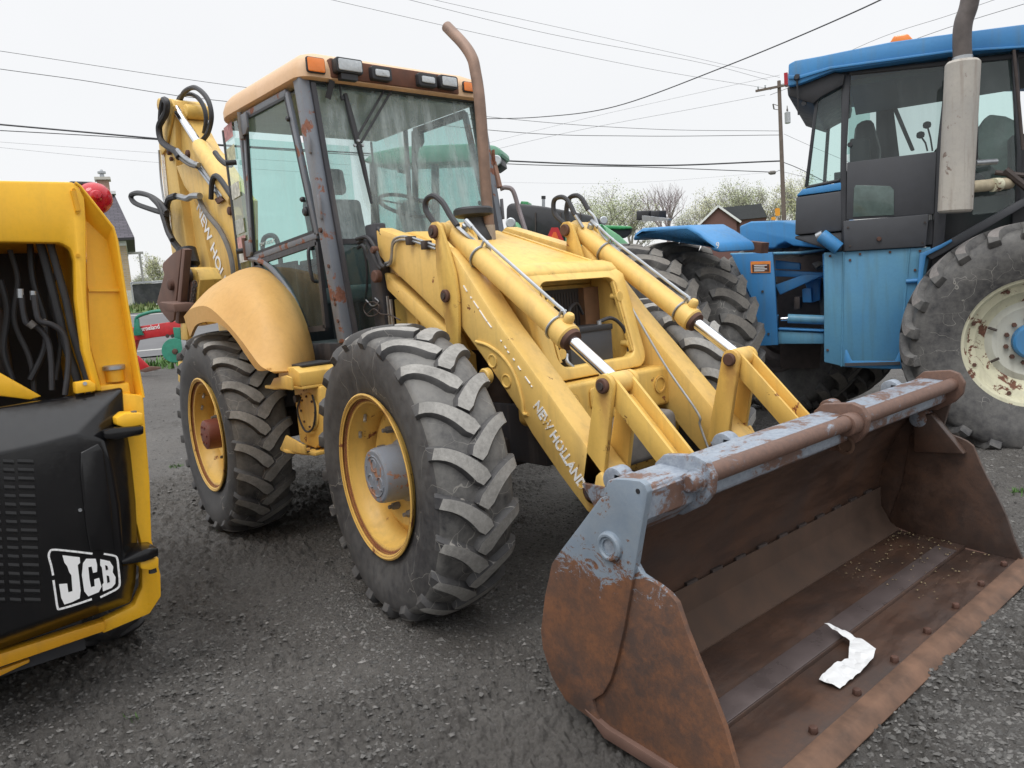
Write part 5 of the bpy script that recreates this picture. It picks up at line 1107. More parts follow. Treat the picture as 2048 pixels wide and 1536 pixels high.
# dipper (left, nearly vertical) and boom (right, sloping down to the cab)
dip = bx([(322, 205), (330, 197), (342, 200), (350, 240), (352, 330), (372, 480), (385, 560), (388, 640), (366, 640), (352, 560), (338, 470), (318, 300), (315, 240)], YB-.02, YB+.20, 'dipper_arm', YARM, .01)
bx([(318, 285), (318, 240), (323, 208), (332, 196), (342, 198), (347, 212), (343, 240), (330, 300), (322, 310)], YB-.045, YB-.022, 'dipper_cheek', YEL, .006)
boom = bx([(345, 225), (362, 228), (400, 298), (418, 318), (466, 395), (472, 400), (476, 600), (440, 600), (433, 560), (412, 440), (397, 395), (372, 375), (352, 332)], YB+.03, YB+.22, 'boom', YARM, .01)
bx([(352, 332), (375, 325), (400, 345), (462, 398), (471, 430), (472, 585), (444, 596), (430, 530), (405, 430), (385, 395), (368, 372)], YB-.03, YB+.028, 'boom_side_plate', YEL, .006)
bx([(368, 372), (385, 395), (402, 440), (422, 540), (425, 600), (400, 610), (385, 560), (372, 480), (366, 400)], YB+.06, YB+.20, 'boom_inner_plate', YARM, .01)
# crowd cylinder
def A3(px, py, y=YB): return Vector(at(px, py, y=y))
MB().cyl(A3(352, 218), A3(402, 295), .036, n=24).build('piston_rod', CHR, BH)
cy_ = MB().tube([A3(398, 290), A3(402, 296), A3(420, 322), A3(462, 385), A3(475, 400)], [.06, .072, .075, .075, .075], 24).build('crowd_cylinder', YARM, BH)
MB().cyl(A3(340, 212)-Vector((0, .10, 0)), A3(340, 212)+Vector((0, .32, 0)), .06, n=20).build('boom_pin_boss', YELR, BH, bevel=.01)
MB().cyl(A3(360, 222)+Vector((0, .04, 0)), A3(360, 222)+Vector((0, .26, 0)), .065, n=24).build('boom_head', YELR, BH, bevel=.02)
MB().prism(xz([(374, 205), (386, 215), (388, 262), (378, 250)], YB+.2), YB+.18, YB+.22).build('boom_ear', YELR, BH, bevel=.01)
for px, py, r in ((340, 304, .03), (378, 308, .035), (462, 422, .035), (345, 318, .02)):
    q = A3(px, py, YB-.03); MB().lathe([(0, r), (.02, r), (.026, r*.7)], q, (0, -1, 0), 16).build('boom_pin', PIN, BH)
for k, (a, c) in enumerate((((393, 330), (440, 395)), ((398, 328), (446, 393)))): MB().tube([A3(*a, YB-.05), A3(*c, YB-.05)], .016, 8).build('boom_pipe', STEEL, BH)
bx([(428, 398), (438, 392), (446, 400), (434, 408)], YB-.06, YB-.04, 'pipe_block', BRUST, .004)
def ph(pts, r, y=YB-.05, m=RUB, name='hydraulic_hose'): return hose([A3(a, c, y) for a, c in pts], r, m, BH, name)
ph([(322, 240), (324, 215), (328, 200), (334, 206), (332, 225), (324, 240), (318, 255), (322, 280), (335, 293), (350, 302), (358, 315)], .03, YB-.10)
ph([(355, 300), (366, 312), (385, 325), (398, 330)], .02, YB-.09, STEEL, 'boom_pipe'); ph([(352, 305), (362, 318), (380, 330), (394, 334)], .016, YB-.09, CAST, 'boom_pipe')
ph([(360, 200), (370, 183), (388, 175), (405, 185), (418, 205), (423, 235), (416, 265), (404, 282)], .022, YB+.1)
ph([(355, 203), (362, 192), (378, 188), (395, 195), (408, 215), (412, 240), (408, 268)], .02, YB+.15)
ph([(334, 425), (322, 408), (300, 392), (275, 386), (262, 392), (270, 406), (300, 418), (334, 428)], .026, YB-.15); ph([(300, 392), (318, 412), (328, 440), (336, 465), (345, 480)], .024, YB-.17)
ph([(352, 392), (338, 398), (333, 420), (334, 450), (345, 480), (360, 500)], .030, YB-.12)
ph([(348, 392), (362, 394), (375, 397), (385, 392), (400, 392)], .028, YB-.10, STEEL, 'boom_pipe')
ph([(398, 396), (412, 425), (440, 460), (458, 500), (466, 540), (468, 580)], .022, YB-.07, CAST, 'boom_pipe')
ph([(422, 398), (424, 365), (430, 352), (440, 358), (463, 392)], .022, YB-.09)
ph([(378, 528), (400, 545), (430, 562), (450, 572)], .03, YB-.06); ph([(430, 305), (440, 318), (452, 328), (462, 330)], .022, YB-.06)
ph([(318, 300), (322, 360), (328, 400), (336, 420)], .010, YB-.06, STEEL, 'boom_pipe')
MB().tube([A3(372, 500, YB-.08), A3(380, 530, YB-.08)], .09, 16).build('hose_bundle', BLK, BH)
# pale decal strip and lettering
LB = YB-.034
t0_ = A3(388, 408, LB); t1_ = A3(462, 606, LB)
rv_ = t1_-t0_; text_obj('NEW HOLLAND', A3(393, 415, LB), A3(452, 592, LB)-A3(393, 415, LB), Vector((.7, 0, .6)), .17, DECW, BH, bold=.003, sx=.98)
MB().prism(xz([(322, 300), (328, 300), (345, 470), (338, 470)], YB-.024), YB-.028, YB-.024).build('decal_strip', mk_worn('worn cream decal', (.75, .70, .60), (.60, .30, .16), .56), dip)
# stabiliser with rusty pad
sp_ = [A3(368, 497, -.74), A3(352, 505, -.74), A3(331, 525, -.74), A3(329, 535, -.74), A3(333, 548, -.74), A3(318, 604, -.74), A3(326, 622, -.74), A3(345, 645, -.74), A3(352, 640, -.74)]
MB().prism([(p.x, p.z) for p in sp_], -.76, -.735).build('stabiliser_pad', BRUST, BH, bevel=.006)
q = A3(345, 569, -.76); MB().lathe([(0, .05), (.03, .045), (.04, .025)], q, (0, -1, 0), 16).build('pad_pin', PIN, BH)
bx([(364, 497), (370, 499), (357, 648), (350, 645)], -.79, -.735, 'pad_flange', BRUST, .005)
bx([(318, 604), (347, 608), (350, 625), (330, 622)], -.90, -.74, 'pad_foot', BRUST, .008)
lg = bx([(374, 535), (392, 538), (400, 560), (392, 650), (368, 655), (366, 600)], -.68, -.50, 'stabiliser_leg', YELR, .012)
bx([(372, 560), (385, 565), (380, 640), (364, 640)], -.72, -.685, 'leg_plate', BRUST, .005)
MB().lathe([(0, .06), (.03, .055), (.035, .03)], A3(381, 552, -.70), (0, -1, 0), 18).build('leg_pin', IRON, BH)
ch = MB()
for i in range(14):
    q = A3(390-i*.9, 568+i*6, -.74); ch.tube([q+Vector((.015*math.cos(t) if i % 2 else 0, 0 if i % 2 else .015*math.cos(t), .026*math.sin(t))) for t in np.linspace(0, 6.28, 10)], .006, 5, caps=False)
ch.build('chain', IRON, BH)
MB().cyl(A3(395, 560, -.55), A3(432, 605, -.45), .085, n=24).build('stabiliser_cylinder', YARM, BH)
bx([(360, 640), (372, 640), (376, 680), (362, 680)], -.70, -.66, 'lock_bracket', YELR, .006); bx([(362, 680), (372, 680), (374, 710), (366, 712)], -.69, -.67, 'lock_bar', STEEL, .004)
bx([(352, 708), (366, 702), (368, 718), (352, 722)], -.75, -.65, 'hydraulic_block', IRON, .01); bx([(356, 722), (366, 722), (364, 770), (356, 762)], -.74, -.70, 'foot_bracket', YELR, .005)
MB().box((-1.3, -.62, .65), (-.6, .62, 1.0)).build('rear_frame', YARM, BH, bevel=.02)
MB().box((-1.6, -.35, .7), (-1.25, -.05, 1.5)).build('swing_post', YARM, BH, bevel=.02)
# ------------------------------------------------------------------ orange yellow compact loader at the left edge
JX = 1.93; DX = 2.07
JL = thing('compact_loader', 'orange yellow compact loader with gloss black rear door and open engine bay', 'compact loader', (.9, -2.85, 0))
def jp(pts, x): return [(p[1], p[2]) for p in (at(a, b, x=x) for a, b in pts)]
def jb(pts, x0, x1, name, mat, bevel=.006, parent=JL): return MB().prism(jp(pts, x1), x0, x1, 'x').build(name, mat, parent, bevel=bevel)
jb([(-420, 352), (145, 363), (158, 371), (170, 395), (173, 440), (174, 600), (183, 700), (206, 783), (189, 783), (165, 700), (152, 600), (149, 520), (142, 498), (122, 486), (-420, 478)], 1.875, 1.93, 'rear_frame', JY, .012)
jv = lambda a, b, x: tuple(at(a, b, x=x))
b = MB(); VV = [jv(160, 372, 1.925), jv(226, 455, 1.925), jv(234, 482, 1.925), jv(251, 590, 1.925), jv(273, 720, 1.925), jv(287, 795, 1.925), jv(172, 440, 1.87), jv(174, 560, 1.86), jv(176, 585, 1.865), jv(180, 690, 1.86), jv(208, 790, 1.86), jv(215, 480, 1.86), jv(238, 583, 1.86), jv(262, 725, 1.855), jv(272, 800, 1.86)]
b.add(VV, [[0, 6, 1], [6, 11, 1], [6, 7, 11], [7, 12, 11], [7, 8, 12], [8, 9, 13, 12], [9, 10, 14, 13], [1, 11, 2], [2, 11, 12, 3], [3, 12, 13, 4], [4, 13, 14, 5]]); b.build('corner_panel', JY, JL, ang=20, solid=.004)
rim = [jv(*p, 1.927) for p in ((150, 365), (160, 372), (226, 455), (234, 482), (251, 590), (273, 720), (287, 795))]
MB().tube(rim, .0055, 8).build('panel_rim', JY, JL)
b = MB(); b.beam(jv(177, 580, 1.872), jv(240, 580, 1.872), .008, .012, (0, 0, 1)); b.build('panel_ridge', JY, JL)
# slot and bolt in the frame
MB().tube([jv(146, 382, 1.932), jv(156, 422, 1.932)], .010, 10).build('pressed_slot', JY2, JL)
for p in ((148, 380), (156, 424), (156, 511)): MB().cyl(jv(*p, 1.931), jv(*p, 1.937), .007, n=10).build('frame_bolt', JY2, JL)
# body behind
MB().box((.2, -3.75, .35), (1.875, -3.10, 2.02)).build('body', JY, JL, bevel=.03)
MB().box((.2, -3.2, 1.83), (1.88, -2.13, 2.03)).build('engine_cover', JY, JL, bevel=.03)
MB().box((.2, -3.2, .3), (1.25, -2.10, 1.83)).build('inner_body', BLK, JL)
MB().box((.2, -2.12, .5), (1.86, -2.09, 1.9)).build('side_body', JY, JL)
# shelf with fuel cap
MB().box((1.5, -2.14, 1.17), (1.90, -2.005, 1.25)).build('tank_shelf', JY, JL, bevel=.01)
q = at(228, 738, x=1.87); tk = MB().lathe([(0, .035), (.05, .035)], (1.87, q[1], q[2]-.05), (0, 0, 1), 20).build('filler_neck', JY2, JL); MB().lathe([(0, .036), (.004, .042), (.018, .042), (.022, .034), (.022, 0)], (1.87, q[1], q[2]-.005), (0, 0, 1), 20, caps=False).build('fuel_cap', STEEL, tk)
jb([(150, 765), (180, 760), (192, 768), (192, 782), (152, 788)], 1.90, 1.95, 'door_catch', JY, .005); MB().cyl(jv(170, 767, 1.951), jv(170, 767, 1.956), .008, n=6).build('catch_bolt', STEEL, JL)
jb([(-420, 690), (0, 745), (85, 793), (60, 800), (-420, 740)], 1.80, 1.84, 'cross_brace', JY, .008)
# lower right frame
jb([(206, 783), (287, 790), (292, 860), (300, 960), (304, 1080), (322, 1150), (323, 1193), (300, 1228), (206, 1268), (202, 1243), (268, 1212), (284, 1175), (283, 1090), (262, 1000), (252, 835), (206, 800)], 1.875, 1.93, 'lower_frame', JY, .008)
jb([(-420, 1455), (0, 1335), (212, 1262), (210, 1242), (0, 1308), (-420, 1425)], 1.90, 1.96, 'bottom_rail', JY2, .006)
jb([(-420, 1475), (0, 1353), (60, 1325), (60, 1318), (0, 1340), (-420, 1460)], 1.86, 1.92, 'under_rail', JY2, .005)
# black door: shaped box
dx0, dx1 = 1.935, DX
outer = [(-420, 880), (0, 814), (120, 797), (246, 775), (250, 835), (262, 905), (272, 1000), (276, 1090), (272, 1165), (262, 1205), (0, 1300), (-420, 1430)]
inner = [(-420, 985), (0, 905), (70, 890), (150, 868), (205, 880), (222, 925), (238, 1010), (246, 1100), (244, 1155), (232, 1190), (0, 1272), (-420, 1400)]
O_ = [jv(a, b_, dx0) for a, b_ in outer]; I_ = [jv(a, b_, dx1) for a, b_ in inner]; n_ = len(O_)
bk = [(1.88, p[1], p[2]) for p in O_]
b = MB(); b.add(O_+I_+bk, [[i, (i+1) % n_, n_+(i+1) % n_, n_+i] for i in range(n_)]+[list(range(n_, 2*n_))]+[[2*n_+i, 2*n_+(i+1) % n_, (i+1) % n_, i] for i in range(n_)])
LOU = plain('matt black louvre', (.006, .006, .007), .55, bump=0); door = b.build('engine_door', JB, JL, bevel=.010, seg=3)
MB().prism(jp([(160, 905), (196, 886), (206, 900), (222, 1010), (228, 1100), (180, 1100), (172, 1060), (160, 950)], DX), DX-.01, DX+.009, 'x').build('latch_panel', JB, door, bevel=.006, seg=3)
MB().lathe([(0, .007), (.006, .006)], jv(160, 1020, DX), (1, 0, 0), 10).build('door_rivet', STEEL, door)
for c0, c1 in ((-70, -5), (3, 27), (32, 66)):
    for k in range(17):
        y0 = 918+k*17.3; px0, px1 = c0+k*.9+(2 if c0 > -10 else 0), c1+k*.9
        a0, a1 = at(px0, y0, x=DX), at(px1, y0+2-(.06)*(px1-px0)*.5, x=DX)
        MB().add([(DX+.001, a0[1], a0[2]), (DX+.001, a1[1], a1[2]), (DX+.0035, a1[1], a1[2]-.010), (DX+.0035, a0[1], a0[2]-.010), (DX+.001, a0[1], a0[2]-.018), (DX+.001, a1[1], a1[2]-.018)], [[3, 2, 1, 0], [4, 5, 2, 3], [0, 4, 3], [1, 2, 5]]).build('louvre', LOU, door)
# emblem with three letters
def e3(pts): return [(a/2.56, 760+b_/2.56) for a, b_ in pts]
def flatp(pts, name, mat, x0=DX+.0005, x1=DX+.003, parent=door): return MB().prism(jp(pts, x1), x0, x1, 'x').build(name, mat, parent)
flatp(e3([(320, 898), (408, 908), (410, 936), (398, 948), (404, 1000), (413, 1078), (408, 1118), (372, 1136), (330, 1150), (314, 1115), (303, 1046), (344, 1043), (350, 1088), (372, 1082), (366, 1000), (355, 985), (345, 955), (330, 935)]), 'letter', DECW)
flatp(e3([(442, 916), (490, 916), (497, 945), (497, 982), (477, 988), (470, 955), (452, 958), (458, 1020), (466, 1062), (486, 1056), (483, 1022), (508, 1014), (520, 1058), (506, 1086), (452, 1108), (432, 1082), (420, 1000), (426, 938)]), 'letter', DECW)
lB = flatp(e3([(514, 918), (562, 928), (580, 956), (577, 984), (592, 1010), (590, 1044), (572, 1064), (528, 1082), (524, 1050), (532, 1040), (522, 960), (514, 950)]), 'letter', DECW)
for h_ in ([(538, 948), (550, 952), (554, 970), (542, 974)], [(546, 1000), (558, 1004), (562, 1034), (550, 1040)]): MB().prism(jp(e3(h_), DX+.0045), DX+.003, DX+.0045, 'x').build('letter_counter', JB, lB)
for k, seg in enumerate(([(272, 1000), (262, 950), (250, 905), (255, 880), (275, 869), (360, 876), (470, 889)], [(532, 890), (585, 900), (600, 915), (606, 960), (613, 1040), (600, 1068), (560, 1090), (515, 1112)], [(470, 1122), (400, 1146), (310, 1172), (295, 1165), (286, 1110), (274, 1028)])):
    P3 = [Vector(jv(*p, DX+.002)) for p in e3(seg)]; P3 = smooth_path(P3, 3); b = MB(); w_ = .0042
    for i in range(len(P3)-1): b.beam(P3[i], P3[i+1]+(P3[i+1]-P3[i])*.08, .003, w_*1.6, (0, (P3[i+1]-P3[i]).z*-1, (P3[i+1]-P3[i]).y))
    b.build('emblem_outline', DECW, door)
# hinges
def hinge(y0, pts_y, pts_b, bl):
    h_ = jb(pts_y, 1.935, 2.06, 'hinge_bracket', JY, .006); jb(pts_b, 1.95, 2.08, 'hinge_arm', JB, .006)
    q = at(*bl, x=2.03); MB().cyl((2.03, q[1], q[2]-.055), (2.03, q[1], q[2]+.012), .011, n=6).build('hinge_bolt', CAST, h_); MB().cyl((2.03, q[1], q[2]-.085), (2.03, q[1], q[2]-.045), .016, .011, n=10).build('hinge_nut', BLK, h_)
hinge(0, [(232, 836), (250, 826), (286, 826), (288, 850), (250, 856), (234, 850)], [(207, 862), (230, 856), (288, 852), (288, 868), (235, 880), (210, 878)], (268, 828))
hinge(0, [(280, 1125), (318, 1115), (318, 1135), (300, 1141), (282, 1138)], [(243, 1122), (290, 1098), (317, 1096), (318, 1112), (290, 1124), (246, 1130)], (300, 1104))
# engine bay hoses
def jh(pts, x, r, m=RUB): return hose([jv(a, b_, x) for a, b_ in pts], r, m, JL, 'engine_hose', 10)
HGR = plain('dusty grey hose', (.045, .045, .048), .65)
jh([(80, 485), (95, 540), (115, 620), (135, 700), (155, 760), (165, 820)], 1.80, .016, HGR); jh([(100, 485), (115, 540), (132, 600), (150, 680), (175, 760), (185, 820)], 1.84, .014, HGR)
jh([(42, 590), (48, 630), (55, 648), (75, 655), (95, 680), (102, 720), (104, 780)], 1.82, .011); jh([(68, 590), (72, 620), (80, 642), (105, 650), (128, 670), (137, 720), (130, 790)], 1.86, .011)
for a, c in ((40, 588), (66, 592)): MB().cyl(jv(a, c-10, 1.82), jv(a+1, c+8, 1.82), .012, n=12).build('hose_fitting', STEEL, JL)
for a, c in ((58, 645), (84, 642)): MB().cyl(jv(a, c, 1.83), jv(a+10, c+8, 1.83), .015, n=12).build('hose_fitting', CAST, JL)
jh([(-40, 480), (-20, 600), (-30, 760)], 1.80, .03, BLK); jh([(20, 500), (35, 560), (28, 640), (60, 720), (70, 800)], 1.72, .010, HGR); jh([(60, 485), (66, 560), (90, 640), (88, 700), (60, 760)], 1.74, .012, BLK); jh([(0, 560), (14, 620), (6, 700), (24, 760)], 1.72, .013, BLK); jh([(105, 485), (112, 540), (100, 600), (120, 680), (112, 760)], 1.70, .008, HGR)
MB().box((1.35, -2.75, 1.3), (1.6, -2.35, 1.6)).build('engine_part', IRON, JL, bevel=.03)
# rear wheel peeping out and lamp
fr = wheel_frame(1.22, -2.10, .325, 0); w = MB(fr); lathe_y(w, [(-.10, 0), (-.10, .2), (.10, .2), (.10, 0)], -1, 32); w = w.build('wheel', JY, JL); build_tyre(fr, .34, .25, .18, 14, .02, .045, 1, w, [TYR, TYR], flat=.322)
fr = wheel_frame(.55, -2.13, .37, 0); w = MB(fr); lathe_y(w, [(-.10, 0), (-.10, .2), (.10, .2), (.10, 0)], -1, 32); w = w.build('wheel', JY, JL); build_tyre(fr, .385, .26, .2, 14, .025, .045, 1, w, [TYR, TYR], flat=.366)
MB().box((.3, -3.7, .22), (1.9, -2.3, .40)).build('belly_plate', BLK, JL)
q = at(193, 397, x=1.15)
lb_ = MB().box((1.0, q[1]-.06, q[2]-.28), (1.15, q[1]-.0, q[2]-.04)).build('lamp_bracket', JY, JL, bevel=.01)
MB().lathe([(-.05, .03), (-.045, .065), (0, .078), (.03, .074), (.06, .06), (.085, .03), (.09, 0)], (1.13, q[1]-.01, q[2]), (.85, .5, .12), 28, caps=False).build('red_lamp', REL, lb_); MB().lathe([(.05, .032), (.085, .028), (.10, .018), (.104, 0)], (1.135, q[1]-.01, q[2]-.005), (.85, -.05, .1), 20).build('lamp_centre', REL, lb_)
MB().box((1.03, q[1]-.1, q[2]+.06), (1.12, q[1]+.01, q[2]+.085)).build('lamp_shroud', BLK, lb_, bevel=.01)

# ------------------------------------------------------------------ blue articulated tractor at the right
OB = Vector((3.461, 3.751, 0)); BAZ = R_(23)
FB = Matrix.Translation(OB) @ Matrix.Rotation(BAZ, 4, 'Z'); FBI = FB.inverted()
BT = thing('blue_tractor', 'large blue articulated tractor with dual rear wheels and a tall rusty muffler', 'tractor', tuple(OB), BAZ)
nB = Vector((math.sin(BAZ), -math.cos(BAZ), 0)); 
def bat(px, py, yl):     # photo point onto the tractor's own plane y = yl, in its local coordinates
    p0 = OB-nB*yl; d = Vector(ray(px, py)); t = (p0-Vector(CAM)).dot(nB)/d.dot(nB); return FBI @ (Vector(CAM)+d*t)
def bxz(pts, yl): return [(p.x, p.z) for p in (bat(a, c, yl) for a, c in pts)]
def bb(pts, y0, y1, name, mat, bevel=.01, parent=BT, **k): return MB(FB).prism(bxz(pts, y0), y0, y1, 'y').build(name, mat, parent, bevel=bevel, **k)
def blue_wheel(fr, R, W, rim, parent, detail, flat, parent_rim=False):
    b = MB(fr)
    prof = [(-W*.36, rim*.94), (-W*.38, rim+.01), (-W*.375, rim+.02), (-W*.34, rim+.012), (-W*.32, rim-.028), (-W*.26, rim-.05), (-W*.20, rim-.055), (-W*.16, rim-.11), (-W*.05, rim-.135), (W*.0, rim-.185), (W*.2, rim-.08), (W*.36, rim)]
    inn = [(a+.005, r-.012) for a, r in prof][::-1]; lathe_y(b, prof+inn, -1, 72); w = b.build('wheel', RIMC if detail or parent_rim else IRON, parent, ang=40)
    b = MB(fr); lathe_y(b, [(-.01, 0), (-.01, rim*.45), (-.02, rim*.52), (.0, rim*.60), (.01, rim*.64), (.02, rim*.64), (.02, 0)], -1, 56); b.build('disc', RIMC2 if detail or parent_rim else IRON, w)
    if detail:
        b = MB(fr); lathe_y(b, [(-.10, 0), (-.10, .115), (-.085, .13), (-.02, .137), (-.02, 0)], -1, 48); hb = b.build('hub', BLU, w)
        for k in range(12):
            a = k*math.pi/6+.2; MB(fr).cyl((.172*math.cos(a), -.012, .172*math.sin(a)), (.172*math.cos(a), -.045, .172*math.sin(a)), .019, .016, 6).build('wheel_nut', PIN, w); 
        for k in range(8):
            a = k*math.pi/4+.4; r = rim*.83; MB(fr).cyl((r*math.cos(a), -.02, r*math.sin(a)), (r*math.cos(a), -.085, r*math.sin(a)), .034, .030, 16).build('clamp_boss', RIMC, w); MB(fr).cyl((r*math.cos(a), -.085, r*math.sin(a)), (r*math.cos(a), -.105, r*math.sin(a)), .017, .015, 6).build('clamp_nut', PIN, w)
        for a in (2.75, 3.65): MB(fr).cyl((.31*math.cos(a), -.03, .31*math.sin(a)), (.25*math.cos(a), -.05, .25*math.sin(a)), .010, n=8).build('valve', IRON, w)
    build_tyre(fr, R, W, rim-.02, 23, .050, .085, -1, w, [TYD if detail else TYL, LUGB if not detail else LUGC], flat=flat, sweep=.20, ulow=.56, curve=.45)
    return w
RIMC = paint('chipped cream rim', (.66, .64, .47), (.56, .54, .40), rust=.545, chips=.66, rustc=(.10, .045, .03), rough=.5)
RIMC2 = paint('pale grey cream disc', (.55, .56, .50), (.50, .50, .44), rust=.68, chips=.72, rustc=(.12, .07, .04))
TYL = mk_tyre('brown dusty tyre rubber', 1.0); LUGC = mk_lug('worn grey tread rubber', (.24, .22, .21))
ctr = bat(2050, 693, 0.0)
blue_wheel(FB @ Matrix.Translation((ctr.x+.07, .20, .80)), .905, .50, .505, BT, True, .796)
blue_wheel(FB @ Matrix.Translation((ctr.x, 2.25, .84)), .93, .50, .505, BT, False, .836)
MB(FB).beam((ctr.x, .3, .85), (ctr.x, 2.1, .85), .25, .25).build('front_axle', BLU, BT, bevel=.02)
# panel, step, edges
pn = bb([(1648, 505), (1862, 494), (1858, 520), (1838, 610), (1801, 738), (1765, 739), (1690, 734), (1648, 724)], .5, .56, 'fuel_tank_panel', BLUS, .008)
for a, c, d_, e in ((1687, 505, 1683, 733), (1819, 497, 1802, 690)): MB(FB).tube([bat(a, c, .497), bat(d_, e, .497)], .008, 8).build('panel_seam', BLUS, pn)
bb([(1690, 700), (1694, 700), (1704, 722), (1790, 722), (1800, 700), (1806, 703), (1803, 738), (1690, 734), (1688, 722)], .38, .40, 'step_front', BLU, .004)
MB(FB).prism([(bat(1690, 724, .4).x, .36), (bat(1800, 724, .4).x, .36), (bat(1800, 724, .4).x, .5), (bat(1690, 724, .4).x, .5)], bat(1745, 730, .4).z, bat(1745, 724, .4).z, 'z').build('step', DKG, BT)
MB(FB).box((bat(1648, 600, .56).x, .56, .66), (bat(1830, 600, .56).x, 2.0, 1.6)).build('tank_body', BLU, BT)
q = bat(1812, 563, .49); MB(FB).cyl((q.x, .49, q.z), (q.x+.10, .49, q.z), .018, n=12).build('step_pin', BLU, pn)
br = MB(FB).prism(bxz([(1843, 505), (1880, 490), (2060, 388), (2070, 400), (1888, 506), (1862, 520)], .48), .42, .60, 'y').build('diagonal_fender_brace', DKG, BT, bevel=.01)
bb([(1840, 507), (1882, 489), (1903, 478), (1905, 483), (1884, 496), (1852, 512), (1838, 610), (1808, 705), (1801, 738), (1795, 738), (1803, 700), (1832, 605)], .40, .47, 'brace_edge', BLU, .006)
MB(FB).box((bat(1862, 400, .9).x, .75, .9), (1.6, 1.9, 1.95)).build('engine_side', BLK, BT)
# cab shell
DK2 = plain('charcoal cab frame', (.030, .032, .038), .45)
MB(FB).box((bat(1690, 440, .55).x, .55, 1.6), (bat(1865, 440, .55).x, 2.05, 1.80)).build('cab_base', DKG, BT)
bb([(1686, 442), (1858, 428), (1852, 493), (1688, 503)], .47, .60, 'lower_door_panel', DKG, .01)
q = bat(1758, 478, .47); MB(FB).lathe([(0, .02), (.02, .016)], (q.x, .47, q.z), (0, -1, 0), 12).build('lock', PIN, BT)
bb([(1592, 394), (1684, 381), (1684, 462), (1590, 470)], .5, 2.0, 'rear_box', DKG, .015); bb([(1590, 472), (1684, 464), (1684, 503), (1660, 500), (1590, 478)], .52, 1.98, 'rear_box_base', DKG, .01)
bb([(1592, 392), (1605, 378), (1684, 364), (1684, 380)], .5, 2.0, 'rear_ledge', BLU, .01)
bb([(1684, 142), (1702, 138), (1693, 300), (1692, 440), (1693, 505), (1685, 505), (1682, 440), (1680, 360)], .5, .58, 'door_pillar', DK2, .008)
bb([(1896, 112), (1912, 108), (1892, 440), (1880, 600), (1858, 600), (1868, 440), (1874, 300)], .5, .60, 'front_door_pillar', DK2, .008)
bb([(1637, 150), (1643, 150), (1616, 372), (1609, 374)], .5, .55, 'rear_post', DK2, .006)
bb([(1610, 378), (1680, 363), (1680, 357), (1614, 371)], .5, .55, 'window_sill', DK2)
bb([(1660, 150), (1667, 150), (1652, 366), (1645, 368)], 1.95, 2.0, 'far_rear_post', DK2, .006)
bb([(2022, 95), (2038, 93), (2044, 300), (2040, 420), (2030, 420), (2034, 300)], .5, .58, 'front_post', DK2, .008)
MB(FB).add([tuple(bat(*p, .52)) for p in ((1641, 152), (1684, 142), (1680, 360), (1615, 373))], [[0, 1, 2, 3]]).build('side_window', GLB, BT)
dg = MB(FB).add([tuple(bat(*p, .51)) for p in ((1702, 140), (1898, 112), (1872, 305), (1694, 325))], [[0, 1, 2, 3]]).build('door_window', glass('smoked cab glass', (.48, .60, .58), film=.14, filmc=(.22, .25, .25)), BT)
bb([(1694, 325), (1873, 303), (1868, 428), (1692, 440)], .505, .55, 'door_panel', DKG, .006)
bb([(1708, 376), (1712, 370), (1780, 372), (1788, 380), (1788, 430), (1706, 434)], .498, .504, 'door_lower_pane', GLD if False else plain('green grey lower glass', (.10, .14, .13), .12), .002)
MB(FB).add([tuple(bat(*p, .52)) for p in ((1956, 104), (2022, 96), (2034, 420), (1945, 430))], [[0, 1, 2, 3]]).build('front_side_window', GLB, BT)
bb([(1945, 300), (1965, 240), (1980, 228), (2012, 232), (2040, 245), (2050, 380), (2000, 380), (1990, 340), (1950, 310)], .9, 1.6, 'hood_hump', plain('green grey shape', (.20, .24, .22), .8), .02)
MB(FB).add([tuple(bat(*p, 2.02)) for p in ((1690, 175), (1740, 168), (1740, 300), (1690, 310))], [[0, 1, 2, 3]]).build('far_window', GLB, BT)
for pts in ([(1668, 150), (2048, 95), (2048, 108), (1668, 165)], [(1668, 345), (2048, 300), (2048, 420), (1668, 420)], [(1752, 160), (1780, 160), (1800, 320), (1752, 320)]): bb(pts, 1.98, 2.03, 'far_frame', DK2)
bb([(1778, 200), (1786, 195), (1830, 300), (1822, 302)], 1.95, 1.99, 'far_wiper', CAST)
MB(FB).box((bat(1700, 150, .6).x, .58, 2.98), (1.2, 2.0, 3.03)).build('headliner', INT, BT)
MB(FB).prism(bxz([(1712, 250), (1745, 240), (1762, 300), (1760, 340), (1700, 350)], 1.2), 1.05, 1.45).build('seat', BLK, BT, bevel=.05); MB(FB).prism(bxz([(1700, 280), (1740, 278), (1742, 330), (1700, 335)], 1.0), .9, 1.0).build('armrest', DKG, BT, bevel=.02)
for a, c, d_, e in ((1865, 302, 1860, 250), (1855, 302, 1847, 270)):
    MB(FB).tube([bat(a, c, 1.1), bat(a-4, (c+e)//2, 1.1), bat(d_-5, e+3, 1.1)], .008, 6).build('lever', BLK, BT); p_ = bat(d_-6, e, 1.1); MB(FB).lathe([(-.03, .01), (-.02, .03), (0, .035), (.02, .03), (.03, .01)], p_, (0, 0, 1), 12).build('lever_knob', BLK, BT)
q = bat(1888, 285, 1.1); MB(FB).tube([(q.x+.16*math.cos(t)*.6, q.y+.18*math.sin(t), q.z+.16*math.cos(t)*.7) for t in np.linspace(0, 6.28, 20)], .014, 6, caps=False).build('steering_wheel', BLK, BT)
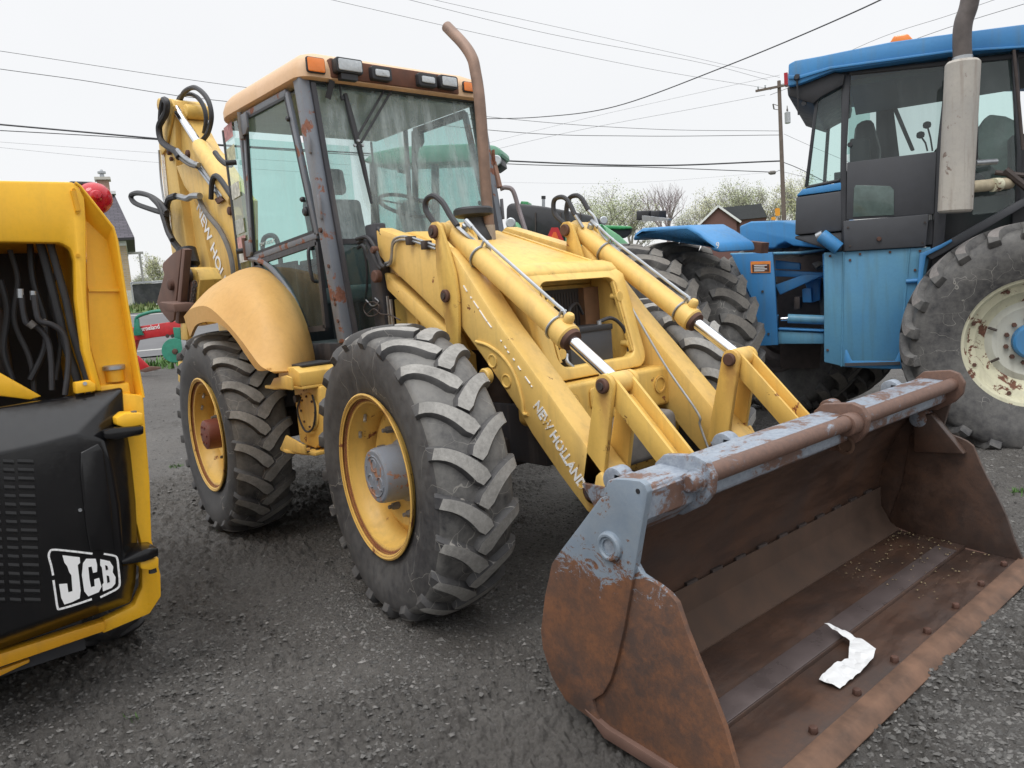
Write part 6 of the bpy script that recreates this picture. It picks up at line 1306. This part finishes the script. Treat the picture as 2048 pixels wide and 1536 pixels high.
# roof
rfp = [(1576, 172), (1577, 128), (1590, 121), (1640, 112), (1688, 102), (1779, 84), (1828, 77), (1909, 66), (2048, 48), (2250, 36), (2250, 86), (2048, 92), (1900, 108), (1680, 140), (1668, 141), (1612, 163), (1598, 168)]
rfb = bb(rfp, .40, 2.15, 'cab_roof', BLU, .012); 
bb([(1577, 150), (1600, 150), (1660, 133), (1900, 100), (2250, 78), (2250, 82), (1900, 105), (1662, 138), (1600, 157), (1577, 158)], .385, .40, 'roof_lip', BLU, .004, rfb)
bb([(1574, 174), (1610, 166), (1668, 144), (1690, 148), (1686, 170), (1640, 195), (1626, 208), (1576, 192)], .46, 2.1, 'roof_underside', BLK, .01)
bb([(1690, 142), (2250, 82), (2250, 95), (1690, 152)], .50, .53, 'header_trim', BLK)
bb([(1776, 90), (1788, 71), (1816, 67), (1832, 84)], .50, .66, 'beacon', ORL, .012, rfb); q = bat(1573, 157, .5); MB(FB).box((q.x-.02, .5, q.z-.05), (q.x+.01, .6, q.z+.05)).build('marker_lamp', REL, rfb)
MB(FB).tube([bat(1594, 155, .39), bat(1597, 230, .42)], .008, 6).lathe([(0, .03), (.03, .02)], bat(1594, 155, .40), (0, -1, 0), 12).build('aerial', BLK, BT)
for a, c in ((1608, 208), (1700, 290)): MB(FB).lathe([(0, .02), (.03, .02)], bat(a, c, .5), (0, -1, 0), 10).build('latch', BLK, BT)
# muffler and stack
MUF = paint('flaking rusty muffler', (.36, .345, .32), (.47, .44, .39), rust=.625, chips=.66, rustc=(.13, .10, .085), rough=.85, streak=.8, dirt=(.20, .15, .12)); ym = .05
m0, m1 = bat(1910, 425, ym), bat(1926, 122, ym)
mf = MB(FB).lathe([(0, .0), (0, .105), (.015, .118), ((m1-m0).length-.02, .118), ((m1-m0).length, .10), ((m1-m0).length+.01, .055)], m0, (m1-m0), 40).build('muffler', MUF, BT)
bb([(1896, 125), (1902, 122), (1893, 415), (1886, 415)], .17, .19, 'heat_shield', BLK, .003, mf); bb([(1950, 118), (1958, 118), (1956, 330), (1948, 330)], .17, .19, 'heat_shield', BLK, .003, mf)
STK = plain('brown grey exhaust pipe', (.115, .10, .095), .6, .4, var=.3)
MB(FB).tube(smooth_path([bat(1926, 128, ym), bat(1924, 80, ym), bat(1927, 45, ym), bat(1938, 10, ym), bat(1945, -40, ym), bat(1946, -90, ym)], 6), .063, 20).build('exhaust_stack', STK, mf)
MB(FB).lathe([(0, .068), (.03, .068)], bat(1925, 122, ym), (0, 0, 1), 20).build('stack_clamp', STEEL, mf)
MB(FB).cyl(bat(1940, 374, ym+.1), bat(2020, 366, .45), .045, n=20).build('exhaust_elbow', plain('tan exhaust lagging', (.42, .36, .25), .8), BT); MB(FB).cyl(bat(1985, 370, .28), bat(1998, 369, .33), .052, n=20).build('elbow_band', RIMC, BT)
MB(FB).cyl(bat(1950, 326, ym+.1), bat(1992, 323, .3), .022, n=12).build('bracket_tube', STEEL, BT)
MB(FB).box((.0, .62, 1.55), (1.7, 1.0, 2.4)).build('engine_compartment', BLK, BT)
for a, c, d_, e, r in ((2010, 340, 2060, 380, .03), (1990, 345, 2060, 352, .02), (2028, 100, 2046, 300, .012)): MB(FB).tube([bat(a, c, .4), bat(d_, e, .4)], r, 8).build('engine_pipe', IRON, BT)
# articulation: rear unit plate, bars, cylinder, hoses
pl_ = bb([(1462, 508), (1545, 504), (1549, 545), (1556, 690), (1512, 692), (1505, 600), (1480, 545)], .62, .68, 'rear_frame_plate', BLU, .006)
d_ = bb([(1501, 523), (1541, 522), (1541, 545), (1502, 546)], .612, .618, 'warning_label', plain('orange label', (.75, .25, .05), .5), 0, pl_)
bb([(1504, 529), (1539, 528), (1539, 543), (1505, 544)], .609, .6115, 'label_block', plain('dark label block', (.08, .03, .02), .5), 0, d_)
for k in range(4): bb([(1508, 530+k*3.6), (1534-(k % 2)*5, 529.6+k*3.6), (1534-(k % 2)*5, 531.4+k*3.6), (1508, 531.8+k*3.6)], .607, .6085, 'label_line', WHT, 0, d_)
for a, c in ((1525, 583), (1537, 668)): MB(FB).cyl(bat(a, c, .615), bat(a, c, .61), .012, n=10).build('plate_hole', BLK, pl_)
bb([(1548, 540), (1648, 545), (1648, 556), (1548, 553)], .9, 1.0, 'cross_bar', BLU); bb([(1550, 570), (1610, 548), (1648, 550), (1560, 590)], .85, .95, 'diagonal_bar', BLU)
bb([(1550, 520), (1600, 526), (1600, 540), (1550, 538)], .9, 1.0, 'upper_bar', BLU)
bb([(1460, 506), (1600, 503), (1650, 496), (1650, 500), (1600, 508), (1460, 511)], .7, 1.1, 'top_plate', BLUS)
bb([(1556, 662), (1648, 666), (1648, 688), (1556, 688)], .7, 1.2, 'lower_frame', BLUS, .01); bb([(1556, 656), (1648, 660), (1648, 664), (1556, 660)], .68, .8, 'lower_frame_edge', BLU)
MB(FB).cyl(bat(1576, 637, .75), bat(1650, 640, .75), .042, n=20).build('steering_cylinder', BLUS, BT); MB(FB).cyl(bat(1562, 638, .75), bat(1580, 637, .75), .02, n=12).build('cylinder_rod', CHR, BT)
bb([(1604, 578), (1622, 575), (1624, 605), (1605, 605)], .95, 1.1, 'valve_block', BLU, .01); bb([(1588, 594), (1600, 594), (1600, 618), (1588, 620)], .9, 1.1, 'valve_block', IRON, .01); bb([(1608, 560), (1640, 556), (1640, 600), (1622, 606)], 1.1, 1.3, 'valve_plate', BLU, .01)
for k in range(5):
    y = 508+k*5; hose([bat(1545, y+6, .70+.03*k), bat(1570, y+18, .68), bat(1600, y+24-k*2, .66), bat(1630, y+8, .70), bat(1655, 498+k*2, .75)], .011, RUB, BT, 'hydraulic_hose')
for k in range(4): hose([bat(1560+k*10, 600+k*14, .9), bat(1590, 612+k*8, .88), bat(1620, 604+k*9, .9), bat(1650, 610+k*8, 1.0)], .008, [RUB, CAST][k % 2], BT, 'hydraulic_hose')
MB(FB).cyl(bat(1642, 470, .45), bat(1678, 498, .45), .058, n=24).build('accumulator', BLU, BT, bevel=.01); MB(FB).cyl(bat(1634, 474, .45), bat(1646, 468, .44), .035, n=16).build('accumulator_valve', STEEL, BT)
hose([bat(1645, 476, .46), bat(1628, 470, .48), bat(1622, 478, .5), bat(1632, 492, .5), bat(1650, 500, .5)], .012, RUB, BT, 'hydraulic_hose')
MB(FB).box((bat(1556, 600, 1.3).x, 1.3, .5), (bat(1650, 600, 1.3).x, 1.7, 1.6)).build('drive_housing', IRON, BT)
# rear duals, their own heading
RAZ = R_(-6); c1 = at(1238, 560, d=6.75); FR = Matrix.Translation((c1[0], c1[1], 0)) @ Matrix.Rotation(RAZ, 4, 'Z'); FRI = FR.inverted(); nR = Vector((math.sin(RAZ), -math.cos(RAZ), 0))
def rat(px, py, yl):
    p0 = Vector((c1[0], c1[1], 0))-nR*yl; d = Vector(ray(px, py)); t = (p0-Vector(CAM)).dot(nR)/d.dot(nR); return FRI @ (Vector(CAM)+d*t)
for y_ in (0, .62, 2.3, 2.95): blue_wheel(FR @ Matrix.Translation((0, y_, .90)), .93, .46, .50, BT, False, .895, y_ == 0)
MB(FR).beam((0, 0, .9), (0, 3, .9), .25, .25).build('rear_axle', BLU, BT, bevel=.02); MB(FR).box((-1.2, 1.25, .8), (.1, 1.8, 1.4)).build('rear_chassis', BLU, BT, bevel=.03)
def rfend(pts, y0, y1, name, mat=BLU): return MB(FR).prism([(p.x, p.z) for p in (rat(a, c, y0) for a, c in pts)], y0, y1, 'y').build(name, mat, BT, bevel=.03, seg=3)
f1 = rfend([(1262, 482), (1268, 466), (1283, 456), (1375, 450), (1396, 462), (1434, 488), (1438, 506), (1424, 502), (1396, 474), (1372, 464), (1300, 466), (1276, 477)], .15, .62, 'rear_fender')
text_obj('9', rat(1460, 494, .145)*1 and FR @ rat(1432, 497, .14), (FR.to_3x3() @ Vector((1, 0, 0))), (0, 0, 1), .07, DECW, BT, name='fender_mark')
rfend([(1478, 452), (1500, 443), (1560, 441), (1590, 446), (1622, 478), (1650, 488), (1650, 497), (1585, 492), (1570, 484), (1556, 490), (1550, 497), (1480, 499)], 1.9, 3.1, 'rear_fender')
for px0, px1 in ((1272, 1297), (1301, 1318)): MB(FR).prism([(p.x, p.z) for p in (rat(a, c, .5) for a, c in ((px0, 441), (px0, 422), (px1, 421), (px1, 438)))], .5, .6).build('work_lamp', BLK, f1, bevel=.01)
MB(FR).prism([(p.x, p.z) for p in (rat(a, c, .45) for a, c in ((1287, 431), (1340, 437), (1340, 441), (1287, 443)))], .43, .47).build('lamp_plate', STEEL, f1)
MB(FR).beam(rat(1495, 492, .9), rat(1530, 496, .9), .10, .09).build('hose_guard', PIN, BT)

# ------------------------------------------------------------------ far machines: green tractors, plough, clutter
def facing(px, d, turn=0):
    p = at(px, 560, d=d); az = math.atan2(fwd[1], fwd[0]); F_ = Matrix.Translation((p[0], p[1], 0)) @ Matrix.Rotation(az-math.pi/2+turn, 4, 'Z'); I__ = F_.inverted(); o = F_.translation.copy(); n = F_.to_3x3() @ Vector((0, 1, 0))
    def q(a, c, y=0.):
        dd = Vector(ray(a, c)); t = (o+n*y-Vector(CAM)).dot(n)/dd.dot(n); return I__ @ (Vector(CAM)+dd*t)
    return F_, q, (p[0], p[1], float(gz(p[0], p[1]))), az-math.pi/2+turn
FG, gq, gl, ga = facing(900, 10.5, R_(-12)); GT = thing('green_tractor', 'green tractor with a tall glass cab and black tank standing behind the yellow backhoe', 'tractor', gl, ga)
def gb(pts, y0, y1, name, mat, bevel=.02, parent=GT): return MB(FG).prism([(p.x, p.z) for p in (gq(a, c, y0) for a, c in pts)], y0, y1).build(name, mat, parent, bevel=bevel)
rfG = gb([(722, 322), (745, 304), (800, 292), (940, 286), (990, 290), (1003, 300), (1004, 314), (960, 322), (760, 330)], -.2, .35, 'cab_roof', RGRN, .05)
for a in (972, 994): MB(FG).lathe([(0, .04), (.05, .07), (.06, .06)], gq(a, 322, -.2), (0, -1, 0), 16).build('work_lamp', LENS, rfG)
gb([(965, 318), (1000, 312), (1004, 330), (990, 340), (968, 336)], -.15, .2, 'lamp_bar', BLK, .01)
for a, c in ((738, 752), (862, 872), (965, 978)): gb([(a, 325), (a+12, 325), (c+6, 520), (c-8, 520)], -.1, .0, 'cab_pillar', GREEN if False else BLK, .01)
MB(FG).add([tuple(gq(*p, -.05)) for p in ((745, 328), (968, 322), (975, 520), (760, 520))], [[0, 1, 2, 3]]).build('cab_glass', GLW, GT)
gb([(740, 520), (990, 515), (1000, 620), (740, 620)], -.1, 1.4, 'cab_base', GREEN, .03)
gb([(790, 400), (850, 395), (860, 520), (790, 520)], .5, .9, 'seat', BLK, .05)
tkn = gb([(1012, 412), (1022, 405), (1085, 412), (1140, 422), (1188, 432), (1204, 440), (1204, 475), (1170, 500), (1012, 480)], -.3, .9, 'front_hood', BLK, .06)
gb([(1040, 408), (1042, 402), (1056, 403), (1056, 412)], .2, .5, 'filler_cap', GREEN, .01, tkn); gb([(1040, 415), (1042, 409), (1056, 409), (1056, 418)], .22, .48, 'filler_neck', BLK, .01, tkn)
MB(FG).tube([gq(1087, 420, .3), gq(1087, 398, .3)], .022, 10).build('stub_pipe', STEEL, tkn); MB(FG).cyl(gq(1087, 398, .3), gq(1087, 392, .3), .03, n=10).build('pipe_cap', BLK, tkn)
for a in (1070, 1120, 1160): gb([(a, 425), (a+2, 425), (a+2, 480), (a, 480)], -.315, -.302, 'hood_seam', IRON, 0, tkn)
gb([(1010, 455), (1028, 440), (1050, 480), (1010, 490)], -.7, -.4, 'green_fender', PGRN, .03)
MB(FG).lathe([(0, .06), (.02, .065), (.03, .05)], gq(1022, 446, -.72), (0, -1, 0), 16).build('headlamp', LENS, GT)
MB(FG).cyl(gq(900, 700, .2), gq(900, 700, .9), .8, n=40).build('wheel', TYD, GT)
MB(FG).cyl(gq(1120, 640, .2), gq(1120, 640, .8), .65, n=40).build('wheel', TYD, GT)
# warning triangle on an implement between
FT, tq, tl, ta = facing(1105, 9.2); TR_ = thing('warning_triangle', 'red and orange slow vehicle triangle fixed low behind the yellow hood', 'sign', (tl[0], tl[1], float(gz(tl[0], tl[1]))), ta)
def tb(pts, y0, y1, name, mat, parent=TR_): return MB(FT).prism([(p.x, p.z) for p in (tq(a, c, y0) for a, c in pts)], y0, y1).build(name, mat, parent)
tb([(1103, 455), (1116, 455), (1127, 480), (1125, 486), (1094, 486), (1092, 480)], -.02, 0, 'border', RED); tb([(1107, 464), (1112, 464), (1119, 481), (1100, 481)], -.03, -.022, 'triangle_centre', plain('fluorescent orange', (.9, .16, .03), .5))
tb([(1104, 486), (1112, 486), (1112, 640), (1104, 640)], 0, .05, 'post', IRON)
# second green machine, pale green hood running right
FG2, hq, hl, ha = facing(1225, 9.5, R_(10)); G2 = thing('green_combine', 'pale green machine with a sloping hood and dark header behind the left loader arm', 'farm machine', hl, ha)
def hb2(pts, y0, y1, name, mat, bevel=.02, parent=G2): return MB(FG2).prism([(p.x, p.z) for p in (hq(a, c, y0) for a, c in pts)], y0, y1).build(name, mat, parent, bevel=bevel)
hb2([(1150, 462), (1205, 447), (1240, 470), (1262, 490), (1255, 520), (1150, 520)], 0, 1.0, 'hood', PGRN, .03)
hb2([(1192, 462), (1204, 447), (1212, 458), (1212, 480), (1195, 476)], -.1, -.02, 'lamp_bracket', GREEN, .01); MB(FG2).lathe([(0, .03), (.03, .05), (.04, .04)], hq(1206, 441, -.1), (0, -1, 0), 14).build('headlamp', LENS, G2)
hb2([(1210, 452), (1262, 454), (1267, 458), (1262, 468), (1252, 476), (1228, 478), (1210, 465)], .2, 2.2, 'header', BLK, .05); hb2([(1210, 450), (1262, 452), (1267, 457), (1240, 458), (1210, 456)], .15, 2.3, 'header_top', GREEN, .02)
hb2([(1150, 520), (1260, 520), (1250, 700), (1160, 700)], .1, .9, 'lower_body', IRON, .03)
# red rake parts right behind the hood
FK, kq, kl, ka = facing(1080, 8.6); RK = thing('red_implement', 'low dark red implement frame just beyond the yellow hood', 'farm implement', (kl[0], kl[1], float(gz(kl[0], kl[1]))), ka)
def kb(p0, p1, w, h, name, mat): return MB(FK).beam(kq(*p0), kq(*p1), w, h).build(name, mat, RK)
kb((1050, 478), (1150, 496), .06, .06, 'top_bar', plain('dull red frame', (.16, .05, .05), .7)); kb((1050, 486), (1190, 520), .08, .08, 'frame_bar', RED); kb((1100, 490), (1100, 690), .06, .06, 'leg', IRON); kb((1170, 500), (1170, 690), .06, .06, 'leg', IRON)
kb((1058, 474), (1090, 480), .05, .03, 'bracket', CAST)
# plough
FPl, pq, pl2, pa = facing(310, 15.5); PLG = thing('plough', 'bright red plough beam with teal green brackets and a teal disc beside the road', 'plough', (pl2[0], pl2[1], float(gz(pl2[0], pl2[1]))), pa)
def pb_(pts, y0, y1, name, mat, bevel=.015, parent=PLG): return MB(FPl).prism([(p.x, p.z) for p in (pq(a, c, y0) for a, c in pts)], y0, y1).build(name, mat, parent, bevel=bevel)
bm_ = pb_([(225, 664), (262, 655), (366, 640), (372, 660), (366, 668), (300, 676), (268, 682), (225, 690)], 0, .25, 'beam', RED)
text_obj('kverneland', FPl @ pq(272, 664, -.01), Vector(FPl @ pq(327, 655.5, -.01))-Vector(FPl @ pq(272, 664, -.01)), (0, 0, 1), .13, DECW, PLG, bold=.002, sx=.87)
text_obj('85', FPl @ pq(283, 671, -.01), Vector(FPl @ pq(300, 669, -.01))-Vector(FPl @ pq(283, 671, -.01)), (0, 0, 1), .06, DECW, PLG)
pb_([(262, 674), (275, 677), (268, 700), (264, 760), (255, 760), (256, 700)], .05, .2, 'front_leg', RED)
pb_([(268, 640), (276, 637), (278, 655), (286, 670), (268, 672), (266, 665)], -.08, -.01, 'bracket', TEAL)
MB(FPl).tube(smooth_path([pq(271, 645, -.05), pq(275, 634, -.05), pq(295, 626, -.05), pq(320, 622, -.05), pq(345, 624, -.05)], 5), .035, 8).build('curved_arm', TEAL, PLG)
dsc = MB(FPl).lathe([(0, .0), (0, .245), (.01, .25), (.03, .24), (.04, 0)], pq(349, 701, -.12), (.1, -1, .1), 36, caps=False).build('disc', TEAL, PLG); MB(FPl).lathe([(0, .06), (.03, .05), (.04, .02)], pq(350, 703, -.16), (0, -1, 0), 16).build('disc_hub', PIN, dsc)
pb_([(345, 655), (360, 655), (362, 700), (352, 700)], -.05, 0, 'disc_arm', TEAL); pb_([(370, 650), (378, 650), (380, 740), (372, 740)], -.1, -.05, 'stand', STEEL)
pb_([(262, 706), (276, 712), (298, 733), (290, 740), (268, 742)], -.1, -.06, 'mouldboard', RED, .01); pb_([(275, 742), (298, 733), (318, 734), (320, 738), (290, 745)], -.15, -.08, 'share', BRUST, .01)
for a in (335, 345): MB(FPl).cyl(pq(a, 672, -.03), pq(a, 672, .0), .04, n=10).build('beam_bolt', IRON, bm_)
# machines parked beyond, seen between boom and cab
FC, cq, cl, ca = facing(430, 26); CT = thing('parked_truck', 'small dark green truck parked far behind the lettered boom', 'truck', cl, ca)
def cb(pts, y0, y1, name, mat, bevel=.03, parent=CT): return MB(FC).prism([(p.x, p.z) for p in (cq(a, c, y0) for a, c in pts)], y0, y1).build(name, mat, parent, bevel=bevel)
cb([(405, 548), (410, 535), (436, 535), (442, 548), (446, 560), (405, 560)], 0, 1.6, 'body', plain('dark green truck paint', (.03, .09, .08), .4)); cb([(411, 538), (434, 538), (438, 546), (408, 546)], -.02, -.005, 'window', GLD, 0)
cb([(400, 520), (408, 515), (415, 520), (415, 545), (400, 545)], .3, 1.0, 'exhaust_box', BLK, .02)
for a in (412, 438): MB(FC).cyl(cq(a, 566, 0), cq(a, 566, .3), .35, n=20).build('wheel', BLK, CT)
FD, dq, dl, da = facing(445, 20); DT = thing('red_machine', 'red and yellow farm implement lying behind the orange fender', 'farm implement', dl, da)
def db(pts, y0, y1, name, mat): return MB(FD).prism([(p.x, p.z) for p in (dq(a, c, y0) for a, c in pts)], y0, y1).build(name, mat, DT, bevel=.02)
db([(405, 562), (470, 556), (474, 575), (405, 582)], 0, .6, 'frame', plain('maroon red paint', (.25, .03, .05), .5)); db([(415, 585), (440, 580), (446, 612), (418, 615)], -.2, .2, 'hopper', YEL); db([(440, 575), (470, 570), (470, 610), (446, 615)], -.1, .3, 'toolbar', TEAL)
db([(405, 600), (470, 600), (470, 625), (405, 625)], .2, .5, 'base', IRON)
# bolts along the blue panel and cab trim
for a, c in ((1660, 512), (1720, 508), (1780, 504), (1840, 502), (1655, 700), (1700, 520), (1830, 540), (1818, 620)):
    MB(FB).cyl(bat(a, c, .5), bat(a, c, .49), .011, n=8).build('panel_bolt', PIN, pn)
for a, c in ((1696, 455), (1850, 445), (1700, 492), (1845, 485)): MB(FB).cyl(bat(a, c, .47), bat(a, c, .462), .009, n=8).build('trim_bolt', IRON, BT)
